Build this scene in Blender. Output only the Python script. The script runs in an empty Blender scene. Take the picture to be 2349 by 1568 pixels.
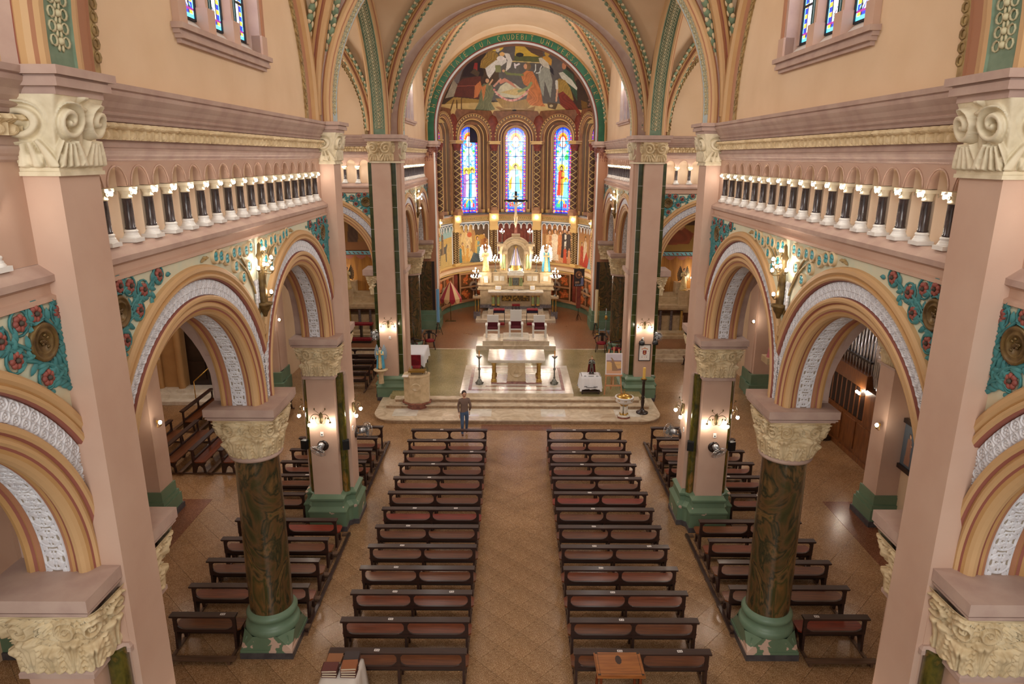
import bpy, bmesh, math, random
import numpy as np
from math import pi, sin, cos, sqrt, radians
from mathutils import Matrix, Vector
R = random.Random(7)
S = bpy.context.scene
COL = S.collection

# ------------------------------------------------------------------ camera, world, lights, exposure
cam = bpy.data.cameras.new('camera'); camo = bpy.data.objects.new('camera', cam); COL.objects.link(camo)
cam.sensor_fit = 'HORIZONTAL'; cam.sensor_width = 36.0; cam.lens = 1564.8 / 2349 * 36.0
cam.clip_start = .05; cam.clip_end = 300
camo.location = (-0.178, 0, 10.0)
camo.rotation_mode = 'XYZ'
camo.matrix_world = (Matrix.Translation((-0.178, 0, 10.0)) @ Matrix.Rotation(0.00013, 4, 'Z')
                     @ Matrix.Rotation(pi / 2 - 0.2653, 4, 'X') @ Matrix.Rotation(0.00384, 4, 'Z'))
S.camera = camo
S.view_settings.view_transform = 'Standard'; S.view_settings.look = 'None'
S.view_settings.gamma = 1; S.view_settings.use_curve_mapping = False
S.view_settings.exposure = 0.5
S.cycles.use_denoising = True
S.cycles.max_bounces = 6; S.cycles.diffuse_bounces = 4; S.cycles.glossy_bounces = 2
S.cycles.transmission_bounces = 2; S.cycles.caustics_reflective = False; S.cycles.caustics_refractive = False
S.cycles.sample_clamp_indirect = 4.0
W = bpy.data.worlds.new('sky'); S.world = W; W.use_nodes = True
W.node_tree.nodes['Background'].inputs[0].default_value = (1.0, .95, .89, 1)
W.node_tree.nodes['Background'].inputs[1].default_value = 0.55

def area(name, loc, rot, sx, sy, power, col=(1, .97, .93)):
    l = bpy.data.lights.new(name, 'AREA'); l.shape = 'RECTANGLE'; l.size = sx; l.size_y = sy
    l.energy = power; l.color = col
    o = bpy.data.objects.new(name, l); COL.objects.link(o); o.location = loc; o.rotation_euler = rot
    return o
# west fill added behind the choir loft to light vaults; then clerestory window daylight
area('west_fill', (0, -7, 12.5), (radians(97), 0, 0), 9, 6, 900)
for s in (-1, 1):
    area('clerestory_daylight', (s * 4.7, 12.3, 14.9), (0, radians(72) * s, 0), 3.0, 3.6, 230, (1, .97, .93))
    area('transept_daylight', (s * 14.5, 22.9, 13.2), (0, radians(76) * s, 0), 5, 5, 420, (1, .97, .92))
    area('chancel_daylight', (s * 4.6, 33.4, 14.6), (0, radians(68) * s, 0), 3.0, 3.0, 260, (1, .97, .93))

# unseen fill lamp added in the apse opening to brighten the painted conch
area('conch_fill', (0, 39.9, 6.9 + 4.2), (radians(125), 0, 0), 1.6, .3, 60, (1, .93, .84))

# ------------------------------------------------------------------ colours and materials
def lin(c):
    return tuple((x / 255 / 12.92) if x / 255 <= .04045 else ((x / 255 + .055) / 1.055) ** 2.4 for x in c)
def L4(c): return (*lin(c), 1)
def newmat(name):
    m = bpy.data.materials.new(name); m.use_nodes = True
    nt = m.node_tree; b = nt.nodes['Principled BSDF']
    return m, nt, b
def nd(nt, t, **kw):
    n = nt.nodes.new(t)
    for k, v in kw.items(): setattr(n, k, v)
    return n
def ramp(nt, stops, interp='LINEAR'):
    r = nd(nt, 'ShaderNodeValToRGB'); e = r.color_ramp; e.interpolation = interp
    while len(e.elements) < len(stops): e.elements.new(.5)
    for el, (p, c) in zip(e.elements, stops): el.position = p; el.color = L4(c)
    return r
def mat(name, c, c2=None, rough=.6, metal=0, sc=3, det=5, lo=.35, hi=.65, bump=0, bsc=40, coat=0, stretch=None, dist=0, stops=None):
    m, nt, b = newmat(name); lk = nt.links.new
    b.inputs['Roughness'].default_value = rough; b.inputs['Metallic'].default_value = metal
    b.inputs['Coat Weight'].default_value = coat; b.inputs['Coat Roughness'].default_value = .15
    tc = nd(nt, 'ShaderNodeTexCoord'); src = tc.outputs['Object']
    if stretch:
        mp = nd(nt, 'ShaderNodeMapping'); mp.inputs['Scale'].default_value = stretch; lk(src, mp.inputs[0]); src = mp.outputs[0]
    if c2 or stops:
        n = nd(nt, 'ShaderNodeTexNoise'); n.inputs['Scale'].default_value = sc; n.inputs['Detail'].default_value = det
        n.inputs['Distortion'].default_value = dist; lk(src, n.inputs['Vector'])
        r = ramp(nt, stops or [(lo, c), (hi, c2)]); lk(n.outputs[0], r.inputs[0]); lk(r.outputs[0], b.inputs['Base Color'])
    else: b.inputs['Base Color'].default_value = L4(c)
    if bump:
        n2 = nd(nt, 'ShaderNodeTexNoise'); n2.inputs['Scale'].default_value = bsc; n2.inputs['Detail'].default_value = 4; lk(src, n2.inputs['Vector'])
        bp = nd(nt, 'ShaderNodeBump'); bp.inputs['Strength'].default_value = bump; bp.inputs['Distance'].default_value = .02
        lk(n2.outputs[0], bp.inputs['Height']); lk(bp.outputs[0], b.inputs['Normal'])
    return m
def emis(name, c, s):
    m, nt, b = newmat(name); b.inputs['Base Color'].default_value = L4(c)
    b.inputs['Emission Color'].default_value = L4(c); b.inputs['Emission Strength'].default_value = s
    return m
def painted(name, rough=.5, emit=0):
    m, nt, b = newmat(name); b.inputs['Roughness'].default_value = rough
    a = nd(nt, 'ShaderNodeAttribute', attribute_name='Col')
    nt.links.new(a.outputs['Color'], b.inputs['Base Color'])
    if emit:
        nt.links.new(a.outputs['Color'], b.inputs['Emission Color']); b.inputs['Emission Strength'].default_value = emit
    return m
PINK = mat('pink_plaster', (200, 168, 148), (192, 158, 138), sc=1.2, rough=.7, bump=.04, bsc=25)
MAUVE = mat('mauve_stone', (190, 164, 150), (176, 148, 136), sc=3, rough=.75, bump=.06, bsc=50)
CREAM = mat('cream_plaster', (224, 196, 162), (216, 186, 150), sc=.8, rough=.75, bump=.03, bsc=14)
NICHE = mat('niche_plaster', (236, 212, 184), rough=.7)
OCHRE = mat('ochre_paint', (188, 146, 94), (178, 136, 86), sc=2, rough=.6)
GOLDEN = mat('golden_ochre_paint', (198, 160, 114), rough=.6)
RED = mat('red_line_paint', (150, 90, 76), rough=.6)
TERRA = mat('terracotta_paint', (172, 120, 88), rough=.6)
WHITE_REL = mat('white_relief', (226, 226, 230), (212, 210, 214), sc=5, rough=.7)
CREAM_REL = mat('cream_carving', (222, 202, 164), (198, 174, 134), sc=4, rough=.7, bump=.08, bsc=60)
CAP_REL = mat('pale_capital_stone', (226, 214, 186), (206, 192, 162), sc=5, rough=.7, bump=.06, bsc=60)
CARV = mat('brown_gold_carving', (176, 150, 98), (140, 112, 70), sc=8, rough=.6)
SPAND = mat('spandrel_ground', (218, 208, 178), (196, 206, 186), sc=2, rough=.7)
TEAL = mat('teal_paint', (74, 140, 140), (56, 116, 120), sc=6, rough=.6)
LEAFG = mat('green_leaf_paint', (126, 146, 116), (98, 120, 96), sc=6, rough=.6)
ROSE = mat('rose_red_paint', (158, 84, 72), (128, 66, 58), sc=14, rough=.6)
TURQ = mat('turquoise_paint', (84, 176, 184), (58, 148, 160), sc=8, rough=.55)
DKBR = mat('dark_outline', (70, 60, 50), rough=.7)
BRONZE = mat('bronze', (122, 98, 56), (84, 64, 36), sc=9, rough=.4, metal=.4)
GILT = mat('gilding', (204, 168, 92), (176, 136, 66), sc=9, rough=.35, metal=.5)
def marble(name, stops, sc=1.6, dist=2.2, rough=.22, stretch=(1, 1, .45), coat=.3):
    return mat(name, None, stops=stops, sc=sc, det=6, dist=dist, rough=rough, stretch=stretch, coat=coat)
MARB = marble('swirled_marble_paint', [(.25, (34, 40, 24)), (.38, (66, 62, 34)), (.45, (96, 70, 42)), (.5, (40, 46, 30)), (.57, (112, 84, 50)), (.62, (58, 62, 32)), (.72, (130, 88, 48)), (.82, (40, 44, 30))], sc=1.25, dist=2.4, stretch=(1, 1, .6))
MARB2 = marble('olive_marble_paint', [(.3, (44, 48, 18)), (.45, (92, 82, 30)), (.55, (60, 62, 24)), (.65, (138, 100, 42)), (.8, (56, 54, 22))], sc=2.5, dist=1.5)
DMARB = marble('dark_colonnette_marble', [(.3, (36, 30, 32)), (.5, (66, 56, 56)), (.62, (44, 44, 60)), (.8, (88, 70, 62))], sc=4, dist=2)
WMARB = mat('white_marble', (236, 232, 220), (214, 206, 192), sc=3, dist=1, rough=.12, coat=.3)
STEPM = mat('cream_step_marble', (226, 210, 184), (196, 176, 150), sc=2.2, dist=1.4, rough=.22, coat=.2)
REDM = mat('red_marble', (150, 96, 78), (116, 66, 56), sc=8, rough=.2)
BEIGEM = mat('beige_altar_marble', (214, 192, 156), (190, 166, 130), sc=3, dist=1, rough=.3)
GRNM = mat('pale_green_onyx', (168, 182, 128), (134, 152, 96), sc=6, dist=1.2, rough=.2)
GREYM = mat('grey_marble', (124, 112, 112), (84, 74, 78), sc=5, dist=2, rough=.25)
def chipped(name='chipped_green_paint', th=.655):
    m, nt, b = newmat(name); lk = nt.links.new
    tc = nd(nt, 'ShaderNodeTexCoord'); n = nd(nt, 'ShaderNodeTexNoise'); n.inputs['Scale'].default_value = 2.6; n.inputs['Detail'].default_value = 3
    lk(tc.outputs['Object'], n.inputs['Vector'])
    r = ramp(nt, [(.0, (92, 116, 92)), (th, (104, 128, 102)), (th + .01, (210, 180, 162))], 'LINEAR'); lk(n.outputs[0], r.inputs[0])
    lk(r.outputs[0], b.inputs['Base Color']); b.inputs['Roughness'].default_value = .42
    return m
GREENP = chipped(); GREENQ = chipped('peeling_green_paint', .585)
GREENS = mat('green_base_paint', (98, 124, 100), (112, 136, 112), sc=2, rough=.42)
PLINTH = mat('dark_plinth_stone', (84, 80, 82), (66, 62, 66), sc=6, rough=.4)
GTILE = mat('dark_green_tile', (46, 54, 24), (66, 74, 30), sc=3, rough=.18)
def terrazzo(name, a, b2, c, rough=.22):
    m, nt, b = newmat(name); lk = nt.links.new
    tc = nd(nt, 'ShaderNodeTexCoord'); v = nd(nt, 'ShaderNodeTexVoronoi'); v.inputs['Scale'].default_value = 75
    lk(tc.outputs['Object'], v.inputs['Vector'])
    sep = nd(nt, 'ShaderNodeSeparateColor'); lk(v.outputs['Color'], sep.inputs[0])
    r = ramp(nt, [(0, a), (.55, b2), (.95, c)]); lk(sep.outputs[0], r.inputs[0])
    n = nd(nt, 'ShaderNodeTexNoise'); n.inputs['Scale'].default_value = .9; n.inputs['Detail'].default_value = 5; lk(tc.outputs['Object'], n.inputs['Vector'])
    mr = nd(nt, 'ShaderNodeMapRange'); mr.inputs['From Min'].default_value = .3; mr.inputs['From Max'].default_value = .7
    mr.inputs['To Min'].default_value = .82; mr.inputs['To Max'].default_value = 1.1; lk(n.outputs[0], mr.inputs[0])
    mx = nd(nt, 'ShaderNodeMix', data_type='RGBA', blend_type='MULTIPLY'); mx.inputs[0].default_value = 1
    lk(r.outputs[0], mx.inputs[6]); lk(mr.outputs[0], mx.inputs[7]); lk(mx.outputs[2], b.inputs['Base Color'])
    mr2 = nd(nt, 'ShaderNodeMapRange'); mr2.inputs['To Min'].default_value = rough * .75; mr2.inputs['To Max'].default_value = rough * 1.3
    lk(n.outputs[0], mr2.inputs[0]); lk(mr2.outputs[0], b.inputs['Roughness'])
    return m
TERR = terrazzo('terrazzo', (132, 98, 66), (152, 116, 80), (184, 150, 114))
TERRD = terrazzo('dark_terrazzo_border', (98, 58, 40), (122, 76, 54), (150, 104, 76))
TERRG = terrazzo('sanctuary_terrazzo', (128, 116, 76), (152, 138, 96), (176, 164, 122), .2)
TERRB = terrazzo('brown_mosaic_floor', (108, 66, 42), (142, 96, 64), (172, 130, 94), .3)
JOINT = mat('floor_joint', (88, 62, 40), rough=.6)
def wood(name, a, b2, rough=.3, coat=.25, st=(1, 12, 12)):
    return mat(name, a, b2, sc=2.0, det=6, rough=rough, stretch=st, coat=coat, lo=.3, hi=.7)
W_DARK = wood('dark_pew_wood', (58, 34, 26), (40, 22, 18), .4, .1)
W_RED = wood('red_seat_wood', (124, 60, 30), (92, 42, 20), .38, .08)
W_BRN = wood('brown_seat_wood', (116, 64, 28), (84, 42, 18), .38, .08)
W_RUST = wood('rust_seat_wood', (142, 50, 28), (106, 34, 22), .38, .08)
W_MID = wood('worn_floor_timber', (110, 82, 62), (78, 56, 42), .5, 0)
W_ORG = wood('organ_oak', (132, 80, 40), (98, 56, 28), .35, .2, (6, 6, 1))
W_EBON = wood('ebony_wood', (44, 28, 22), (30, 18, 14), .35)
W_LIGHT = wood('light_easel_wood', (206, 150, 108), (182, 124, 84), .5, 0)
W_TAB = wood('burl_table_wood', (168, 104, 48), (132, 76, 34), .3)
WHITE = mat('white_paint', (232, 230, 226), rough=.5)
CLOTH = mat('white_linen', (228, 228, 232), rough=.85, bump=.1, bsc=60)
SHEER = mat('cream_lace', (222, 214, 206), rough=.85, bump=.1, bsc=80)
BLACK = mat('black_plastic', (26, 28, 32), rough=.35)
IRON = mat('black_iron', (34, 32, 32), rough=.45, metal=.5)
STEEL = mat('grey_metal', (150, 152, 156), rough=.3, metal=.7)
CHROME = mat('chrome_wire', (190, 190, 192), rough=.2, metal=.9)
SILVER = mat('tarnished_silver', (138, 138, 130), (96, 96, 88), sc=12, rough=.35, metal=.7)
PIPE = mat('organ_pipe_metal', (196, 196, 200), rough=.18, metal=.95)
BRASS = mat('brass', (196, 156, 78), rough=.25, metal=.8)
VELVET = mat('red_velvet', (140, 22, 34), (112, 14, 26), sc=8, rough=.85)
MAROON = mat('maroon_velvet', (92, 22, 34), rough=.85)
CANDLE = mat('orange_candle', (226, 150, 62), rough=.5)
WAX = mat('yellow_wax', (238, 196, 100), rough=.5)
BULB = emis('lit_bulb', (255, 243, 226), 150)
BULBS = emis('lit_sconce_bulb', (255, 240, 218), 90)
BULBT = emis('lit_torch_bulb', (255, 243, 226), 60)
BULBA = emis('lit_altar_bulb', (255, 242, 222), 120)
PAINTM = painted('oil_painting', .45)
GLASSM = painted('stained_glass', .2, 1.5)
LEAD = mat('lead_came', (24, 24, 30), rough=.6)
SKIN = mat('skin', (206, 156, 126), rough=.6)
LACEHOLE = mat('lace_pattern', (120, 120, 122), rough=.9)
# ------------------------------------------------------------------ mesh building
class M:
    def __init__(s): s.v = []; s.f = []; s.m = []; s.s = []
    def add(s, vs, fs, m=0, sm=False):
        o = len(s.v); s.v.extend(vs)
        for f in fs:
            s.f.append(tuple(o + i for i in f)); s.m.append(m); s.s.append(sm)
        return s
    def box(s, x0, x1, y0, y1, z0, z1, m=0):
        return s.add([(x0, y0, z0), (x1, y0, z0), (x1, y1, z0), (x0, y1, z0), (x0, y0, z1), (x1, y0, z1), (x1, y1, z1), (x0, y1, z1)],
                     [(0, 3, 2, 1), (4, 5, 6, 7), (0, 1, 5, 4), (1, 2, 6, 5), (2, 3, 7, 6), (3, 0, 4, 7)], m)
    def cbox(s, c, d, m=0, rot=None):
        a = M().box(-d[0] / 2, d[0] / 2, -d[1] / 2, d[1] / 2, -d[2] / 2, d[2] / 2)
        mt = Matrix.Translation(c) @ (rot if rot is not None else Matrix.Identity(4))
        return s.add([tuple(mt @ Vector(p)) for p in a.v], a.f, m)
    def beam(s, a, b, w, h, m=0, up=(0, 0, 1)):
        a = Vector(a); b = Vector(b); d = (b - a); l = d.length; d /= l
        u = Vector(up)
        if abs(d.dot(u)) > .99: u = Vector((0, 1, 0))
        x = d.cross(u).normalized(); z = x.cross(d)
        vs = [tuple(p + x * (w / 2 * i) + z * (h / 2 * j)) for p in (a, b) for i, j in ((-1, -1), (1, -1), (1, 1), (-1, 1))]
        return s.add(vs, [(0, 1, 2, 3), (7, 6, 5, 4), (0, 4, 5, 1), (1, 5, 6, 2), (2, 6, 7, 3), (3, 7, 4, 0)], m)
    def lathe(s, prof, seg=16, m=0, c=(0, 0, 0), cap=True, a0=0, a1=2 * pi, sq=None, flat=False):
        full = abs(a1 - a0 - 2 * pi) < 1e-6; n = seg if full else seg + 1; vs = []
        for r, z in prof:
            for i in range(n):
                a = a0 + (a1 - a0) * i / seg
                vs.append((c[0] + r * cos(a), c[1] + r * sin(a), c[2] + z))
        fs = []
        for j in range(len(prof) - 1):
            for i in range(seg):
                i2 = (i + 1) % n
                fs.append((j * n + i, j * n + i2, (j + 1) * n + i2, (j + 1) * n + i))
        s.add(vs, fs, m, not flat)
        if cap and full:
            for j, fl in ((0, True), (len(prof) - 1, False)):
                if prof[j][0] > 1e-4:
                    ring = [vs[j * n + i] for i in range(n)]
                    s.add(ring, [tuple(range(n))[::-1] if fl else tuple(range(n))], m)
        return s
    def ball(s, c, r, seg=10, rings=6, m=0, sc=(1, 1, 1)):
        vs = [(c[0], c[1], c[2] - r * sc[2])]
        for j in range(1, rings):
            t = pi * j / rings
            for i in range(seg):
                a = 2 * pi * i / seg
                vs.append((c[0] + r * sc[0] * sin(t) * cos(a), c[1] + r * sc[1] * sin(t) * sin(a), c[2] - r * sc[2] * cos(t)))
        vs.append((c[0], c[1], c[2] + r * sc[2])); fs = []
        for i in range(seg): fs.append((0, 1 + (i + 1) % seg, 1 + i))
        for j in range(rings - 2):
            for i in range(seg):
                a, b = 1 + j * seg + i, 1 + j * seg + (i + 1) % seg
                fs.append((a, b, b + seg, a + seg))
        e = len(vs) - 1; o = 1 + (rings - 2) * seg
        for i in range(seg): fs.append((e, o + i, o + (i + 1) % seg))
        return s.add(vs, fs, m, True)
    def tube(s, pts, r, seg=6, m=0, closed=False, cap=True):
        P = [Vector(p) for p in pts]; n = len(P); vs = []; rr = r if isinstance(r, (list, tuple)) else [r] * n
        nrm = None
        for i in range(n):
            if closed: t = P[(i + 1) % n] - P[i - 1]
            else: t = P[min(i + 1, n - 1)] - P[max(i - 1, 0)]
            t.normalize()
            if nrm is None:
                nrm = t.orthogonal().normalized()
            nrm = (nrm - t * nrm.dot(t))
            if nrm.length < 1e-6: nrm = t.orthogonal()
            nrm.normalize(); b = t.cross(nrm)
            for k in range(seg):
                a = 2 * pi * k / seg
                vs.append(tuple(P[i] + (nrm * cos(a) + b * sin(a)) * rr[i]))
        fs = []
        for i in range(n if closed else n - 1):
            j = (i + 1) % n
            for k in range(seg):
                k2 = (k + 1) % seg
                fs.append((i * seg + k, i * seg + k2, j * seg + k2, j * seg + k))
        if cap and not closed:
            fs.append(tuple(range(seg))[::-1]); fs.append(tuple((n - 1) * seg + k for k in range(seg)))
        return s.add(vs, fs, m, True)
    def grid(s, fn, nu, nv, m=0, sm=True, closeu=False):
        n = nu if closeu else nu + 1
        vs = [tuple(fn(i / nu, j / nv)) for j in range(nv + 1) for i in range(n)]
        fs = [(j * n + i, j * n + (i + 1) % n, (j + 1) * n + (i + 1) % n, (j + 1) * n + i) for j in range(nv) for i in range(nu)]
        return s.add(vs, fs, m, sm)
    def sweep(s, prof, path, m=None, closed_prof=False, sm=False):
        """prof: list of (a,b[,mat]); path: list of frames (origin, A, B) as Vectors."""
        k = len(prof); vs = []
        for o, A, B in path:
            for p in prof: vs.append(tuple(o + A * p[0] + B * p[1]))
        for j in range(k if closed_prof else k - 1):
            fs = []
            for i in range(len(path) - 1):
                a, b = i * k + j, i * k + (j + 1) % k
                fs.append((a, b, b + k, a + k))
            mm = prof[j][2] if m is None and len(prof[j]) > 2 else (m or 0)
            o = len(s.v)
            for f in fs: s.f.append(tuple(o + x for x in f)); s.m.append(mm); s.s.append(sm)
        s.v.extend(vs)
        return s
    def prism(s, poly, fn, d0, d1, m=0):
        n = len(poly); vs = [tuple(fn(p[0], p[1], d0)) for p in poly] + [tuple(fn(p[0], p[1], d1)) for p in poly]
        return s.add(vs, [tuple(range(n))[::-1], tuple(range(n, 2 * n))] + [(i, (i + 1) % n, n + (i + 1) % n, n + i) for i in range(n)], m)
    def xf(s, mt):
        s.v = [tuple(mt @ Vector(p)) for p in s.v]; return s
    def join(s, o, m=0):
        k = len(s.v); s.v.extend(o.v)
        for f, mm, sm in zip(o.f, o.m, o.s): s.f.append(tuple(k + i for i in f)); s.m.append(mm + m); s.s.append(sm)
        return s
    def mesh(s, name, mats, fix=True):
        me = bpy.data.meshes.new(name); me.from_pydata(s.v, [], s.f)
        for mm in (mats if isinstance(mats, (list, tuple)) else [mats]): me.materials.append(mm)
        me.polygons.foreach_set('material_index', s.m); me.polygons.foreach_set('use_smooth', s.s)
        if fix and len(s.f) < 60000:
            bm = bmesh.new(); bm.from_mesh(me); bmesh.ops.recalc_face_normals(bm, faces=bm.faces); bm.to_mesh(me); bm.free()
        me.update()
        return me
def link(o, parent=None, loc=None, rot=None):
    COL.objects.link(o)
    if parent is not None: o.parent = parent
    if loc is not None: o.location = loc
    if rot is not None: o.rotation_euler = rot
    return o
def ob(name, me, mats=None, parent=None, loc=None, rot=None, kind=None):
    if isinstance(me, M): me = me.mesh(name, mats)
    o = link(bpy.data.objects.new(name, me), parent, loc, rot)
    if kind: o['kind'] = kind
    return o
def tag(o, label, cat, group=None):
    o['label'] = label; o['category'] = cat
    if group: o['group'] = group
    return o
def thing(name, label, cat, loc=(0, 0, 0), rz=0, group=None):
    o = link(bpy.data.objects.new(name, None), None, loc, (0, 0, rz)); o.empty_display_size = .1
    return tag(o, label, cat, group)
def struct(name):
    o = link(bpy.data.objects.new(name, None)); o['kind'] = 'structure'; return o
def copy_tree(o, parent=None, mirror=False, label=None, loc=None, rz=None, group=None):
    c = o.copy(); COL.objects.link(c); c.parent = parent
    if parent is None:
        if mirror: c.location.x = -o.location.x; c.scale.x = -o.scale.x; c.rotation_euler.z = -o.rotation_euler.z
        if loc is not None: c.location = loc
        if rz is not None: c.rotation_euler.z = rz
        if label: c['label'] = label
        if group: c['group'] = group
    for ch in o.children: copy_tree(ch, c)
    return c
def mirror_struct(o, name):
    c = copy_tree(o, None, True); c.name = name; return c
ORD = ['first', 'second', 'third', 'fourth', 'fifth', 'sixth', 'seventh', 'eighth', 'ninth', 'tenth', 'eleventh', 'twelfth', 'thirteenth',
       'fourteenth', 'fifteenth', 'sixteenth', 'seventeenth', 'eighteenth', 'nineteenth', 'twentieth']
def V(*a): return Vector(a)
def clamp(x, a=0., b=1.): return a if x < a else b if x > b else x
def sst(a, b, x):
    t = clamp((x - a) / (b - a)); return t * t * (3 - 2 * t)
def ringtube(c, r, w, ax='y', n=14, seg=4, m=0, mm=None):
    pts = []
    for i in range(n):
        a = 2 * pi * i / n
        if ax == 'y': pts.append((c[0] + r * cos(a), c[1], c[2] + r * sin(a)))
        elif ax == 'x': pts.append((c[0], c[1] + r * cos(a), c[2] + r * sin(a)))
        else: pts.append((c[0] + r * cos(a), c[1] + r * sin(a), c[2]))
    return (mm or M()).tube(pts, w, seg, m, closed=True)

# ------------------------------------------------------------------ flat painting (colour fields for murals, pictures and glass)
class Canvas:
    def __init__(s, w, h, res, bg):
        s.w, s.h = w, h; s.nx, s.ny = int(w * res), int(h * res)
        s.X, s.Y = np.meshgrid((np.arange(s.nx) + .5) / res, (np.arange(s.ny) + .5) / res)
        s.a = np.zeros((s.ny, s.nx, 3)); s.a[:] = lin(bg); s.rng = np.random.RandomState(3)
    def put(s, mask, c, al=1.0, fold=0, ang=0, per=4):
        col = np.array(lin(c)); f = 1
        if fold:
            t = (s.X * cos(ang) + s.Y * sin(ang)) / per + 1.1 * np.sin(s.Y * .09 + s.X * .05) + .5 * np.sin(s.Y * .21 - s.X * .13)
            f = (1 + .5 * fold * np.sin(2 * pi * t + 1.3 * np.sin(t * 2.1)))[..., None]
        mk = (mask * al)[..., None]
        s.a = s.a * (1 - mk) + np.clip(col * f, 0, 1) * mk
        return s
    def poly(s, pts, c, **k):
        m = np.zeros(s.X.shape, bool); n = len(pts)
        for i in range(n):
            x0, y0 = pts[i]; x1, y1 = pts[(i + 1) % n]
            if y0 == y1: continue
            cond = ((s.Y >= min(y0, y1)) & (s.Y < max(y0, y1)))
            xi = x0 + (s.Y - y0) * (x1 - x0) / (y1 - y0)
            m ^= cond & (s.X < xi)
        return s.put(m.astype(float), c, **k)
    def ell(s, cx, cy, rx, ry, c, rot=0, **k):
        dx, dy = s.X - cx, s.Y - cy
        u = dx * cos(rot) + dy * sin(rot); v = -dx * sin(rot) + dy * cos(rot)
        return s.put(((u / rx) ** 2 + (v / ry) ** 2 < 1).astype(float), c, **k)
    def line(s, pts, w, c, **k):
        d = np.full(s.X.shape, 1e9)
        for (x0, y0), (x1, y1) in zip(pts, pts[1:]):
            l2 = (x1 - x0) ** 2 + (y1 - y0) ** 2 + 1e-9
            t = np.clip(((s.X - x0) * (x1 - x0) + (s.Y - y0) * (y1 - y0)) / l2, 0, 1)
            d = np.minimum(d, np.hypot(s.X - x0 - t * (x1 - x0), s.Y - y0 - t * (y1 - y0)))
        return s.put((d < w / 2).astype(float), c, **k)
    def noise(s, amp, cells):
        for cnx in cells:
            cny = max(2, int(cnx * s.h / s.w)); g = s.rng.rand(cny + 2, cnx + 2)
            x = s.X / s.w * cnx; y = s.Y / s.h * cny; i = x.astype(int); j = y.astype(int); fx = x - i; fy = y - j
            v = g[j, i] * (1 - fx) * (1 - fy) + g[j, i + 1] * fx * (1 - fy) + g[j + 1, i] * (1 - fx) * fy + g[j + 1, i + 1] * fx * fy
            s.a = np.clip(s.a * (1 + amp * (v - .5) * 2)[..., None], 0, 1)
        return s
    def figure(s, x, y, h, robe, hair=(60, 40, 28), halo=None, lean=0, wings=None, robe2=None):
        """a small draped painted figure: feet at (x, y), height h (y grows downward)."""
        hd = h * .075; top = y - h
        if wings:
            s.ell(x - h * .17, y - h * .62, h * .08, h * .26, wings, rot=.35, fold=.25, ang=.3, per=h * .03)
            s.ell(x + h * .17, y - h * .62, h * .08, h * .26, wings, rot=-.35, fold=.25, ang=.3, per=h * .03)
        if halo: s.ell(x + lean * h, top + hd, hd * 1.9, hd * 1.9, halo)
        s.poly([(x - h * .17, y), (x - h * .13, y - h * .5), (x - h * .13 + lean * h * .8, top + h * .2), (x + lean * h * .9, top + h * .13),
                (x + h * .13 + lean * h * .8, top + h * .2), (x + h * .13, y - h * .5), (x + h * .18, y)], robe, fold=.28, ang=.15, per=h * .09)
        if robe2: s.poly([(x - h * .02, y), (x + lean * h * .8, top + h * .2), (x + h * .13 + lean * h * .8, top + h * .21), (x + h * .18, y)], robe2, fold=.25, ang=-.1, per=h * .08)
        s.line([(x - h * .09 + lean * h * .7, top + h * .26), (x + h * .02, top + h * .42), (x + h * .12, top + h * .36)], h * .05, robe, fold=.2, per=h * .05)
        s.ell(x + h * .13, top + h * .35, h * .028, h * .028, (214, 166, 130))
        s.ell(x + lean * h, top + hd, hd * .95, hd * 1.15, hair); s.ell(x + lean * h + hd * .12, top + hd * 1.2, hd * .62, hd * .82, (216, 170, 134))
        return s
    def obj(s, name, fn, mt, parent=None, **k):
        """lay the canvas on a surface: fn(u, v) with v from the bottom up; thickness is left to the backing."""
        ny, nx = s.ny, s.nx
        vs = [tuple(fn((i + .5) / nx if 0 < i < nx - 1 else (0 if i == 0 else 1), 1 - ((j + .5) / ny if 0 < j < ny - 1 else (0 if j == 0 else 1)))) for j in range(ny) for i in range(nx)]
        fs = [(j * nx + i, (j + 1) * nx + i, (j + 1) * nx + i + 1, j * nx + i + 1) for j in range(ny - 1) for i in range(nx - 1)]
        me = bpy.data.meshes.new(name); me.from_pydata(vs, [], fs); me.materials.append(mt)
        at = me.color_attributes.new('Col', 'FLOAT_COLOR', 'POINT')
        at.data.foreach_set('color', np.concatenate([s.a.reshape(-1, 3), np.ones((ny * nx, 1))], 1).astype(np.float32).ravel())
        me.polygons.foreach_set('use_smooth', [True] * len(fs)); me.update()
        return ob(name, me, None, parent, **k)
# ------------------------------------------------------------------ key dimensions (metres)
WX = 4.86            # face of the nave arcade walls
Y1, YC, Y2, Y3, YC2, Y4 = 7.16, 12.38, 17.72, 28.2, 33.49, 38.7
AB = 5.5             # top of arcade abacus
HW = 2.5             # half width of an arcade bay
ZA = 5.6             # arch centres
XP = 5.22            # axis of the arcade supports

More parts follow.
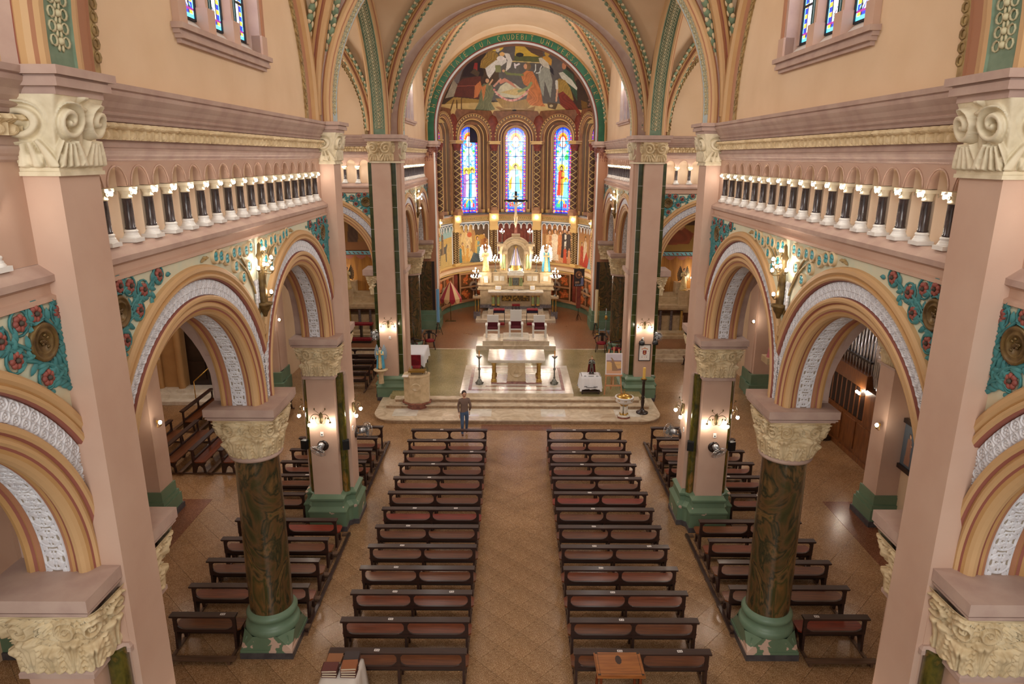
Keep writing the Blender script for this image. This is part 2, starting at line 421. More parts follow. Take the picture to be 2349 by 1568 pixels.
def spiral(u, v, cu, cv, rad, turns=2.1, hand=1):
    du, dv = (u - cu) * hand, v - cv; r = sqrt(du * du + dv * dv) / rad
    if r >= 1: return 0
    ph = r * turns + math.atan2(dv, du) / (2 * pi)
    return (.45 + .55 * (.5 + .5 * cos(2 * pi * ph))) * sst(1, .82, r)
def carve_acanthus(u, v):
    h = 0
    for cu in (.0, .25, .5, .75, 1.0):
        d = abs(u - cu) / (.135 + .02 * sin(v * 70)); top = .56 if cu in (.25, .75) else .40
        if v < top and d < 1:
            g = abs(sin(7 * math.atan2(u - cu, v * .35 + .03)))
            e = sst(0, .3, 1 - d) * sst(top, top - .06, v)
            h = max(h, e * (.035 + .03 * g + .055 * sst(top - .22, top - .07, v) * (1 - d)) - .03 * (abs(u - cu) < .010))
    if v >= .46:
        for cu, hd in ((.02, 1), (.27, -1), (.5, 1), (.73, 1), (.98, -1)):
            rd = .185 if cu not in (.5,) else .10
            s_ = spiral(u, (v - .73) * .62 + .73, cu, .73, rd * .72, 2.0, hd)
            if s_ > 0: h = max(h, .085 * sst(.5, .85, s_) + .01)
            else:
                w_ = abs(sin(u * 38 + 6 * sin(v * 24)) * cos(v * 30 + u * 9)); h = max(h, .05 * sst(.62, .8, w_))
    if v > .95: h = .055
    return h
def carve_volute(u, v, n):
    """big spiral volutes above shell leaves; n volutes across the face."""
    h = .012
    cs = (.5,) if n == 1 else (.25, .75)
    for i, c in enumerate(cs):
        r = .40 if n == 1 else .235
        hd = 1 if (n == 1 or i) else -1
        vv = (v - .66) * (1.35 if n == 1 else .8)
        s1 = spiral(u, vv, c, 0, r, 1.9, hd)
        if s1 > 0: h = max(h, .02 + .11 * sst(.42, .9, s1))
        elif v < .62:
            a = math.atan2((u - c) * (1 if n == 1 else 1.7), (.62 - v))
            if abs(a) < .95:
                q = (.62 - v)
                h = max(h, .095 * sst(.6, .45, abs(a) * .6) * sst(.62, .45, v) * sst(.1, .9, abs(cos(a * 8.5 + q * 1.6))) + .01)
                if v < .25: h = max(h, .08 * sst(.2, .8, abs(sin(u * 20))) * sst(.0, .1, v) * sst(.27, .2, v))
    if n == 2 and abs(u - .5) < .05: h = max(h, .05 + .03 * sin(v * 40) * (v > .55))
    return h * sst(0, .05, v) if v < .05 else h
def loft_cap(hb, ht, z0, z1, nb, nt, carve, nface=44, nv=46, pw=1.7, faces=(0, 1, 2, 3), amp=1.0):
    m = M(); n = nface * 4; vs = []
    for j in range(nv + 1):
        v = j / nv; w = v ** pw; e = nb + (nt - nb) * v
        hx = hb[0] + (ht[0] - hb[0]) * w; hy = hb[1] + (ht[1] - hb[1]) * w
        for i in range(n):
            k, u = divmod(i, nface); u /= nface
            a, b = 1., 2 * u - 1
            x, y = ((a, b), (-b, a), (-a, -b), (b, -a))[k]
            q = (abs(x) ** e + abs(y) ** e) ** (-1 / e); x *= q; y *= q
            h = carve(u, v, k) * amp; l = sqrt(x * x + y * y)
            vs.append((x * hx + x / l * h, y * hy + y / l * h, z0 + (z1 - z0) * v))
    fs = [(j * n + i, j * n + (i + 1) % n, (j + 1) * n + (i + 1) % n, (j + 1) * n + i) for j in range(nv) for i in range(n)]
    return m.add(vs, fs, 0, True)

# ------------------------------------------------------------------ arcade arch (local frame: x along the wall, front at -y)
def arch_path(n=56, z0=ZA, foot=AB):
    T = [0.0] + [pi * i / n for i in range(n + 1)] + [pi]
    return [(t, (foot - z0) if i in (0, n + 2) else 0) for i, t in enumerate(T)]
def arch_sweep(prof, n=56, hw=HW, z0=ZA, foot=AB):
    m = M(); k = len(prof); P = arch_path(n, z0, foot)
    for t, dz in P:
        for p in prof:
            r, d = p[0], p[1]
            x_ = r * cos(t)
            m.v.append((max(-hw, min(hw, x_)), -d if abs(x_) <= hw or r < 2.2 else -min(d, -.03), z0 + r * sin(t) + dz))
    for i in range(len(P) - 1):
        for j in range(k - 1):
            a = i * k + j; m.f.append((a, a + 1, a + k + 1, a + k)); m.m.append(prof[j][2]); m.s.append(False)
    return m
ARCH_MATS = [GOLDEN, OCHRE, RED, TERRA, MAUVE, WHITE_REL, PINK]
AP = [(2.84, 0, 0), (2.83, .05, 0), (2.80, .08, 0), (2.75, .085, 0), (2.72, .06, 1), (2.705, .055, 1), (2.69, .075, 0), (2.66, .075, 0), (2.635, .05, 2), (2.62, .03, 2), (2.62, -.03, 5), (2.37, -.03, 2), (2.37, .03, 0),
      (2.35, .05, 0), (2.31, .05, 0), (2.285, .03, 2), (2.265, .0, 1), (2.25, .0, 0), (2.23, .015, 0), (2.20, .015, 0), (2.175, -.01, 2), (2.15, -.02, 1), (2.115, -.035, 0), (2.08, -.06, 0), (2.06, -.10, 0), (2.065, -.14, 0),
      (2.085, -.16, 2), (2.10, -.19, 1), (2.085, -.215, 3), (2.09, -.25, 3), (2.11, -.265, 5), (2.11, -.535, 3), (2.09, -.55, 3), (2.085, -.585, 1), (2.10, -.61, 2), (2.085, -.64, 1), (2.06, -.68, 1), (2.08, -.73, 1), (2.12, -.74, 4), (2.36, -.74, 4), (2.36, -.98, 4), (2.8, -.98, 4)]
ARCH_ME = arch_sweep(AP).mesh('archivolt', ARCH_MATS, False)
def band_field(u, v):
    """white face band: interlaced trefoil rings; u in motif units, v 0 (inner) .. 1 (outer)."""
    w = u - math.floor(u); h = 0
    for cu, cv, r in ((.25, .26, .052), (.75, .26, .052), (0, .70, .060), (.5, .70, .060), (1, .70, .060)):
        x, y = (w - cu) * .29, (v - cv) * .24; q = sqrt(x * x + y * y)
        h = max(h, .5 + .5 * cos(pi * min(1, abs(q - r) / .016)))
        if q < r - .012: h = max(h, .75 * sst(.0, .5, abs(cos(2 * math.atan2(y, x)))) * sst(r - .014, r - .024, q) * sst(.002, .010, q))
        elif cv > .5 and v > .9: h = max(h, .6 * sst(.03, .015, abs(x)))
    if v > .95 or v < .04: h = max(h, .7)
    return h
def soffit_field(u, v):
    w = u - math.floor(u); h = 0; a = w - .5; b = (v - .5)
    q = sqrt(a * a + b * b * .85)
    h = max(h, .5 + .5 * cos(pi * min(1, abs(q - .43) / .07)))
    if q < .4:
        th = math.atan2(b, a); h = max(h, sst(.55, .8, abs(sin(2 * th))) * sst(.4, .34, q) * sst(.05, .1, q) * .9, .5 + .5 * cos(pi * min(1, abs(b) / .06)), .8 * sst(.05, .02, abs(q - .22)))
    else: h = max(h, .7 * sst(.13, .07, abs(abs(b) - .32)) * sst(.16, .08, abs(abs(a) - .5)))
    if v < .06 or v > .94: h = .9
    return h
def band_mesh(r0, r1, d0, amp, nm, nu, nv, fld, soff=False, d1=0):
    m = M(); H = []
    for i in range(nu + 1):
        t = -.04 + (pi + .08) * i / nu
        for j in range(nv + 1):
            v = j / nv; h0 = fld(i / nu * nm, v); h = h0 * amp if 0 < j < nv else 0; H.append(h0)
            if soff: r = r0 - h; y = -(d0 + (d1 - d0) * v)
            else: r = r0 + (r1 - r0) * v; y = -(d0 + h)
            tt = clamp(t, 0, pi); z = ZA + r * sin(tt) - (0.1 * (abs(t - tt) / .04))
            m.v.append((max(-HW + .002, min(HW - .002, r * cos(tt))), y, z))
    n = nv + 1
    for i in range(nu):
        for j in range(nv):
            a = i * n + j; m.f.append((a, a + 1, a + n + 1, a + n)); m.m.append(1 if H[a] + H[a + 1] + H[a + n] + H[a + n + 1] < .9 else 0); m.s.append(True)
    return m
BAND_ME = band_mesh(2.375, 2.615, -.028, .030, 27, 1080, 30, band_field).mesh('archivolt_relief', [WHITE_REL, mat('shaded_white_ground', (196, 194, 202), rough=.8)], False)  # band ground is white; relief shadow between the rings is put into its grey
SOFF_ME = band_mesh(2.108, 0, -.27, .022, 24, 840, 28, soffit_field, True, -.53).mesh('soffit_relief', [WHITE_REL, mat('brown_grey_ground', (150, 138, 122), rough=.8)], False)
def add_arch(parent, loc, rz, far=False):
    a = ob('archivolt', ARCH_ME, None, parent, loc, (0, 0, rz))
    ob('archivolt_relief', BAND_ME, None, a); ob('soffit_relief', SOFF_ME, None, a)
    return a
# spandrel plate of one bay
def spandrel_mesh(ztop=8.56, hw=HW, back=.9):
    m = M(); n = 40
    us = [-hw + 2 * hw * i / n for i in range(n + 1)]
    def zb(u): return ZA + sqrt(max(.0, 2.83 ** 2 - u * u))
    top = [(u, 0, ztop) for u in us]; bot = [(u, 0, zb(u)) for u in us]
    for i in range(n):
        for y in (0, back):
            m.add([(us[i], y, zb(us[i])), (us[i + 1], y, zb(us[i + 1])), (us[i + 1], y, ztop), (us[i], y, ztop)], [(0, 1, 2, 3)], 0)
    return m
SPAN_ME = spandrel_mesh().mesh('spandrel', [SPAND])
# --- spandrel relief pieces
def leaf(m, p, a, l, w, mi=0, d=.03):
    """flat raised leaf in the wall plane (x, z), thickness towards -y."""
    ca, sa = cos(a), sin(a); pts = [(0, 0), (.25, .42), (.55, .5), (.82, .3), (1, 0), (.82, -.3), (.55, -.5), (.25, -.42)]
    vs = [(p[0] + x * l * ca - y * w * sa, p[1], p[2] + x * l * sa + y * w * ca) for x, y in pts]
    c1 = (p[0] + .3 * l * ca, p[1] - d, p[2] + .3 * l * sa); c2 = (p[0] + .7 * l * ca, p[1] - d, p[2] + .7 * l * sa)
    vs += [c1, c2]
    m.add(vs, [(0, 1, 8), (1, 2, 8), (2, 9, 8), (2, 3, 9), (3, 4, 9), (4, 5, 9), (5, 6, 9), (6, 8, 9), (6, 7, 8), (7, 0, 8)], mi, True)
def bez(p0, p1, p2, n=10):
    return [tuple((1 - t) ** 2 * a + 2 * t * (1 - t) * b + t * t * c for a, b, c in zip(p0, p1, p2)) for t in [i / n for i in range(n + 1)]]
FLOW = [(.57, 8.36), (.05, 8.5), (.98, 8.48), (.41, 8.13), (.03, 7.84), (-.3, 8.44), (.28, 8.46)]
MED = (-1.95, 8.2)
def foliage_mesh(seed):
    """plant relief of the pier end of a bay: at local x from -2.45 to -.6."""
    m = M(); r = random.Random(seed); root = (-2.34, -.012, 7.35)
    m.tube(bez(root, (-2.36, -.02, 7.9), (-2.2, -.02, 8.5)), [.035 - .02 * i / 10 for i in range(11)], 5, 0)
    for k in range(16):
        t = k / 15; z = 7.5 + t; x = -2.34 + .1 * t
        for s in (-1, 1): leaf(m, (x, -.01, z), pi / 2 + s * (.5 + .3 * r.random()), .17, .055, 0)
    for fx, fz in FLOW:
        p = (MED[0] + fx, -.012, fz)
        if p[0] < -2.4: continue
        c = bez((-2.32, -.012, 7.5 + r.random() * .3), (p[0] - .25 - .2 * r.random(), -.02, p[2] - .25 + .3 * r.random()), p, 12)
        m.tube(c, .02, 5, 0)
        ringtube((p[0], -.015, p[2]), .125, .014, 'y', 14, 4, 0, m)
        for k in range(9):
            i = 2 + k; q = c[i]; a = math.atan2(c[i + 1][2] - c[i - 1][2], c[i + 1][0] - c[i - 1][0]) if i < 12 else 0
            leaf(m, q, a + (1 if k % 2 else -1) * (.7 + .4 * r.random()), .14 + .05 * r.random(), .075, 0)
    for k in range(26):
        u = -2.3 + 1.9 * r.random(); zmin = ZA + sqrt(2.86 ** 2 - min(2.8, abs(u)) ** 2) + .04
        if zmin < 8.42:
            leaf(m, (u, -.01, zmin + r.random() * (8.45 - zmin)), r.random() * 6.28, .13, .07, 0)
    return m
_f = foliage_mesh(3)
# the medallion keeps its face clear of the leaves
_bad = {i for i, q in enumerate(_f.v) if (q[0] - MED[0]) ** 2 + (q[2] - MED[1]) ** 2 < .185 ** 2}
_k = [i for i, f in enumerate(_f.f) if not any(x in _bad for x in f)]
_f.f = [_f.f[i] for i in _k]; _f.m = [_f.m[i] for i in _k]; _f.s = [_f.s[i] for i in _k]
FOL_ME = _f.mesh('foliage_relief', [TEAL], False)
def flower_mesh():
    m = M()
    for k in range(7):
        a = 2 * pi * k / 7; m.ball((.055 * cos(a), -.012, .055 * sin(a)), .036, 6, 4, 0, (1, .7, 1))
    m.ball((0, -.03, 0), .028, 6, 4, 1); return m
FLOW_ME = flower_mesh().mesh('flower', [ROSE, DKBR], False)
def medallion_mesh():
    m = M().lathe([(.0, .012), (.10, .02), (.105, .035), (.12, .04), (.15, .02), (.165, .045), (.19, .045), (.205, .02), (.205, -.01)], 28, 0)
    for k in range(14):
        a = R.random() * 6.28; q = R.random() * .085; m.ball((q * cos(a), q * sin(a), .022), .02, 6, 4, 0, (1, 1, .6))
    return m.xf(Matrix.Rotation(pi / 2, 4, 'X'))
MED_ME = medallion_mesh().mesh('medallion', [BRONZE])
DISC = [(-1.72, 8.47), (-1.52, 8.45), (-1.3, 8.38), (-1.01, 8.43), (-.78, 8.42), (-.48, 8.40), (-.97, 8.2), (-.70, 7.96), (-.26, 8.43), (-.42, 8.12)]
def disc_mesh():
    m = M().lathe([(.0, .03), (.09, .03), (.095, .055), (.108, .055), (.115, .04), (.115, -.005)], 16, 0)
    for k in range(4):
        a = pi / 4 + k * pi / 2; m.ball((.047 * cos(a), .047 * sin(a), .035), .042, 7, 4, 1, (1, 1, .35))
    return m.xf(Matrix.Rotation(pi / 2, 4, 'X'))
DISC_ME = disc_mesh().mesh('quatrefoil_disc', [CREAM_REL, TURQ])
def scrolls_mesh():
    m = M()
    m.tube(bez((1.55, -.02, 8.5), (2.2, -.03, 8.1), (2.42, -.03, 7.2), 14), .02, 5, 0)
    m.tube(bez((1.0, -.02, 8.48), (1.9, -.03, 8.3), (2.2, -.03, 7.75), 14), .02, 5, 0)
    for x, z, a in ((.42, 8.49, .3), (.5, 8.47, -.4), (.56, 8.5, .2)): leaf(m, (x, -.01, z), a + pi, .13, .06, 0, .04)
    for k in range(7):
        z = 7.35 + k * .07
        for s in (-1, 1): m.ball((2.36 + .05 * s, -.03, z), .05, 6, 4, 1, (.8, .6, 1.3))
    return m
SCR_ME = scrolls_mesh().mesh('scroll_relief', [CARV, WHITE_REL], False)
def add_spandrel(parent, loc, rz, flip=False, discs=True, plants=True):
    """discs on the column side (+x before flipping), foliage on the pier side."""
    s = ob('spandrel', SPAN_ME, None, parent, loc, (0, 0, rz))
    if flip: s.scale.x = -1
    if plants:
        f = ob('foliage_relief', FOL_ME, None, s, (0, 0, 0), kind='stuff')
        ob('medallion', MED_ME, None, s, (MED[0], 0, MED[1]))
        for fx, fz in FLOW:
            if MED[0] + fx > -2.4: ob('flower', FLOW_ME, None, s, (MED[0] + fx, -.01, fz))
    if discs:
        ob('scroll_relief', SCR_ME, None, s)
        for dx, dz in DISC: ob('quatrefoil_disc', DISC_ME, None, s, (HW + dx, 0, dz))
    return s
# --- ledge, blind arcade (triforium), cornice for a straight run; local x from x0 to x1
LEDGE = [(0, 8.54, 1), (.0, 8.56, 1), (.035, 8.575, 1), (.035, 8.62, 1), (-.01, 8.64, 1), (-.01, 8.73, 1), (.03, 8.755, 0), (.055, 8.77, 0), (.055, 8.835, 0), (-.09, 8.935, 0), (-.4, 8.94, 0)]
CORN = [(-.09, 9.93, 0), (-.05, 9.955, 0), (-.05, 9.985, 0), (-.02, 10.01, 0), (.0, 10.05, 0), (.0, 10.075, 0), (-.05, 10.09, 0), (-.05, 10.165, 0), (-.02, 10.17, 0), (-.02, 10.365, 0), (.01, 10.38, 0), (.02, 10.41, 0), (.0, 10.42, 0), (.03, 10.45, 0), (.04, 10.475, 0), (.025, 10.485, 0),
        (.06, 10.53, 0), (.09, 10.59, 0), (.15, 10.66, 0), (.16, 10.70, 0), (.14, 10.715, 0), (.17, 10.73, 0), (.18, 10.79, 0), (-.09, 10.81, 0)]
def run_sweep(prof, x0, x1, mats):
    m = M(); pth = [(V(x, 0, 0), V(0, -1, 0), V(0, 0, 1)) for x in (x0, x1)]
    m.sweep(prof, pth); return m
def frieze_mesh(L, z0, z1):
    n = int(L / .19); nu = n * 14; nv = 14; m = M()
    def f(a, b):
        u = a * n - math.floor(a * n) if a < 1 else 0; x = abs(u - .5); h = 0
        if b < .62:
            h = .05 * sst(.30, .14, sqrt((x * 1.0) ** 2 + ((b - .28) * .9) ** 2)) + .035 * sst(.40, .46, x)
        else: h = .075 * sst(.62, .8, b) * abs(cos(u * pi)) ** .7 + .03 * abs(sin(u * 3 * pi)) * sst(1, .8, b)
        return (a * L, -(.0 + h + .02 * b), z0 + (z1 - z0) * b)
    return m.grid(f, nu, nv, 0, False)
def niche_mesh(ncell, pitch=.523, hw=.2, zs=9.63, zb=8.94, zt=9.935, dep=.2):
    m = M(); q = 10
    for c in range(ncell):
        xc = (c + .5) * pitch; us = [-hw + 2 * hw * i / q for i in range(q + 1)]
        zz = [zs + sqrt(max(0, hw * hw - u * u)) * 1.15 for u in us]
        for i in range(q):
            m.add([(xc + us[i], .0, zz[i]), (xc + us[i + 1], .0, zz[i + 1]), (xc + us[i + 1], .0, zt), (xc + us[i], .0, zt)], [(0, 1, 2, 3)], 0)
        for s in (-1, 1):
            a, b = (xc - pitch / 2, xc - hw) if s < 0 else (xc + hw, xc + pitch / 2)
            m.add([(a, 0, zs), (b, 0, zs), (b, 0, zt), (a, 0, zt)], [(0, 1, 2, 3)], 0)
            m.add([(a, 0, zs), (b, 0, zs), (b, .12, zs), (a, .12, zs)], [(0, 1, 2, 3)], 0)
            m.add([(a, .12, zb), (b, .12, zb), (b, .12, zs), (a, .12, zs)], [(0, 1, 2, 3)], 1)
        # raised edge of the little arch
        e = [(xc + (hw + .018) * cos(t), -.008, zs + (hw + .018) * 1.15 * sin(t)) for t in [pi * i / 12 for i in range(13)]]
        m.tube(e, .011, 4, 0)
        # concave niche
        def g(a, b):
            th = pi * a
            return (xc - hw * cos(th), .12 + (dep - .06) * sin(th), zb + (zs - zb) * b)
        m.grid(g, 10, 1, 1)
        def g2(a, b):
            th = pi * a; ph = b * pi / 2
            return (xc - hw * cos(th) * cos(ph), (.12 + (dep - .06) * sin(th)) * cos(ph) if b < 1 else 0, zs + hw * 1.15 * sin(ph))
        m.grid(g2, 10, 5, 1)
        m.grid(lambda a, b: (xc - hw * cos(pi * a), .12 * b * abs(cos(pi * a)), zs + 1.15 * hw * sin(pi * a)), 10, 1, 0)
    return m
def col_parts():
    sh = M().lathe([(.062, 0), (.066, .01), (.066, .02), (.058, .03), (.055, .37), (.06, .38)], 12, 0)
    bs = M().lathe([(.088, .085), (.088, .10), (.075, .11), (.08, .125), (.085, .135), (.075, .15), (.062, .155)], 14, 0).box(-.105, .105, -.105, .105, 0, .05).lathe([(.105, .05), (.105, .06), (.09, .085)], 14, 0)
    cp = M().lathe([(.062, 0), (.07, .012), (.062, .022), (.064, .05), (.085, .09), (.09, .10)], 14, 0).box(-.1, .1, -.1, .1, .095, .14)
    for s in (-1, 1):
        for t in (-1, 1):
            ringtube((s * .05, t * .09, .07), .025, .01, 'y', 10, 4, 0, cp)
    return sh.mesh('colonnette', [DMARB]), bs.mesh('colonnette_base', [WHITE]), cp.mesh('colonnette_capital', [CAP_REL])
CSH, CBS, CCP = col_parts()
def add_run(parent, loc, rz, x0, x1, cols, pitch=.523, top=True):
    """ledge + blind arcade + cornice between local x0 and x1; colonnettes at the local positions cols."""
    ob('ledge', run_sweep(LEDGE, x0, x1, None), [MAUVE, PINK], parent, loc, (0, 0, rz))
    c = ob('cornice', run_sweep(CORN, x0, x1, None), [MAUVE], parent, loc, (0, 0, rz))
    ob('frieze', frieze_mesh(x1 - x0, 10.172, 10.362), [CREAM_REL], c, (x0, -.0, 0))
    n = len(cols) - 1
    m = niche_mesh(n, pitch); m.add([(-.6, .0, 8.94), (0, 0, 8.94), (0, 0, 9.94), (-.6, 0, 9.94)], [(0, 1, 2, 3)], 0)
    e = n * pitch; m.add([(e, 0, 8.94), (e + .6, 0, 8.94), (e + .6, 0, 9.94), (e, 0, 9.94)], [(0, 1, 2, 3)], 0)
    M4 = Matrix.Translation(loc) @ Matrix.Rotation(rz, 4, 'Z')
    b = ob('blind_arcade', m, [PINK, NICHE], parent, tuple(M4 @ V(cols[0], .09, 0)), (0, 0, rz))
    for x in cols:
        k = ob('colonnette', CSH, None, parent, tuple(M4 @ V(x, .145, 9.095)), (0, 0, rz))
        ob('colonnette_base', CBS, None, k, (0, 0, -.155)); ob('colonnette_capital', CCP, None, k, (0, 0, .385))
BULB_ME = M().ball((0, 0, 0), .027, 10, 6, 0, (1, 1, 1.15)).mesh('glass_bulb', [BULB])
SOCK_ME = M().lathe([(.018, -.03), (.02, 0), (.02, .035), (.012, .045)], 8).tube([(0, 0, .04), (0, .05, .05), (0, .1, .03)], .007, 5).mesh('socket', [WHITE])
# ------------------------------------------------------------------ floor
def quadmesh(x0, x1, y0, y1, z, t=.1):
    return M().box(x0, x1, y0, y1, z - t, z)
floor = ob('floor', quadmesh(-16.5, 16.5, -8, 47, -.012, .2), [JOINT], kind='structure')
TS = .62
TILE_ME = M().box(-TS / 2 + .003, TS / 2 - .003, -TS / 2 + .003, TS / 2 - .003, -.02, 0).xf(Matrix.Rotation(pi / 4, 4, 'Z')).mesh('tile', [TERR])
tiles = []; DG = TS * sqrt(2)
for i in range(-40, 41):
    for j in range(0, 90):
        x = i * DG / 2; y = 7 + j * DG / 2
        if (i + j) % 2 or abs(x) > 15.9 or y > 33: continue
        tiles.append((x, y))
def vis(t): return abs(t[0]) < .92 * 8 * max(.3, (t[1] + 3) / 18) and (abs(t[0]) < 1.3 or abs(t[0]) > 2.2)
tiles.sort(key=lambda t: (not (t[1] > 9.5 and abs(t[0]) < 8.2), t[1]))
for x, y in tiles[:300]: ob('tile', TILE_ME, None, floor, (x, y, 0))
m = M(); a = TS / sqrt(2) - .004
for x, y in tiles[300:]: m.add([(x - a, y, -.004), (x, y - a, -.004), (x + a, y, -.004), (x, y + a, -.004)], [(0, 1, 2, 3)], 0)
ob('distant_tiles', m, [TERR], floor, kind='stuff')
for s in (-1, 1):   # dark border strips of the pavement in front of the aisle pilasters and along the step
    ob('pavement_border', quadmesh(min(s * 9.2, s * 10.3), max(s * 9.2, s * 10.3), 12, 18.6, .002, .01), [TERRD], floor)
ob('pavement_border', quadmesh(-1.35, 1.35, 24.05, 24.6, .002, .01), [TERRD], floor)

# ------------------------------------------------------------------ piers and columns
def cross(o, a=.36, F=.77, N=.6, b=.34, cut=.1):
    A, Fo, No, B = a + o, F + o, N + o, b + o; c = cut
    q = [(A, -Fo), (A, -B - c), (A + c * .55, -B - c * .55), (A + c, -B) if A + c < No else (No, -B), (No, -B)]
    r = q + [(x, -y) for x, y in q[::-1]]
    return r + [(-x, -y) for x, y in r]
def rings(prof, mats_i, poly=cross, **k):
    m = M(); n = len(poly(0, **k))
    for o, z in prof: m.v.extend([(x, y, z) for x, y in poly(o, **k)])
    for j in range(len(prof) - 1):
        for i in range(n):
            m.f.append((j * n + i, j * n + (i + 1) % n, (j + 1) * n + (i + 1) % n, (j + 1) * n + i)); m.m.append(mats_i[j]); m.s.append(False)
    e = (len(prof) - 1) * n; m.f.append(tuple(e + i for i in range(n))); m.m.append(mats_i[-1]); m.s.append(False)
    return m
PBASE = [(.16, 0), (.16, .14), (.145, .15), (.145, .52), (.15, .55), (.17, .57), (.17, .61), (.13, .66), (.08, .72), (.07, .84), (.085, .88), (.11, .91), (.11, .96), (.06, 1.0), (.0, 1.05)]
PBM = [1, 1] + [0] * 13
def carve2(u, v, k): return carve_acanthus(u, v) * 1.0
def volcap(front=.33, side=.4, z0=9.86, z1=10.55):
    """capital of a nave pilaster; local origin on the pilaster axis, +x to the nave."""
    def cv(u, v, k): return carve_volute(u, v, 2 if k == 0 else 1)
    return loft_cap((.245, .325), (.36, .40), z0, z1, 30, 30, cv, 56, 60, 2.2)
CAPC_ME = loft_cap((.45, .45), (.56, .56), 4.45, 5.27, 2.0, 9, carve2, 60, 56, 1.8).mesh('capital', [CREAM_REL], False)
CAPP_ME = loft_cap((.42, .80), (.55, .90), 4.47, 5.27, 9, 12, carve2, 64, 60, 1.9).mesh('arcade_capital', [CREAM_REL], False)
VOL_ME = volcap().mesh('volute_capital', [CAP_REL], False)
def abacus(hx, hy, z0=5.27, z1=AB):
    m = M()
    for a, b, o in ((z0, z0 + .035, -.05), (z0 + .035, z0 + .06, -.02), (z0 + .06, z0 + .085, -.045), (z0 + .085, z1, 0)): m.box(-hx - o, hx + o, -hy - o, hy + o, a, b)
    return m
def upper_abacus():
    m = M()
    for a, b, o in ((10.55, 10.62, .0), (10.62, 10.70, .06), (10.70, 10.72, .04), (10.72, 10.80, .10)): m.box(-.42 - o, .26 + o, -.39 - o, .39 + o, a, b)
    return m
def make_pier(y):
    t = thing('pier', '', 'pier', (-XP, y, 0))
    c = M(); c.box(-.36, .36, -.77, .77, 1.0, 5.3); c.box(-.6, .55, -.34, .34, 1.0, 5.3)
    ob('shaft', c, [PINK], t)
    ob('nave_pilaster', M().box(.2, .625, -.335, .335, 1.0, 10.6), [PINK], t)
    for sx in (-1, 1):
        for sy in (-1, 1):
            ob('corner_colonnette', M().lathe([(.115, 1.0), (.115, 4.45)], 14, 0, (sx * .43, sy * .41, 0)), [MARB2], t)
    b = ob('base', rings(PBASE, PBM), [GREENP, PLINTH], t)
    ob('neck_ring', rings([(.02, 4.36), (.06, 4.38), (.06, 4.44), (.03, 4.48)], [0] * 4, cross, N=.53), [MAUVE], t)
    ob('arcade_capital', CAPP_ME, None, t)
    ob('abacus', abacus(.615, 1.0), [MAUVE], t, (-.02, 0, 0))
    ob('neck_ring', M().box(.1, .67, -.375, .375, 9.80, 9.84).box(.1, .655, -.36, .36, 9.84, 9.88), [CAP_REL], t)
    ob('volute_capital', VOL_ME, None, t, (.38, 0, 0))
    ob('upper_abacus', upper_abacus(), [MAUVE], t, (.5, 0, 0))
    return t
def make_column(y, z=0, h=0):
    t = thing('column', '', 'column', (-XP + .02, y, z))
    pl = M().box(-.545, .545, -.545, .545, 0, .14, 1).box(-.535, .535, -.535, .535, .14, .2)
    sq = [(-.52, -.52), (.52, -.52), (.52, .52), (-.52, .52)]
    k = .25; oc = [(-.52, -k), (-k, -.52), (k, -.52), (.52, -k), (.52, k), (k, .52), (-k, .52), (-.52, k)]
    pl.add([(*p, .2) for p in sq] + [(*p, .52) for p in oc], [(0, 1, 6, 5), (1, 2, 8, 7), (2, 3, 10, 9), (3, 0, 4, 11), (0, 5, 4), (1, 7, 6), (2, 9, 8), (3, 11, 10)], 0)
    for sx in (-1, 1):
        for sy in (-1, 1): pl.add([(sx * .5, sy * .5, .2), (sx * .2, sy * .5, .2), (sx * .5, sy * .2, .2), (sx * .42, sy * .42, .48)], [(0, 1, 3), (1, 2, 3), (2, 0, 3)], 0)
    ob('plinth', pl, [GREENQ, PLINTH], t)
    ob('base', M().lathe([(.54, .50), (.55, .53), (.55, .60), (.52, .65), (.49, .67), (.475, .74), (.485, .78), (.51, .81), (.515, .86), (.49, .9), (.455, .93), (.44, .95)], 40), [GREENS], t)
    ob('shaft', M().lathe([(.435, .93), (.435, 2.0), (.425, 3.2), (.415, 4.36)], 40), [MARB], t)
    ob('neck_ring', M().lathe([(.42, 4.34), (.49, 4.36), (.51, 4.40), (.49, 4.44), (.45, 4.47)], 40), [MAUVE], t)
    ob('capital', CAPC_ME, None, t); ob('abacus', abacus(.655, .655), [MAUVE], t)
    return t
pier1 = make_pier(Y1); pier2 = make_pier(Y2); col1 = make_column(YC); col2 = make_column(YC2, 0)
for o, nm in ((pier1, 'nearest pink nave pier cut by the frame edge, carved volute capital, {} aisle'), (pier2, 'pink crossing pier with green base, fan and lit wall lamp, {} end of nave pews'),
              (col1, 'swirled green marble column standing among the pews, {} nave arcade'), (col2, 'olive marble column beside the sanctuary, {} chancel arcade')):
    o['label'] = nm.format('left'); copy_tree(o, None, True, nm.format('right'))
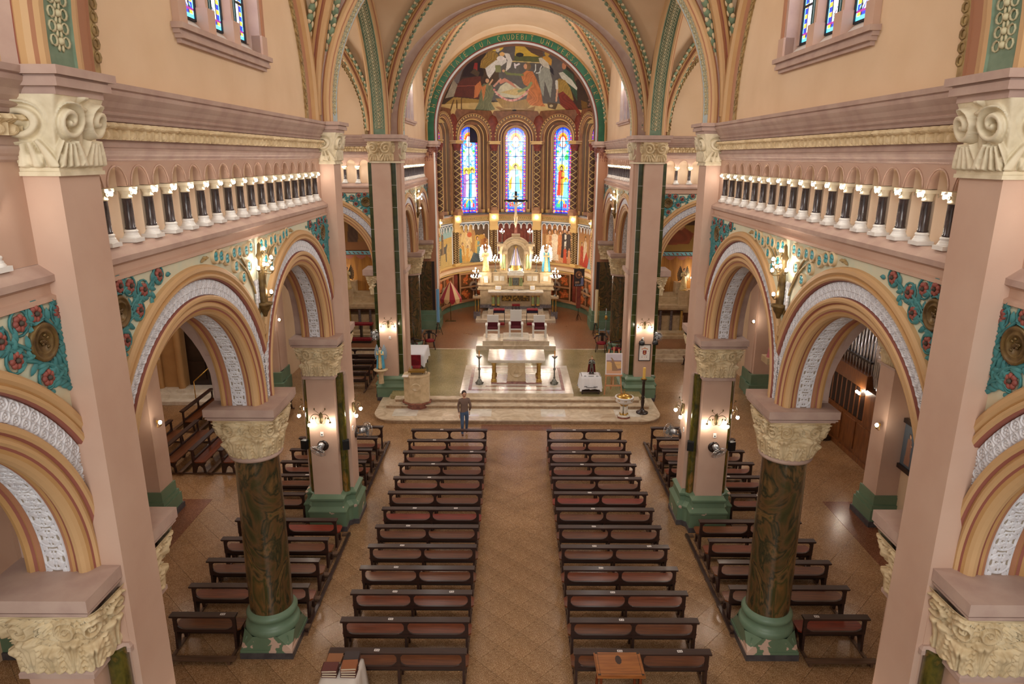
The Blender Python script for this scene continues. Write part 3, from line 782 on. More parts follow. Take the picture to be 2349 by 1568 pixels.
# chancel piers (P3): broad front pilaster, green tile strips, nave pilaster
def make_p3():
    t = thing('pier', '', 'pier', (-XP, Y3, 0)); f = -.78
    ob('shaft', M().box(-.62, .55, -.45, .7, 1.0, 10.7), [PINK], t)
    ob('front_pilaster', M().box(-.47, .25, f, -.3, 1.0, 10.6), [PINK], t)
    ob('nave_pilaster', M().box(.2, .625, -.32, .42, 1.0, 10.6), [PINK], t)
    tm = M().box(-.1, .1, -.05, .05, 0, .86).mesh('tile', [GTILE])
    for k in range(10):
        for x, y in ((.335, -.46), (-.56, -.46)):
            if 1.05 + k * .872 < 9.6: ob('tile', tm, None, t, (x, y, 1.05 + k * .872))
    ob('tile_backing', M().box(.24, .44, -.5, -.3, 1.0, 9.75).box(-.66, -.46, -.5, -.3, 1.0, 9.75), [WHITE], t)
    ob('base', rings(PBASE, PBM, cross, a=.5, F=.78, N=.62, b=.36), [GREENS, PLINTH], t)
    ob('neck_ring', M().box(-.52, .66, f - .06, .45, 9.74, 9.8), [CAP_REL], t)
    def cv(u, v, k): return carve_volute(u, v, 2 if k in (0, 3) else 1)
    ob('volute_capital', loft_cap((.38, .25), (.46, .37), 9.78, 10.55, 30, 30, cv, 40, 40, 2.2), [CREAM_REL], t, (-.11, f + .25, 0))
    ob('volute_capital', VOL_ME, None, t, (.38, .05, 0))
    ob('upper_abacus', M().box(-.65, .72, f - .16, .6, 10.55, 10.66).box(-.72, .80, f - .24, .62, 10.66, 10.8), [MAUVE], t)
    for yy, nm in ((.55, 'arcade_capital'),):
        ob(nm, loft_cap((.42, .5), (.56, .62), 4.47, 5.27, 9, 12, carve2, 30, 34, 1.9), [CREAM_REL], t, (0, yy - .2, 0))
        ob('abacus', abacus(.655, .7), [MAUVE], t, (0, yy - .2, 0))
    ob('arcade_capital', loft_cap((.35, .42), (.5, .56), 4.47, 5.27, 9, 12, carve2, 30, 34, 1.9), [CREAM_REL], t, (-.45, -.0, 0))
    ob('abacus', M().box(-1.1, -.4, -.5, .66, 5.27, 5.5).box(-1.02, -.4, -.45, .6, 5.2, 5.27), [MAUVE], t)
    return t
pier3 = make_p3(); pier3['label'] = 'pink chancel pier behind the marble steps, with a lit wall lamp, left'
p3r = copy_tree(pier3, None, True, 'pink chancel pier with the framed coat of arms, right')
# apse jamb piers (P4)
p4 = thing('pier', 'marble-painted jamb pier of the apse arch behind the blue flag, left', 'pier', (-4.95, 38.75, 0))
ob('shaft', M().box(-.9, .55, -.55, .55, .45, 10.3), [TERRA], p4)
ob('painted_panel', M().box(-.85, .2, -.6, -.5, 1.5, 4.3), [MARB], p4)
ob('dark_strip', M().box(.22, .38, -.6, -.5, 1.4, 4.3), [W_EBON], p4)
ob('white_edge', M().box(.50, .57, -.58, -.40, 1.4, 10.2), [WHITE], p4)
ob('base', M().box(-1.0, .68, -.98, .6, .45, .95).box(-.96, .62, -.86, .6, .95, 1.3).box(-.9, .58, -.7, .6, 1.3, 1.5), [GREENS], p4)
ob('arcade_capital', loft_cap((.45, .35), (.6, .55), 4.47, 5.27, 9, 12, carve2, 24, 30, 1.9), [CREAM_REL], p4, (-.28, -.35, 0))
ob('abacus', abacus(.66, .62), [MAUVE], p4, (-.28, -.35, 0))
ob('volute_capital', loft_cap((.42, .5), (.5, .58), 9.75, 10.5, 12, 16, carve2, 24, 24, 2), [REDM], p4, (.1, -.0, 0))
ob('upper_abacus', M().box(-.5, .72, -.72, .6, 10.5, 10.62).box(-.5, .78, -.8, .6, 10.62, 10.8), [MAUVE], p4)
copy_tree(p4, None, True, 'marble-painted jamb pier of the apse arch behind the yellow flag, right')

# ------------------------------------------------------------------ nave and chancel walls (left built, right mirrored)
RZ = pi / 2
def nave_wall():
    w = struct('wall_left')
    for yc, fl, dc in ((4.6, True, False), (9.87, True, True), (14.88, False, True)):
        add_arch(w, (-WX, yc, 0), RZ)
        s = add_spandrel(w, (-WX, yc, 0), RZ, False, dc)
        if not (fl and dc) and yc > 12: s.scale.x = -1
        if yc < 5: s.scale.x = -1
    ob('wall_panel', M().box(-WX - .8, -WX, 7.05, 7.4, 5.5, 8.56).box(-WX - .8, -WX, 17.3, 18.1, 5.5, 8.56), [PINK], w)
    add_run(w, (-WX, 0, 0), RZ, 7.3, 17.6, [7.65 + .523 * k for k in range(19)])
    add_run(w, (-WX, 0, 0), RZ, 1.0, 6.95, [6.3 - .523 * k for k in range(9)][::-1])
    return w
wl = nave_wall(); wr = mirror_struct(wl, 'wall_right')
def chancel_wall():
    w = struct('wall_left_chancel')
    for yc in (30.99, 36.0):
        add_arch(w, (-WX, yc, 0), RZ)
        s = add_spandrel(w, (-WX, yc, 0), RZ, False, True, True)
        if yc > 33: s.scale.x = -1
    ob('wall_panel', M().box(-WX - .8, -WX, 28.3, 28.6, 5.5, 8.56), [PINK], w)
    add_run(w, (-WX, 0, 0), RZ, 28.5, 38.4, [28.9 + .523 * k for k in range(18)])
    for a, b, z0, z1 in ((28.5, 31.2, 10.8, 15.5), (34.4, 38.7, 10.8, 15.5), (31.2, 34.4, 10.8, 11.6), (31.2, 34.4, 14.4, 15.5)):
        ob('wall_panel', M().box(-WX - .5, -WX - .09, a, b, z0, z1), [CREAM], w)
    return w
cl = chancel_wall(); cr = mirror_struct(cl, 'wall_right_chancel')
# upper nave walls with their windows
def upper_wall():
    w = struct('wall_left_clerestory'); x1, x0 = -WX - .09, -WX - .75
    for a, b, z0, z1 in ((-1.5, 10.55, 10.8, 16), (13.82, 18, 10.8, 16), (10.55, 13.82, 10.8, 11.75), (10.55, 13.82, 14.6, 16)):
        ob('wall_panel', M().box(x0, x1, a, b, z0, z1), [CREAM], w)
    return w
ul = upper_wall(); ur = mirror_struct(ul, 'wall_right_clerestory')
# stained glass field for lancets
def lancet_canvas(seed, w=40, h=150):
    c = Canvas(w, h, 1.0, (40, 60, 200)); r = random.Random(seed)
    for k in range(16):
        y = h - 6 - k * 9.5
        c.poly([(w - 8, y), (w - 3, y), (w - 3, y - 4), (w - 8, y - 4)], (250, 200, 60)); c.poly([(3, y), (7, y), (7, y - 4), (3, y - 4)], (240, 150, 50))
    c.poly([(w - 3, 0), (w, 0), (w, h), (w - 3, h)], (130, 220, 255)); c.poly([(0, 0), (2, 0), (2, h), (0, h)], (90, 160, 255))
    c.poly([(9, 0), (w - 9, 0), (w - 9, h - 10), (9, h - 10)], (232, 226, 250))
    for k in range(22):
        x, y = 9 + r.random() * (w - 18), r.random() * (h - 14); a = r.random() * 3
        c.line([(x - 8 * cos(a), y - 8 * sin(a)), (x + 8 * cos(a), y + 8 * sin(a))], 1.6, r.choice([(130, 220, 160), (120, 190, 250), (170, 235, 190), (90, 110, 210)]))
    for k in range(26):
        x, y = r.random() * w, r.random() * h; c.line([(x, y), (x + 5, y + 6)], .8, (30, 30, 60))
    c.line([(9, 0), (9, h)], 1.2, (20, 20, 50)); c.line([(w - 9, 0), (w - 9, h)], 1.2, (20, 20, 50))
    c.line([(0, h - 10), (w, h - 10)], 2, (130, 40, 110)); c.poly([(0, h - 6), (w, h - 6), (w, h), (0, h)], (90, 200, 250))
    return c
def nave_window(n):
    t = struct('window_%d' % n); x = -WX - .09
    def P(y0, y1, z0, z1, a, b, mt, nm='window_frame', p=None):
        return ob(nm, M().box(x + a, x + b, y0, y1, z0, z1), [mt], p or t)
    # sill mouldings
    ob('window_sill', M().box(x - .02, x + .16, 10.32, 14.05, 11.72, 11.80).box(x - .02, x + .10, 10.36, 14.01, 11.66, 11.72).box(x - .02, x + .13, 10.4, 13.97, 11.60, 11.66).box(x - .02, x + .07, 10.45, 13.93, 11.54, 11.60), [MAUVE], t)
    sl = M(); sl.add([(x + .02, 10.62, 11.78), (x + .02, 13.74, 11.78), (x - .2, 13.74, 12.0), (x - .2, 10.62, 12.0)], [(0, 1, 2, 3)], 0)
    ob('sloping_sill', sl, [mat('grey_sill', (188, 180, 172), rough=.8)], t)
    for y0, s in ((10.55, 1), (13.82, -1)):
        a, b = sorted((y0, y0 + s * .1)); P(a, b, 11.78, 14.6, -.3, .06, MAUVE)
        a, b = sorted((y0 - s * .1, y0)); P(a, b, 12.15, 14.6, -.02, .09, TERRA)
        a, b = sorted((y0 - s * .16, y0 + s * .1)); P(a, b, 11.78, 12.15, -.1, .1, PINK)
        a, b = sorted((y0 + s * .1, y0 + s * .2)); P(a, b, 12.0, 14.6, -.3, -.15, MAUVE)
    for k, y0 in enumerate((11.58, 12.60)):
        P(y0, y0 + .10, 12.2, 14.6, -.2, -.01, PINK, 'mullion'); P(y0 - .02, y0 + .26, 11.8, 12.21, -.2, .02, PINK, 'mullion_base')
        ob('mullion_colonnette', M().lathe([(.07, 12.1), (.065, 14.6)], 12, 0, (x - .06, y0 + .18, 0)), [mat('teal_colonnette', (22, 74, 76), rough=.2)], t)
    for k, (a, b) in enumerate(((10.75, 11.58), (11.80, 12.60), (12.85, 13.62))):
        c = lancet_canvas(n * 10 + k)
        g = c.obj('stained_glass', lambda u, v, a=a, b=b: (x - .19, a + (b - a) * u, 12.0 + 2.6 * v), GLASSM, t)
        ld = M()
        for z in (12.0, 12.62, 13.25, 13.9): ld.box(x - .195, x - .165, a, b, z, z + .035)
        ld.box(x - .2, x - .16, a - .03, a + .01, 12.0, 14.6).box(x - .2, x - .16, b - .03, b + .03, 12.0, 14.6)
        ob('lead_bars', ld, [LEAD], t)
    ob('window_backing', M().box(x - .4, x - .3, 10.4, 14.0, 11.5, 14.7), [LEAD], t)
    return t
win1 = nave_window(1); win2 = mirror_struct(win1, 'window_2')
def chancel_window(n):
    t = struct('window_%d' % n); x = -WX - .09
    ob('window_sill', M().box(x - .02, x + .14, 31.0, 34.6, 11.5, 11.6).box(x - .02, x + .08, 31.1, 34.5, 11.42, 11.5), [MAUVE], t)
    for a, b in ((31.2, 31.35), (34.25, 34.4), (32.2, 32.4), (33.2, 33.4)): ob('mullion', M().box(x - .4, x + .02, a, b, 11.6, 14.4), [MAUVE], t)
    for k, (a, b) in enumerate(((31.35, 32.2), (32.4, 33.2), (33.4, 34.25))):
        lancet_canvas(n * 10 + k, 20, 70).obj('stained_glass', lambda u, v, a=a, b=b: (x - .41, a + (b - a) * u, 11.6 + 2.8 * v), GLASSM, t)
    ob('window_backing', M().box(x - .5, x - .43, 31.2, 34.4, 11.5, 14.4), [LEAD], t)
    return t
win3 = chancel_window(3); win4 = mirror_struct(win3, 'window_4')

# ------------------------------------------------------------------ transept east walls (plane facing the nave entrance) with the chapel arch
def transept_east():
    w = struct('wall_left_transept'); yy = 28.2 - .02
    cx = -8.07
    for c in (cx, cx - 5.0):
        add_arch(w, (c, yy, 0), 0)
    s = add_spandrel(w, (cx, yy, 0), 0, False, False); s.scale.x = -1
    s = add_spandrel(w, (cx - 5.0, yy, 0), 0, False, False)
    ob('wall_panel', M().box(cx + 2.5, -5.6, yy - .0, yy + .8, 5.5, 8.56), [PINK], w)
    add_run(w, (0, yy, 0), 0, -15.6, -5.75, [-5.89 - .527 * k for k in range(18)][::-1], .527)
    ob('wall_panel', M().box(-16, -5.6, yy + .09, yy + .6, 10.8, 15.8), [CREAM], w)
    # support between the two arches and closing wall under the outer arch
    ob('wall_panel', M().box(cx - 2.9, cx - 2.1, yy, yy + .9, 1.0, 5.5), [PINK], w)
    ob('wall_base', M().box(cx - 3.0, cx - 2.0, yy - .1, yy + 1, 0, .55).box(cx - 2.95, cx - 2.05, yy - .06, yy + 1, .55, 1.0), [GREENS], w)
    return w
tl = transept_east(); tr = mirror_struct(tl, 'wall_right_transept')

# ------------------------------------------------------------------ aisle and transept outer walls
def aisle_wall():
    w = struct('wall_left_aisle')
    ob('wall_panel', M().box(-10.95, -10.6, -2, 18.1, 0, 8.0), [CREAM], w)
    for y in (12.38, 17.72):
        ob('aisle_pilaster', M().box(-10.7, -10.0, y - .42, y + .3, .9, 4.6), [PINK], w)
        ob('pilaster_base', M().box(-10.8, -9.82, y - .6, y + .48, 0, .16, 1).box(-10.8, -9.86, y - .56, y + .44, .16, .5).box(-10.8, -9.9, y - .52, y + .4, .5, .62).box(-10.8, -9.95, y - .47, y + .35, .62, .9), [GREENP, PLINTH], w)
        ob('pilaster_capital', loft_cap((.36, .36), (.5, .5), 4.62, 5.3, 6, 10, carve2, 24, 26, 1.9), [CREAM_REL], w, (-10.36, y - .06, 0))
        ob('abacus', abacus(.6, .6).box(-.5, .42, -.45, .45, 4.55, 4.62), [MAUVE], w, (-10.36, y - .06, 0))
    ob('transept_return_wall', M().box(-16, -10.6, 17.7, 18.05, 0, 15.5), [PINK], w)
    ob('transept_end_wall', M().box(-16, -15.6, 18, 28.6, 0, 15.5), [CREAM], w)
    # aisle vault and its transverse arches
    for y in (YC, Y2):
        pr = [(2.1, .3, 0), (2.1, -.3, 0), (2.5, -.3, 0), (2.5, .3, 0), (2.1, .3, 0)]
        m = M(); pth = [(V(-7.83 + 0, y, ZA), V(cos(t), 0, sin(t)), V(0, 1, 0)) for t in [pi * i / 28 for i in range(29)]]
        m.sweep(pr, pth); ob('aisle_arch', m, [MAUVE], w)
    return w
def vault_mesh(hx, hy, z0, H, Hd, n=24, k=8):
    m = M()
    for sg in (-1, 1):
        for ax in (0, 1):
            def f(a, b):
                s = -1 + 2 * a; q = sqrt(max(0, 1 - s * s)); za = z0 + H * q; zd = z0 + Hd * q
                z = za + (zd - za) * b; w = sg * (1 - b * (1 - abs(s)))
                return (s * hx, w * hy, z) if ax == 0 else (w * hx, s * hy, z)
            m.grid(f, n, k, 0)
    return m
al = aisle_wall()
for yc, hy in ((4.6, 2.6), (9.87, 2.5), (14.9, 2.6)):
    ob('aisle_vault', vault_mesh(2.2, hy, ZA + .1, 2.3, 2.5, 16, 4), [MAUVE], al, (-7.83 - .0, yc, 0))
ar = mirror_struct(al, 'wall_right_aisle')

# ------------------------------------------------------------------ vaults and ribs
RIBM = [OCHRE, RED, GOLDEN, LEAFG, CREAM_REL, TERRA, CARV, MAUVE]
def diag_ribs(hx, hy, z0, Hd, trim=0.0, foliage=True):
    m = M(); f = M()
    for sg in (-1, 1):
        pts = []
        for i in range(41):
            s = -cos(pi * i / 40); pts.append(V(s * hx, s * sg * hy, z0 + Hd * sqrt(max(0, 1 - s * s))))
        side = V(sg * hy, -hx, 0).normalized() if sg > 0 else V(hy, hx, 0).normalized()
        pth = []
        for i, p in enumerate(pts):
            t = (pts[min(40, i + 1)] - pts[max(0, i - 1)]).normalized(); n = side.cross(t).normalized()
            if n.z < 0 and abs(n.z) > .02: n = -n
            if i in (0, 40): n = V(-p.x, -p.y, 0).normalized() * -1
            pth.append((p, side, n))
        pr = [(-.17, .06, 0), (-.17, -.03, 0), (-.12, -.06, 1), (-.09, -.06, 5), (-.075, -.13, 2), (-.03, -.17, 2), (.03, -.17, 2), (.075, -.13, 5), (.09, -.06, 1), (.12, -.06, 0), (.17, -.03, 0), (.17, .06, 0)]
        m.sweep(pr, pth)
        if foliage:
            k = 0
            for i in range(1, 40):
                for q in (0, .5):
                    p = pts[i].lerp(pts[i + 1], q); t = (pts[i + 1] - pts[i]).normalized(); k += 1
                    for sd in (-1, 1):
                        c = p + side * sd * .29; nn = pth[i][2]
                        # leaf pad and pale curl
                        if abs(t.dot(nn)) > .95: continue
                        B = Matrix((side * sd, t, side.cross(t))).transposed()
                        for (o_, ra, rb, mi) in ((c, .095, .12, 0), (c + t * .15 + side * sd * .03, .06, .07, 1), (c - side * sd * .07 + t * .08, .03, .09, 1)):
                            q_ = M().ball((0, 0, 0), 1, 8, 4, 0, (ra, rb, .04)); k0 = len(f.v)
                            f.add([tuple(o_ + B @ Vector(v_)) for v_ in q_.v], q_.f, mi, True)
        
    return m, f
def ring_arch(r_in, r_out, th, cx=0, z0=11, foot=10.8, n=44, band=None):
    """transverse arch in the local xz plane, centred, thickness 2*th along y."""
    pr = [(r_out + .25, -th, 7), (r_in + .22, -th, 1), (r_in + .20, -th - .01, 2), (r_in + .17, -th - .04, 2), (r_in + .10, -th - .05, 2), (r_in + .05, -th - .02, 5), (r_in + .03, -th + .02, 2), (r_in, -th + .06, 2), (r_in, -th + .13, 3),
          (r_in + .02, -th + .15, 3), (r_in + .02, th - .15, 3), (r_in, th - .13, 2), (r_in, th - .06, 2), (r_in + .05, th, 2), (r_in + .22, th, 7), (r_out + .25, th, 7)]
    m = M(); P = [(0, -(z0 - foot))] + [(pi * i / n, 0) for i in range(n + 1)] + [(pi, -(z0 - foot))]
    m.sweep(pr, [(V(cx, 0, z0 + dz), V(cos(t), 0, sin(t)), V(0, 1, 0)) for t, dz in P])
    # carved vine on the soffit
    v = M(); L = pi * r_in; k = int(L / .125)
    for i in range(k):
        t = pi * (i + .5) / k; c = (cx + (r_in + .012) * cos(t), 0, z0 + (r_in + .012) * sin(t)); rt = Matrix.Translation(c) @ Matrix.Rotation(-t - pi / 2, 4, 'Y')
        for s in (-1, 1):
            q = M(); ringtube((0, s * (th - .15) * .5, 0), .05, .014, 'z', 8, 3, 0, q); q.ball((.06, s * (th - .15) * .15, 0), .028, 5, 3, 0, (1.6, .7, .5)); q.xf(rt); v.join(q)
        q = M().ball((0, 0, 0), .04, 6, 4).xf(rt); v.join(q)
    return m, v
ceil = struct('ceiling')
def vault(nm, loc, hx, hy, H, Hd, ribs=True, off=(0, 0), z0=11.0):
    c = ob('vault_bay', vault_mesh(hx, hy, z0, H, Hd), [CREAM], ceil, loc)
    if ribs:
        rm, fo = diag_ribs(hx - .05, hy - .05, z0 - .05, Hd)
        r = ob('diagonal_ribs', rm, RIBM, c); ob('rib_foliage', fo, [LEAFG, CREAM_REL], r, kind='stuff')
vault('nave', (0, 12.42, 0), 5.0, 5.05, 4.7, 5.4)
vault('crossing', (0, 22.95, 0), 5.15, 5.0, 4.75, 5.6)
vault('chancel', (0, 33.7, 0), 5.2, 5.5, 5.75, 6.5)
for s in (-1, 1): vault('transept', (s * 10.7, 22.9, 0), 5.0, 5.15, 4.7, 5.4)
VINE_G = mat('pale_vine', (196, 186, 150), rough=.7)
GREENB = mat('green_band_paint', (120, 140, 116), (100, 122, 98), sc=5, rough=.6)
BLUEB = mat('pale_blue_band', (176, 190, 190), rough=.6)
def place_arch(loc, rz, r_in=4.57, th=.34, r_out=4.95, green=True):
    am, vm = ring_arch(r_in, r_out, th)
    mats = list(RIBM); mats[3] = GREENB if green else BLUEB
    a = ob('vault_arch', am, mats, ceil, loc, (0, 0, rz)); ob('arch_vine', vm, [VINE_G], a, kind='stuff')
place_arch((0, Y1, 0), 0); place_arch((0, Y2, 0), 0, green=False); place_arch((0, Y3 + .1, 0), 0, 4.5, .3, 5.2, False)
for s in (-1, 1):
    place_arch((s * 5.35, 22.9, 0), pi / 2, 4.72, .36, 4.9)
# wall ribs (formerets) with a carved foliage edge
def formeret(parent, loc, rz, r=4.05):
    pr = [(r, .0, 6), (r, .04, 6), (r + .13, .05, 5), (r + .15, .03, 5), (r + .38, .05, 0), (r + .45, .12, 2), (r + .55, .16, 2), (r + .65, .14, 1), (r + .7, .1, 2), (r + .9, .12, 2)]
    m = M(); P = [(0, -.2)] + [(pi * i / 40, 0) for i in range(41)] + [(pi, -.2)]
    m.sweep(pr, [(V(0, 0, 11 + dz), V(cos(t), 0, sin(t)), V(0, -1, 0)) for t, dz in P])
    a = ob('wall_rib', m, RIBM, parent, loc, (0, 0, rz)); e = M(); k = 90
    for i in range(k):
        t = pi * (i + .5) / k; ringtube(((r + .04) * cos(t), -.045, 11 + (r + .04) * sin(t)), .055, .02, 'y', 7, 3, 0, e)
    ob('carved_edge', e, [CARV], a, kind='stuff')
for s in (-1, 1):
    formeret(ceil, (-s * (-WX - .09), 12.42, 0), -RZ * s)
    formeret(ceil, (s * -10.1, 28.29, 0), 0)
# ------------------------------------------------------------------ apse
AY, AR = 40.5, 4.75
def pol(th, r, z): return (r * sin(th), AY + r * cos(th), z)
apse = struct('wall_apse')
BROWN = mat('brown_mural_paint', (136, 88, 56), (110, 68, 42), sc=4, rough=.55)
DKBRN = mat('dark_brown_moulding', (104, 78, 50), rough=.5)
TAN = mat('tan_moulding', (176, 128, 88), rough=.55)
GOLDP = mat('gold_moulding', (214, 176, 110), rough=.45)
REDBR = mat('red_brown_field', (132, 58, 40), (108, 44, 32), sc=6, rough=.6)
BLUEF = mat('blue_grey_field', (120, 136, 150), rough=.6)
def band(prof, mats, n=60, a0=-pi / 2 - .12, a1=pi / 2 + .12, name='apse_moulding', parent=None):
    m = M(); pth = []
    for i in range(n + 1):
        th = a0 + (a1 - a0) * i / n; pth.append((V(0, AY, 0), V(sin(th), cos(th), 0), V(0, 0, 1)))
    m.sweep(prof, pth); return ob(name, m, mats, parent or apse)
band([(4.9, .4, 0), (4.9, 6.42, 0)], [BROWN], name='wall_panel')
band([(5.75, 6.3, 0), (5.75, 12.6, 0)], [BROWN], name='wall_panel')
band([(4.6, .45, 0), (4.6, .78, 0), (4.58, .80, 1), (4.52, .81, 1), (4.56, .86, 1), (4.75, .93, 1)], [GREENS, TAN], name='green_base')
band([(4.78, 2.68, 0), (4.70, 2.72, 0), (4.70, 2.80, 1), (4.62, 2.86, 1), (4.62, 2.98, 1), (4.72, 3.03, 2), (4.74, 3.12, 3), (4.72, 3.14, 0), (4.70, 3.22, 0), (4.74, 3.30, 2), (4.8, 3.32, 2)], [GOLDP, CREAM, TAN, REDBR], name='dado_cornice')
band([(4.72, 5.95, 0), (4.66, 5.98, 0), (4.66, 6.03, 1), (4.66, 6.25, 0), (4.60, 6.29, 2), (4.56, 6.33, 2), (4.56, 6.40, 3), (4.9, 6.46, 3)], [GOLDP, CARV, TAN, PLINTH], name='frieze')
e = M()
for i in range(110):
    th = -1.6 + 3.2 * i / 109; c = pol(th, 4.655, 6.14); q = ringtube((0, 0, 0), .075, .018, 'y', 9, 3).xf(Matrix.Translation(c) @ Matrix.Rotation(-th, 4, 'Z')); e.join(q)
ob('frieze_scrolls', e, [GOLDP], apse, kind='stuff')
# conch with the painted scene
def conch(u, v):   # u across, v up
    a = (u - .5) * pi * .98; f = v
    el = f * pi / 2 * .96; r = 4.62
    return (r * sin(a) * cos(el), AY + .2 + r * cos(a) * cos(el), 11.95 + r * sin(el))
def mural():
    w, h = 380, 190; c = Canvas(w, h, 1.25, (58, 44, 30))
    x0, y0 = 994, 92
    def P(*l): return [(x - x0, y - y0) for x, y in l]
    def px(a, b): return (960 + a / 7.13 - x0, 60 + b / 7.13 - y0)
    def pr(a, b): return (1180 + a / 7.13 - x0, 60 + b / 7.13 - y0)
    def A(l): return [px(*q) for q in l]
    def B(l): return [pr(*q) for q in l]
    c.noise(.3, (6, 14))
    c.poly(P((1110, 95), (1230, 92), (1300, 120), (1290, 240), (1120, 230)), (92, 86, 80)); c.noise(.12, (9,))
    c.poly(A([(250, 1400), (560, 1160), (1000, 1200), (1000, 1568), (300, 1568)]), (150, 118, 56)); c.poly(P((994, 240), (1180, 232), (1290, 240), (1372, 262), (1372, 282), (994, 282)), (196, 164, 104))
    c.poly(B([(700, 1260), (1100, 1400), (1250, 1568), (600, 1568), (420, 1320)]), (196, 166, 106)); c.noise(.1, (30,))
    # alcove bed, curtain
    c.poly(A([(560, 1150), (590, 980), (700, 860), (1010, 810), (1010, 1190)]), (92, 44, 28), fold=.15, per=9, ang=.2); c.line(A([(600, 985), (1000, 970)]), 1.6, (150, 78, 58))
    c.poly(A([(690, 830), (740, 640), (1000, 560), (1060, 820)]), (38, 24, 20)); c.poly(A([(420, 1180), (560, 850), (620, 960), (560, 1150)]), (150, 138, 116), fold=.25, per=7)
    c.poly(A([(600, 940), (560, 880), (620, 740), (780, 620), (700, 720), (640, 930)]), (104, 96, 92)); c.poly(A([(880, 700), (900, 600), (950, 600), (950, 740)]), (150, 44, 32)); c.poly(A([(830, 760), (900, 690), (990, 760), (960, 830)]), (78, 62, 40))
    # stool
    c.poly(A([(520, 1200), (630, 1165), (710, 1180), (600, 1215)]), (170, 132, 70)); 
    for a, b in (((560, 1210), (500, 1400)), ((610, 1215), (620, 1450)), ((690, 1185), (690, 1380))): c.line(A([a, b]), 3, (92, 66, 34))
    # window landscape
    c.poly(P((1180, 105), (1238, 105), (1242, 142), (1178, 140)), (206, 170, 56)); c.poly(P((1196, 102), (1242, 108), (1244, 134), (1215, 120)), (92, 66, 46), fold=.5, per=3.5, ang=1.5); c.poly(P((1178, 128), (1242, 130), (1242, 142), (1178, 141)), (88, 92, 44)); c.ell(*px(1640, 470), 9, 5, (36, 36, 26)); c.line(P((1172, 141), (1238, 144)), 2, (200, 174, 110))
    # bearded man holding the child in linen
    c.poly(A([(990, 680), (1010, 560), (1120, 420), (1200, 380), (1290, 470), (1290, 600), (1100, 700)]), (150, 118, 52), fold=.5, per=4, ang=.7); c.poly(A([(1080, 700), (1290, 560), (1310, 900), (1160, 980), (1020, 900)]), (74, 54, 34)); c.ell(*px(1265, 340), 15, 10, (226, 190, 58)); c.ell(*px(1270, 330), 5, 6, (196, 146, 110)); c.ell(*px(1280, 385), 4.5, 6, (206, 196, 178))
    c.poly(A([(1080, 690), (1250, 560), (1420, 520), (1430, 590), (1250, 720), (1150, 860), (1110, 800)]), (218, 212, 202), fold=.22, per=5, ang=.6); c.poly(A([(1380, 440), (1470, 450), (1520, 570), (1490, 680), (1410, 750), (1440, 560)]), (214, 206, 192), fold=.18, per=4); c.ell(*px(1350, 460), 6, 5, (226, 178, 110)); c.ell(*px(1330, 530), 9, 6, (232, 222, 214))
    c.poly(A([(1240, 640), (1330, 640), (1340, 760), (1250, 760)]), (128, 128, 84))
    # doves
    c.line(A([(1560, 620), (1570, 680)]), 4, (214, 204, 204)); c.line(A([(1590, 640), (1630, 620)]), 4, (214, 204, 204))
    # kneeling angel left
    c.poly(A([(980, 1240), (1000, 1000), (1100, 900), (1180, 960), (1240, 1060), (1180, 1250), (1250, 1360), (1000, 1420), (900, 1400)]), (112, 112, 78), fold=.35, per=6); c.poly(A([(900, 1180), (910, 980), (1000, 900), (1030, 1000), (960, 1160)]), (190, 112, 62), fold=.2, per=3); c.poly(A([(1020, 1000), (1100, 960), (1080, 1100), (1050, 1230)]), (190, 118, 66), fold=.2, per=3); c.ell(*px(1090, 890), 7, 8, (64, 42, 28)); c.ell(*px(1115, 895), 4, 5, (206, 156, 118)); c.line(A([(1150, 960), (1200, 880)]), 3.5, (206, 156, 118))
    # cradle
    c.poly(A([(1250, 1120), (1330, 980), (1420, 920), (1560, 940), (1640, 1000), (1720, 1040), (1800, 1100), (1640, 1180), (1400, 1160)]), (198, 190, 160)); c.poly(A([(1300, 900), (1400, 850), (1520, 920), (1600, 1010), (1560, 1000), (1420, 910), (1330, 950)]), (196, 128, 104)); c.poly(A([(1330, 1080), (1600, 1010), (1750, 1060), (1780, 1110), (1560, 1130)]), (196, 170, 112), fold=.2, per=5, ang=.5)
    c.poly(A([(1250, 1180), (1400, 1180), (1560, 1230), (1850, 1160), (1830, 1280), (1760, 1350), (1380, 1340)]), (158, 122, 62), fold=.45, per=2.2, ang=.1); c.poly(A([(1250, 1320), (1300, 1310), (1400, 1350), (1750, 1350), (1900, 1300), (1880, 1380), (1720, 1440), (1400, 1420)]), (150, 108, 56)); c.ell(*px(1560, 1370), 5, 2.2, (30, 22, 16))
    for k in range(26):
        t = k / 25; x = 1230 + 640 * t; y = 1040 + 170 * sin(pi * min(1, t * 1.15)) ** .8 if t < .9 else 1120
        c.ell(*px(x, y), 2.9, 2.4, (222, 162, 150) if k % 3 else (196, 120, 112))
    for k in range(6): c.ell(*px(1230 + 20 * k, 980 - 22 * k), 2.4, 2.2, (206, 150, 128))
    # kneeling angel right with grey wings
    c.poly(B([(370, 760), (460, 660), (560, 700), (610, 900), (575, 1170), (480, 900), (460, 1150), (420, 1080)]), (150, 150, 136), fold=.18, per=4, ang=.3); c.line(B([(330, 630), (330, 720), (310, 750)]), 2.4, (200, 200, 190)); c.line(B([(430, 650), (405, 700), (400, 760), (340, 770)]), 2.4, (200, 200, 190))
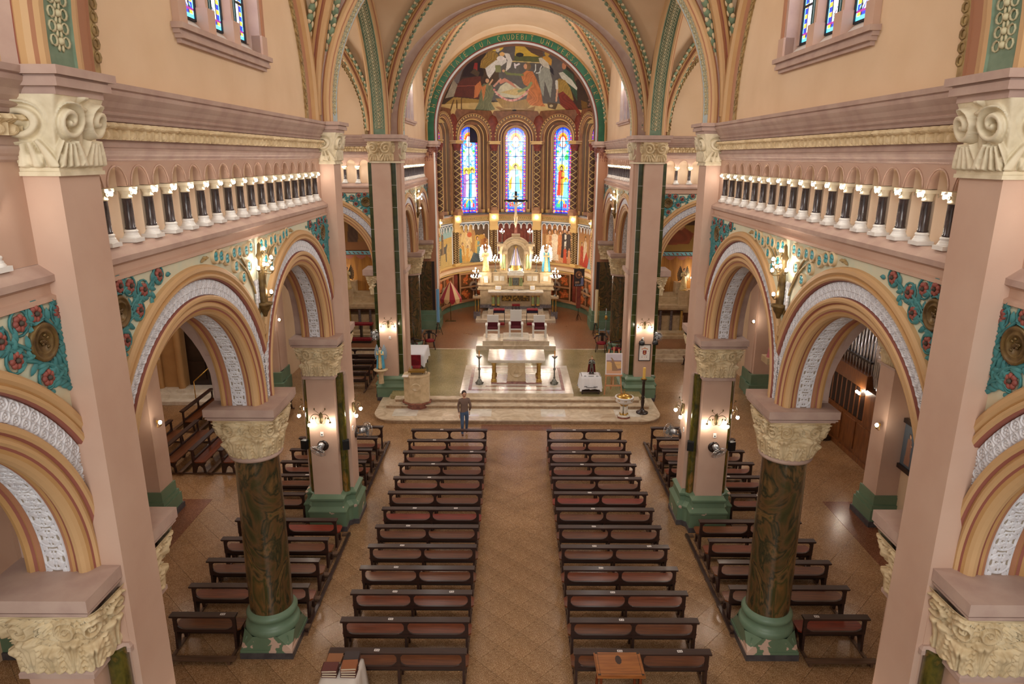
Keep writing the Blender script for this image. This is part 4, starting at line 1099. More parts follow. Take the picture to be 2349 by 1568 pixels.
    c.poly(B([(90, 800), (180, 730), (280, 740), (340, 850), (420, 1050), (450, 1250), (500, 1310), (250, 1290), (180, 1200), (230, 1000), (140, 950)]), (186, 110, 58), fold=.35, per=7, ang=.35); c.ell(*pr(200, 660), 8, 9, (120, 92, 56)); c.ell(*pr(165, 660), 4, 6, (206, 150, 112)); c.line(B([(120, 800), (0, 790), (-130, 780), (-180, 730)]), 5, (112, 118, 66)); c.line(B([(260, 930), (220, 1000), (130, 1040), (60, 1060)]), 6, (134, 142, 92)); c.ell(*pr(-190, 735), 3, 3, (210, 160, 124))
    # maid with linen, women with basins
    c.poly(B([(440, 500), (520, 470), (600, 540), (590, 640), (480, 600)]), (196, 142, 52)); c.ell(*pr(520, 440), 6, 6, (190, 150, 60)); c.poly(B([(380, 520), (430, 510), (540, 600), (570, 700), (460, 660), (400, 600)]), (198, 188, 166), fold=.2, per=4); c.poly(B([(560, 640), (620, 700), (630, 800), (570, 740)]), (36, 34, 40))
    c.poly(B([(760, 740), (830, 690), (950, 780), (1020, 1000), (1020, 1230), (900, 1000)]), (58, 82, 58), fold=.3, per=8); c.ell(*pr(800, 640), 5, 8, (190, 128, 90)); c.poly(B([(710, 760), (780, 740), (930, 870), (1020, 1000), (1010, 1040), (880, 940), (760, 850)]), (200, 196, 176), fold=.1, per=6)
    c.poly(B([(650, 900), (720, 850), (820, 880), (900, 1000), (960, 1200), (900, 1300), (740, 1200), (700, 1050)]), (160, 128, 58), fold=.35, per=6, ang=.4); c.poly(B([(700, 1100), (780, 1060), (950, 1220), (1100, 1440), (900, 1420), (740, 1280)]), (126, 50, 30), fold=.35, per=8, ang=-.3); c.line(B([(690, 1000), (670, 1220)]), 4, (208, 158, 122)); c.line(B([(675, 900), (680, 1010)]), 6, (206, 200, 186)); c.poly(B([(520, 1240), (700, 1260), (660, 1360), (540, 1330)]), (92, 72, 48)); c.ell(*pr(590, 1300), 4, 3, (190, 170, 130))
    c.poly(B([(1060, 840), (1150, 900), (1140, 980)]), (150, 110, 44)); c.poly(B([(960, 680), (1040, 680), (1040, 840), (980, 900)]), (96, 60, 40))
    for k in range(18): c.ell(*pr(1200 + 130 * R.random(), 1170 + 180 * R.random()), 2, 2, (140, 104, 92))
    c.poly(B([(1080, 1200), (1180, 1240), (1190, 1350), (1100, 1380)]), (112, 80, 32), fold=.4, per=2)
    c.noise(.10, (60, 110))
    return c
mc = mural()
XC = (4.996, .012, -.416, -.534, -.15); ZC = (12.048, 0, 4.835, -.029, .314, -.173, -.6, -.161, -.803)
def mural_pt(u, v):
    """the painted conch: position in the painting (U -1..1, v 0..1) -> point of the quarter sphere."""
    U = (380 * u - 188) / 180
    x = U * (XC[0] + XC[1] * v + XC[2] * U * U + XC[3] * v * v + XC[4] * U * U * v)
    z = ZC[0] + ZC[1] * U + ZC[2] * v + ZC[3] * U * U + ZC[4] * v * v + ZC[5] * U * U * v + ZC[6] * U * U * v * v + ZC[7] * U ** 4 + ZC[8] * v ** 3
    k = sqrt(x * x + max(0, z - 11.95) ** 2) / 4.6
    if k > 1: x /= k; z = 11.95 + (z - 11.95) / k if z > 11.95 else z
    return (x, AY + .17 + sqrt(max(.0, 4.62 ** 2 - x * x - max(0, z - 11.95) ** 2)), z)
mc.obj('conch_mural', mural_pt, PAINTM, apse)
band([(4.72, 11.9, 0), (4.72, 12.3, 0)], [BROWN], name='conch_foot')
ob('conch', M().grid(lambda a, b: tuple(V(*conch(a, b)) + V(0, .06, .02)), 40, 14), [BROWN], apse)
# window bays
WP = [(1.44, .02, 1), (1.43, .07, 1), (1.38, .09, 0), (1.27, .09, 1), (1.24, .06, 0), (1.19, .04, 1), (1.16, -.02, 2), (1.12, -.04, 3), (1.07, -.04, 2), (1.04, -.1, 0), (.98, -.2, 0), (.95, -.24, 3), (.905, -.25, 2), (.88, -.3, 0), (.82, -.38, 2), (.78, -.4, 3), (.74, -.42, 1), (.70, -.47, 3), (.66, -.5, 0), (.64, -.55, 0)]
WME = arch_sweep(WP, 32, 1.466, 11.12, 6.46).mesh('window_frame', [DKBRN, TAN, BROWN, GOLDP], False)
def bayplate():
    m = M(); n = 24
    us = [-1.47 + 2.94 * i / n for i in range(n + 1)]
    for a, b in zip(us, us[1:]):
        f = lambda u: 11.12 + sqrt(max(0, 1.44 ** 2 - u * u))
        m.add([(a, .02, f(a)), (b, .02, f(b)), (b, .02, 12.75), (a, .02, 12.75)], [(0, 1, 2, 3)], 0)
    return m
BPME = bayplate().mesh('spandrel_plate', [BROWN])
STUD = M()
for i in range(21):
    t = pi * (i + .5) / 21; STUD.ball((1.32 * cos(t), -.09, 11.12 + 1.32 * sin(t)), .045, 6, 4, 0, (1.2, .6, 1.2))
STUDME = STUD.mesh('stud', [GOLDP])
def glass_canvas(kind):
    w, h = 44, 180; c = Canvas(w, h, 1.3, (30, 60, 190)); r = random.Random(kind + 5)
    for k in range(int(h / 5)):
        for x in (2.5, w - 2.5): c.ell(x, 3 + k * 5, 1.6, 2.0, (240, 150, 40) if k % 2 else (200, 40, 40)); 
        for x in (5.5, w - 5.5): c.ell(x, 3 + k * 5, 1.2, 2.4, (60, 120, 240))
    c.poly([(7, 30), (w - 7, 30), (w - 7, h - 8), (7, h - 8)], (150, 200, 245))
    for k in range(240): c.ell(7 + r.random() * 30, 32 + r.random() * 138, .8 + r.random() * 1.6, 1 + r.random() * 2, r.choice([(225, 240, 255), (120, 180, 250), (70, 120, 230), (190, 225, 250), (150, 140, 220), (90, 190, 210)]))
    c.ell(22, 24, 16, 20, (90, 130, 240)); c.ell(22, 26, 12, 15, (230, 120, 40)); c.ell(22, 28, 9, 11, (180, 60, 40)); c.ell(22, 30, 6, 11, (235, 235, 240)); c.ell(13, 31, 3, 4, (50, 160, 220)); c.ell(31, 31, 3, 4, (50, 160, 220))
    for k in range(9):
        a = pi * k / 8; c.ell(22 + 14 * cos(a), 24 - 16 * sin(a), 1.3, 1.3, (235, 60, 60)); c.ell(22 + 10.5 * cos(a), 26 - 13 * sin(a), 1.2, 1.2, (250, 210, 60))
    for x in (10, 34): c.ell(x, 50, 3, 2.4, (40, 170, 80)); c.ell(x, 53, 2.4, 1.6, (240, 220, 60))
    c.poly([(8, 66), (22, 44), (36, 66), (32, 68), (22, 52), (12, 68)], (238, 244, 250))
    if kind == 0:
        c.poly([(8, 66), (36, 66), (36, 132), (8, 132)], (250, 206, 90)); c.ell(22, 74, 13, 10, (232, 236, 250)); c.poly([(9, 110), (18, 92), (16, 126), (9, 132)], (250, 150, 40)); c.poly([(35, 110), (26, 92), (28, 126), (35, 132)], (250, 150, 40))
        c.figure(22, 136, 58, (222, 236, 250), halo=(250, 220, 90), robe2=(120, 200, 235)); c.ell(11, 100, 3, 12, (235, 238, 250), rot=.3); c.ell(33, 100, 3, 12, (235, 238, 250), rot=-.3)
    elif kind in (1, 2, 4):
        c.poly([(8, 84), (36, 84), (36, 100), (8, 100)], (246, 220, 110)); c.figure(15, 146, 58, (140, 96, 160), halo=(250, 220, 70), robe2=(236, 236, 240)); c.figure(30, 146, 60, (60, 150, 215), halo=(250, 220, 70), robe2=(230, 190, 200))
    else:
        c.figure(20, 142, 62, (196, 60, 40), halo=(250, 210, 60), robe2=(240, 160, 60)); c.figure(32, 150, 44, (120, 205, 210), halo=(250, 210, 60)); c.ell(12, 84, 3, 3.6, (250, 210, 80)); c.ell(33, 84, 3, 3.6, (250, 210, 80)); c.ell(32, 62, 5, 6, (60, 170, 90))
    c.poly([(8, 152), (36, 152), (36, 172), (8, 172)], (60, 110, 220)); c.ell(22, 158, 9, 7, (250, 190, 50)); c.ell(22, 160, 5, 7, (60, 150, 230))
    for x in (11, 16, 28, 33): c.ell(x, 164, 2.2, 5, r.choice([(240, 240, 245), (230, 60, 50), (60, 180, 90)]))
    for k in range(8): c.ell(4 + k * 5, h - 4, 2.2, 1.6, (230, 50, 50) if k % 2 else (250, 180, 50))
    c.line([(7, 30), (7, h - 8)], .8, (20, 26, 60)); c.line([(w - 7, 30), (w - 7, h - 8)], .8, (20, 26, 60)); c.noise(.15, (22,))
    if kind == 1: c.poly([(25, 0), (44, 0), (44, 32), (25, 32)], (10, 10, 12))
    return c
GL = painted('apse_stained_glass', .2, 1.25)
LATG = mat('lattice_gold', (226, 196, 124), rough=.4)
LATB = mat('lattice_brown', (92, 62, 40), rough=.5)
def lattice_col(r, z0, z1, turns):
    a = M().lathe([(r, z0), (r, z1)], 14, 0); g = M(); n = int(turns * 12)
    for ph in (0, pi):
        for s in (-1, 1):
            g.tube([((r + .008) * cos(ph + s * 2 * pi * turns * i / n), (r + .008) * sin(ph + s * 2 * pi * turns * i / n), z0 + (z1 - z0) * i / n) for i in range(n + 1)], r * .13, 3)
    return a.mesh('lattice_shaft', [LATB]), g.mesh('gold_lattice', [LATG])
LC1 = lattice_col(.19, 6.85, 10.35, 4.6); LC2 = lattice_col(.085, 3.42, 5.45, 7)
win_n = 5
for k in range(-2, 3):
    th = k * pi / 5; ap = 4.72 * cos(pi / 10); loc = pol(th, ap, 0)
    t = struct('window_%d' % win_n); win_n += 1; t.location = loc; t.rotation_euler = (0, 0, -th)
    ob('window_frame', WME, None, t); ob('spandrel_plate', BPME, None, t); ob('stud', STUDME, None, t)
    bs = M()
    for s in (-1, 1): bs.box(s * 1.2 - .14 * (1), s * 1.2 + .14, -.02, .3, 6.44, 6.75); bs.box(s * .85 - .1, s * .85 + .1, .15, .45, 6.44, 6.7)
    ob('frame_base', bs, [GOLDP], t)
    ob('window_sill', M().box(-1.4, 1.4, -.05, .6, 6.4, 6.5), [PLINTH], t)
    kind = {0: 0, -1: 1, 1: 3, -2: 2, 2: 4}[k]
    gc = glass_canvas(kind)
    def gp(u, v):
        z = 6.5 + 5.28 * v; hw = .64 if z < 11.12 else sqrt(max(.0004, .66 ** 2 - (z - 11.12) ** 2))
        return (max(-hw, min(hw, -.64 + 1.28 * u)), .54, z)
    gc.obj('stained_glass', gp, GL, t)
    lb = M().box(-.012, .012, .50, .55, 6.5, 11.76)
    for z in (7.45, 8.3, 9.15, 10.0, 10.9): lb.box(-.64, .64, .50, .55, z, z + .025)
    ob('lead_bars', lb, [LEAD], t); ob('window_backing', M().box(-.75, .75, .6, .7, 6.4, 11.9), [LEAD], t)
for k in range(6):
    th = (k - 2.5) * pi / 5; loc = pol(th, 4.42, 0)
    c = ob('lattice_column', LC1[0], None, apse, loc, (0, 0, -th)); ob('gold_lattice', LC1[1], None, c)
    ob('column_base', M().box(-.26, .26, -.2, .3, 6.46, 6.66).lathe([(.25, 6.66), (.25, 6.72), (.2, 6.76), (.22, 6.82), (.19, 6.86)], 14), [TAN], c)
    ob('column_capital', M().lathe([(.19, 10.33), (.22, 10.36), (.2, 10.4), (.22, 10.5), (.3, 10.72)], 14, 1).box(-.36, .36, -.22, .4, 10.74, 10.80).box(-.40, .40, -.26, .4, 10.86, 10.93).box(-.33, .33, -.2, .4, 10.8, 10.86), [GOLDP, REDBR], c)
    ob('impost_fan', M().lathe([(.34, 10.93), (.36, 11.2), (.40, 11.7), (.36, 12.15), (.22, 12.4), (.02, 12.5)], 14, 0), [REDBR], c, (0, .28, 0)).scale.y = .35
    # lower paired columns and the block with its lamp
    for dx in (-.14, .14):
        d = ob('paired_column', LC2[0], None, apse, tuple(V(*pol(th, 4.60, 0)) + V(cos(th), -sin(th), 0) * dx), (0, 0, -th)); ob('gold_lattice', LC2[1], None, d)
    ob('impost_block', M().box(-.3, .3, -.16, .2, 5.45, 5.62).box(-.27, .27, -.12, .2, 5.62, 5.95).box(-.32, .32, -.2, .2, 5.95, 6.48).box(-.26, .26, -.14, .2, 3.26, 3.42).box(-.3, .3, -.18, .2, 5.4, 5.46), [GOLDP], apse, pol(th, 4.62, 0), (0, 0, -th))
    ob('dado_pilaster', M().box(-.16, .16, -.06, .1, .9, 2.7), [REDBR], apse, pol(th, 4.76, 0), (0, 0, -th))
# white pendant fringe, murals, dado panels per bay
def cyl(th0, r): return lambda x, z, d=0: (( r - d) * sin(th0 + x / r), AY + (r - d) * cos(th0 + x / r), z)
def figs(kind):
    c = Canvas(150, 140, 1.0, (176, 130, 76)); r = random.Random(kind)
    if kind == -2:
        c.poly([(0, 0), (150, 0), (150, 50), (0, 60)], (150, 180, 176)); c.poly([(0, 52), (150, 40), (150, 62), (0, 72)], (196, 160, 90)); c.poly([(0, 70), (150, 60), (150, 140), (0, 140)], (196, 166, 104))
        c.poly([(40, 122), (46, 74), (100, 70), (112, 60), (116, 66), (108, 84), (110, 122), (102, 122), (100, 94), (56, 96), (50, 122)], (88, 84, 80)); c.figure(74, 96, 80, (112, 88, 66), halo=None, robe2=(150, 126, 96)); c.figure(40, 130, 70, (150, 126, 80))
    elif kind == -1:
        c.poly([(78, 0), (150, 0), (150, 60), (90, 44)], (92, 66, 42)); c.poly([(0, 0), (70, 0), (66, 140), (0, 140)], (198, 160, 96))
        for x, y, h, col in ((14, 100, 66, (206, 170, 110)), (34, 90, 70, (214, 180, 120)), (52, 96, 74, (220, 190, 140)), (24, 130, 64, (206, 150, 70)), (50, 134, 56, (216, 160, 80)), (66, 136, 44, (230, 190, 120)), (10, 136, 60, (84, 120, 120))): c.figure(x, y, h, col, wings=(220, 190, 130))
        c.figure(98, 132, 84, (206, 168, 90), halo=(206, 160, 70), robe2=(120, 150, 140)); c.figure(128, 128, 92, (170, 110, 56), robe2=(140, 84, 44)); c.poly([(60, 138), (80, 104), (110, 112), (120, 140)], (84, 96, 100), fold=.3, per=9); c.ell(118, 50, 16, 8, (190, 140, 60)); c.ell(60, 40, 12, 9, (196, 96, 52))
    elif kind == 1:
        c.poly([(0, 0), (150, 0), (150, 30), (0, 40)], (160, 104, 64)); c.poly([(60, 140), (66, 90), (104, 100), (112, 140)], (206, 150, 104), fold=.25, per=14, ang=1.5)
        c.figure(34, 132, 108, (214, 170, 122), halo=(150, 96, 44), robe2=(196, 130, 80)); c.figure(60, 132, 112, (230, 206, 176), halo=(170, 110, 50)); c.figure(86, 110, 84, (196, 120, 70)); c.figure(108, 120, 104, (62, 48, 46), robe2=(206, 196, 180)); c.figure(130, 116, 96, (66, 54, 52)); c.figure(112, 138, 60, (190, 80, 52)); c.figure(134, 138, 56, (200, 140, 100)); c.line([(12, 20), (12, 134)], 3, (150, 90, 40)); c.ell(12, 18, 4, 8, (190, 110, 50))
    else:
        c.poly([(0, 0), (150, 0), (150, 60), (0, 50)], (172, 122, 76)); c.figure(50, 134, 100, (206, 180, 150), halo=(170, 120, 60)); c.figure(94, 130, 104, (150, 100, 72), robe2=(196, 150, 110)); c.figure(24, 136, 80, (176, 72, 50)); c.figure(122, 136, 88, (196, 160, 120)); c.poly([(30, 138), (60, 84), (84, 120), (90, 140)], (176, 62, 46), fold=.25, per=10); c.poly([(70, 140), (90, 100), (110, 140)], (146, 170, 180), fold=.2, per=8)
    c.noise(.12, (40, 80)); return c
for k in range(-2, 3):
    th = k * pi / 5; f = cyl(th, 4.70); hw = 1.17
    if k:
        figs(k).obj('apse_mural', lambda u, v, f=f: f(-hw + 2 * hw * u, 3.32 + 2.55 * v), PAINTM, apse)
    else: ob('red_backdrop', M().grid(lambda a, b: f(-hw + 2 * hw * a, 3.32 + 2.6 * b, .02 * sin(a * 60)), 60, 2), [REDBR], apse)
    fr = M(); fl = M(); n = 6; p = 2 * hw / n
    for i in range(n):
        xc = -hw + p * (i + .5)
        fr.tube([f(xc + p * .42 * cos(a), 5.62 + p * .5 * sin(a) , .1) for a in [pi * q / 10 for q in range(11)]], .028, 5)
        for s in (-1, 1): fr.beam(f(xc + s * p * .42, 5.62, .1), f(xc + s * p * .42, 5.50, .1), .05, .05)
        fr.ball(f(xc - p / 2, 5.46, .1), .035, 6, 4)
        fl.add([f(xc - p / 2, 5.62, .05), f(xc - p * .25, 5.8, .05), f(xc, 5.86, .05), f(xc + p * .25, 5.8, .05), f(xc + p / 2, 5.62, .05), f(xc + p / 2, 5.97, .05), f(xc - p / 2, 5.97, .05)], [(0, 1, 6), (1, 2, 6), (2, 5, 6), (2, 3, 5), (3, 4, 5)], 0)
    fr.beam(f(-hw, 5.93, .08), f(hw, 5.93, .08), .05, .05)
    for s in (-1, 1): fr.beam(f(s * hw, 3.4, .02), f(s * hw, 5.9, .02), .06, .05)
    a = ob('pendant_fringe', fr, [WHITE], apse); ob('fringe_field', fl, [BLUEF], a)
    # dado panels: two flame panels above two below, divided by a moulding with a round boss
    for s in (-1, 1):
        for z0, z1 in ((.98, 1.72), (1.86, 2.64)):
            cv = Canvas(50, 50, .9, (116, 74, 42)); rr = random.Random(k * 7 + s + int(z0 * 10)); cv.noise(.2, (8,))
            for q in range(26): cv.ell(25 + rr.gauss(0, 7), 26 + rr.gauss(0, 8), 4, 5, (206, 106, 56) if q % 3 else (180, 84, 44), rot=rr.random() * 3)
            for q in range(10): cv.ell(25 + rr.gauss(0, 6), 26 + rr.gauss(0, 7), 1.2, 2.2, (226, 150, 80), rot=rr.random() * 3)
            x0, x1 = sorted((s * .12, s * 1.08))
            cv.obj('flame_panel', lambda u, v, x0=x0, x1=x1, z0=z0, z1=z1, f=f: f(x0 + (x1 - x0) * u, z0 + (z1 - z0) * v, .02), PAINTM, apse)
    b = M(); fd = lambda x, z: f(x, z, .06)
    for z in (.93, 1.79, 2.68): b.beam(fd(-1.15, z), fd(1.15, z), .09, .1)
    for x in (-1.13, 0, 1.13): b.beam(fd(x, .9), fd(x, 2.7), .09, .09)
    pb = ob('panel_moulding', b, [TAN], apse)
    ds = M().lathe([(0, .1), (.2, .1), (.24, .14), (.3, .14), (.32, .05), (.32, 0)], 20).lathe([(0, .105), (.2, .105)], 20, 1, cap=False).xf(Matrix.Rotation(pi / 2, 4, 'X'))
    ob('round_boss', ds, [mat('grey_tan_boss', (150, 128, 106), rough=.5), mat('purple_boss', (74, 50, 48), rough=.5)], pb, f(0, 1.79, .02), (0, 0, -th))
# apse arch with the inscription
AZ, ARo, ARi = 11.45, 4.85, 4.36
m = M(); P = [(0, -.8)] + [(pi * i / 60, 0) for i in range(61)] + [(pi, -.8)]
pr = [(5.4, -.02, 0), (4.98, -.02, 0), (4.98, -.06, 1), (4.92, -.08, 1), (4.88, -.04, 1), (4.87, 0, 2), (4.53, 0, 3), (4.53, .06, 3), (4.48, .08, 4), (4.40, .08, 4), (4.38, .1, 5), (4.38, 1.0, 5)]
m.sweep(pr, [(V(0, 39.3, AZ + dz), V(cos(t), 0, sin(t)), V(0, 1, 0)) for t, dz in P])
GREENB2 = mat('inscription_green', (30, 104, 66), (24, 86, 58), sc=3, rough=.5)
arch = ob('apse_arch', m, [CREAM, OCHRE, GREENB2, REDBR, mat('pale_grey_edge', (196, 196, 196), rough=.5), BROWN], apse)
LET = {'I': [[(0, 0), (0, 1)]], 'N': [[(0, 0), (0, 1)], [(.55, 0), (.55, 1)], [(0, .62), (.55, .38)]], 'A': [[(0, 0), (.32, 1), (.62, 0)]], 'T': [[(0, 1), (.6, 1)], [(.3, 0), (.3, 1)]], 'V': [[(0, 1), (.3, 0), (.6, 1)]],
       'E': [[(.5, 0), (0, 0), (0, 1), (.5, 1)], [(0, .5), (.4, .5)]], 'U': [[(0, 1), (0, .2), (.15, 0), (.4, 0), (.55, .2), (.55, 1)]], 'C': [[(.55, .85), (.35, 1), (.1, .9), (0, .5), (.1, .1), (.35, 0), (.5, .05), (.42, -.15)]],
       'D': [[(0, 0), (0, 1), (.35, .95), (.55, .5), (.35, .05), (0, 0)]], 'B': [[(0, 0), (0, 1), (.4, .95), (.42, .6), (0, .52), (.5, .45), (.5, .05), (0, 0)]], 'R': [[(0, 0), (0, 1), (.45, .95), (.48, .6), (0, .5), (.5, 0)]], 'S': [[(.5, .85), (.25, 1), (0, .8), (.5, .25), (.25, 0), (0, .15)]]}
txt = 'IN NATIVITATE TUA CAUDEBIT UNIVERSA TERRA'
ang = {0: 165}; groups = [('IN', 168.5, 165.0), ('NATIVITATE', 159, 125.5), ('TUA', 118.5, 108.8), ('CAUDEBIT', 101.5, 80.0), ('UNIVERSA', 73, 46.5), ('TERRA', 37, 19)]
for word, a0, a1 in groups:
    for i, ch in enumerate(word):
        a = radians(a0 + (a1 - a0) * i / max(1, len(word) - 1)); g = M(); ht = .24
        for st in LET[ch]:
            pts = [(4.58 + q[1] * ht, (q[0] - .3) * ht * .95) for q in st]
            g.tube([(r * cos(a) + w * sin(a), 39.285, AZ + r * sin(a) - w * cos(a)) for r, w in pts], .014, 4)
        ob('letter', g, [GOLDP], arch)
# wall above and beside the arch
ob('wall_panel', M().box(-5.6, -4.9, 39.3, 39.9, 10.5, 17), [CREAM], apse); ob('wall_panel', M().box(4.9, 5.6, 39.3, 39.9, 10.5, 17), [CREAM], apse)
tp = M()
for i in range(40):
    a, b = pi * i / 40, pi * (i + 1) / 40
    tp.add([(5.2 * cos(a), 39.31, AZ + 5.2 * sin(a)), (5.2 * cos(b), 39.31, AZ + 5.2 * sin(b)), (8 * cos(b), 39.31, AZ + 8 * sin(b)), (8 * cos(a), 39.31, AZ + 8 * sin(a))], [(0, 1, 2, 3)])
ob('wall_panel', tp, [CREAM], apse)
# ------------------------------------------------------------------ sanctuary platform and steps (setting)
def rslab(x0, x1, y0, y1, z0, z1, r, n=8):
    pts = []
    for cx, cy, a0 in ((x1 - r, y0 + r, -pi / 2), (x0 + r, y0 + r, -pi)):
        seg = [(cx + r * cos(a0 + pi / 2 * i / n), cy + r * sin(a0 + pi / 2 * i / n)) for i in range(n + 1)]
        pts = pts + seg if a0 == -pi / 2 else seg + pts
    pts = pts + [(x1, y1), (x0, y1)]
    m = M(); N = len(pts); m.add([(*p, z0) for p in pts] + [(*p, z1) for p in pts], [tuple(range(N))[::-1], tuple(range(N, 2 * N))] + [(i, (i + 1) % N, N + (i + 1) % N, N + i) for i in range(N)])
    return m
dais = struct('floor_sanctuary'); RISER = mat('shaded_dirty_riser_marble', (178, 150, 120), (146, 116, 88), sc=4, dist=1.5, rough=.3)  # riser colour darkened for the shade on step fronts, plus dirt
ob('step', rslab(-5.61, 5.69, 24.72, 28.6, 0, .11, .85), [RISER], dais); ob('step_slab', rslab(-5.64, 5.72, 24.69, 28.6, .105, .15, .85), [STEPM], dais)
ob('step', M().box(-5.27, 5.37, 25.98, 28.4, .15, .26), [RISER], dais); ob('step_slab', M().box(-5.3, 5.4, 25.95, 28.4, .255, .30), [STEPM], dais)
ob('step', M().box(-4.94, 5.02, 26.30, 28.4, .30, .41), [RISER], dais); ob('step_slab', M().box(-4.97, 5.05, 26.27, 28.4, .405, .45), [STEPM], dais)
for k in range(10):
    x0 = -4.9 + k * .98; ob('step_slab', M().box(x0, x0 + .972, 25.1, 25.9, .148, .152), [WMARB if k % 3 == 0 else STEPM], dais)
ob('green_floor', M().box(-5.2, 5.2, 26.62, 33.72, .1, .451), [TERRG], dais)
ob('pale_line', M().box(-5.2, 5.2, 33.70, 33.84, .2, .455), [STEPM], dais)
ob('brown_floor', M().box(-5.2, 5.2, 33.84, 46.2, .1, .45), [TERRB], dais)
for s in (-1, 1):
    for k in range(3): ob('step', M().box(min(s * 5.7, s * 10.6), max(s * 5.7, s * 10.6), 33.0 + .3 * k, 37.6, .15 * k if k else 0, .15 * (k + 1)), [STEPM], dais)
    ob('aisle_floor', M().box(min(s * 5.3, s * 10.6), max(s * 5.3, s * 10.6), 28.4, 33.1, -.05, .003), [TERR], dais)
    ob('chapel_floor', M().box(min(s * 5.6, s * 10.6), max(s * 5.6, s * 10.6), 33.9, 39.5, .1, .452), [TERRB], dais)
# predella under the altar table
pre = struct('floor_predella'); px0, px1, py0, py1 = -2.32, 2.36, 26.52, 30.38
ob('platform', M().box(px0, px1, py0, py1, .45, .60), [STEPM], pre)
def slab(nm, x0, x1, y0, y1, mt, z=.60, h=.012): ob(nm, M().box(x0, x1, y0, y1, z, z + h), [mt], pre)
slab('marble_slab', px0, px1, py0, 26.86, WMARB); slab('marble_slab', px0, px1, 30.08, py1, WMARB); slab('marble_slab', px0, -2.0, 26.865, 30.075, WMARB); slab('marble_slab', 2.03, px1, 26.865, 30.075, WMARB)
for a in ((-2.0, 2.03, 26.865, 26.985), (-2.0, 2.03, 29.96, 30.075), (-2.0, -1.87, 26.99, 29.955), (1.90, 2.03, 26.99, 29.955)): slab('red_inlay', *a, REDM)
for i in range(4): slab('marble_slab', -1.865 + i * .941, -1.865 + (i + 1) * .941 - .005, 26.99, 27.35, WMARB); slab('marble_slab', -1.865 + i * .941, -1.865 + (i + 1) * .941 - .005, 29.3, 29.955, WMARB)
for i in range(4): slab('marble_slab', -1.865 + i * .941, -1.865 + (i + 1) * .941 - .005, 27.49, 29.28, WMARB)
slab('red_inlay', -1.3, 1.3, 27.36, 27.48, REDM)
# ------------------------------------------------------------------ altar table
t = thing('altar_table', 'white marble altar table with gilt columns on the raised platform', 'altar', (.015, 27.9, .612))
ob('foot_slab', M().box(-1.08, 1.08, -.2, 1.0, 0, .06).box(-.42, .42, -.22, 1.0, 0, .1), [REDM], t)
ob('centre_block', M().box(-.37, .37, -.12, .95, .1, .93).box(-.4, .4, -.15, .95, .1, .2), [BEIGEM], t)
ob('roundel', M().lathe([(0, .02), (.24, .02), (.26, .035), (.29, .03), (.3, 0)], 28).tube([(-.1, -.1, .03), (0, .14, .03), (.1, -.1, .03), (-.1, -.1, .03)], .012, 4).xf(Matrix.Rotation(pi / 2, 4, 'X')), [BEIGEM], t, (0, -.12, .56))
for x in (-.97, .97):
    for y in (-.02, .85):
        c = ob('column', M().lathe([(.075, .18), (.07, .8)], 14), [GILT], t, (x, y, 0))
        ob('column_base', M().box(-.12, .12, -.12, .12, .06, .12).lathe([(.11, .12), (.11, .15), (.08, .18)], 14), [GILT], c); ob('column_capital', M().lathe([(.075, .78), (.09, .84), (.12, .92)], 14).box(-.12, .12, -.12, .12, .9, .93), [GILT], c)
ob('table_top', M().box(-1.1, 1.1, -.16, 1.3, .93, 1.0).box(-1.16, 1.16, -.22, 1.36, 1.0, 1.04).box(-1.22, 1.22, -.28, 1.42, 1.04, 1.085), [WMARB], t)
def candlestick(x, y, label):
    t = thing('candlestick', label, 'candlestick', (x, y, .612))
    b = M().lathe([(.16, .02), (.13, .08), (.1, .16), (.05, .22), (.035, .26)], 3 * 4)
    for k in range(3):
        a = 2 * pi * k / 3 + .5; b.ball((.16 * cos(a), .16 * sin(a), .035), .045, 6, 4)
    ob('foot', b, [SILVER], t)
    ob('stem', M().lathe([(.035, .25), (.05, .3), (.03, .34), (.03, .6), (.055, .65), (.06, .68), (.03, .72), (.028, 1.1), (.04, 1.15)], 12), [SILVER], t)
    ob('drip_pan', M().lathe([(.03, 1.12), (.06, 1.16), (.12, 1.22), (.125, 1.24), (.02, 1.22)], 18), [SILVER], t)
    ob('candle', M().lathe([(.02, 1.2), (.02, 1.48)], 10), [CANDLE], t)
candlestick(-1.57, 27.7, 'tall silver candlestick at the left end of the altar table'); candlestick(1.63, 27.72, 'tall silver candlestick at the right end of the altar table')
# ------------------------------------------------------------------ celebrants' platform and chairs
p = thing('chair_platform', 'stepped marble platform under the three white chairs', 'platform', (.02, 34.4, .45))
ob('lower_step', M().box(-2.03, 2.03, -.9, 1.0, 0, .24), [STEPM], p); ob('upper_step', M().box(-1.7, 1.7, -.78, .75, .24, .46), [STEPM], p)
ob('centre_slab', M().box(-.66, .66, -.66, .75, .46, .52, 0).box(-.67, .67, -.67, .75, .46, .48, 1), [WMARB, REDM], p)
def celebrant_chair(x, z, h, label):
    t = thing('armchair', label, 'chair', (x, 34.55, z)); w = .32
    for sx in (-1, 1):
        for y in (-.25, .22): ob('leg', M().box(sx * w - .045, sx * w + .045, y - .04, y + .04, 0, .62), [WHITE], t)
        ob('armrest', M().box(sx * w - .06, sx * w + .06, -.32, .26, .62, .68), [WHITE], t)
    ob('seat_rail', M().box(-w, w, -.27, .24, .36, .44), [WHITE], t); ob('seat', M().box(-.29, .29, -.28, .22, .44, .50), [MAROON], t)
    ob('backrest_cushion', M().box(-.27, .27, .16, .22, .50, .72), [MAROON], t); ob('backrest', M().box(-.3, .3, .18, .25, .68, h), [WHITE], t)
    return t
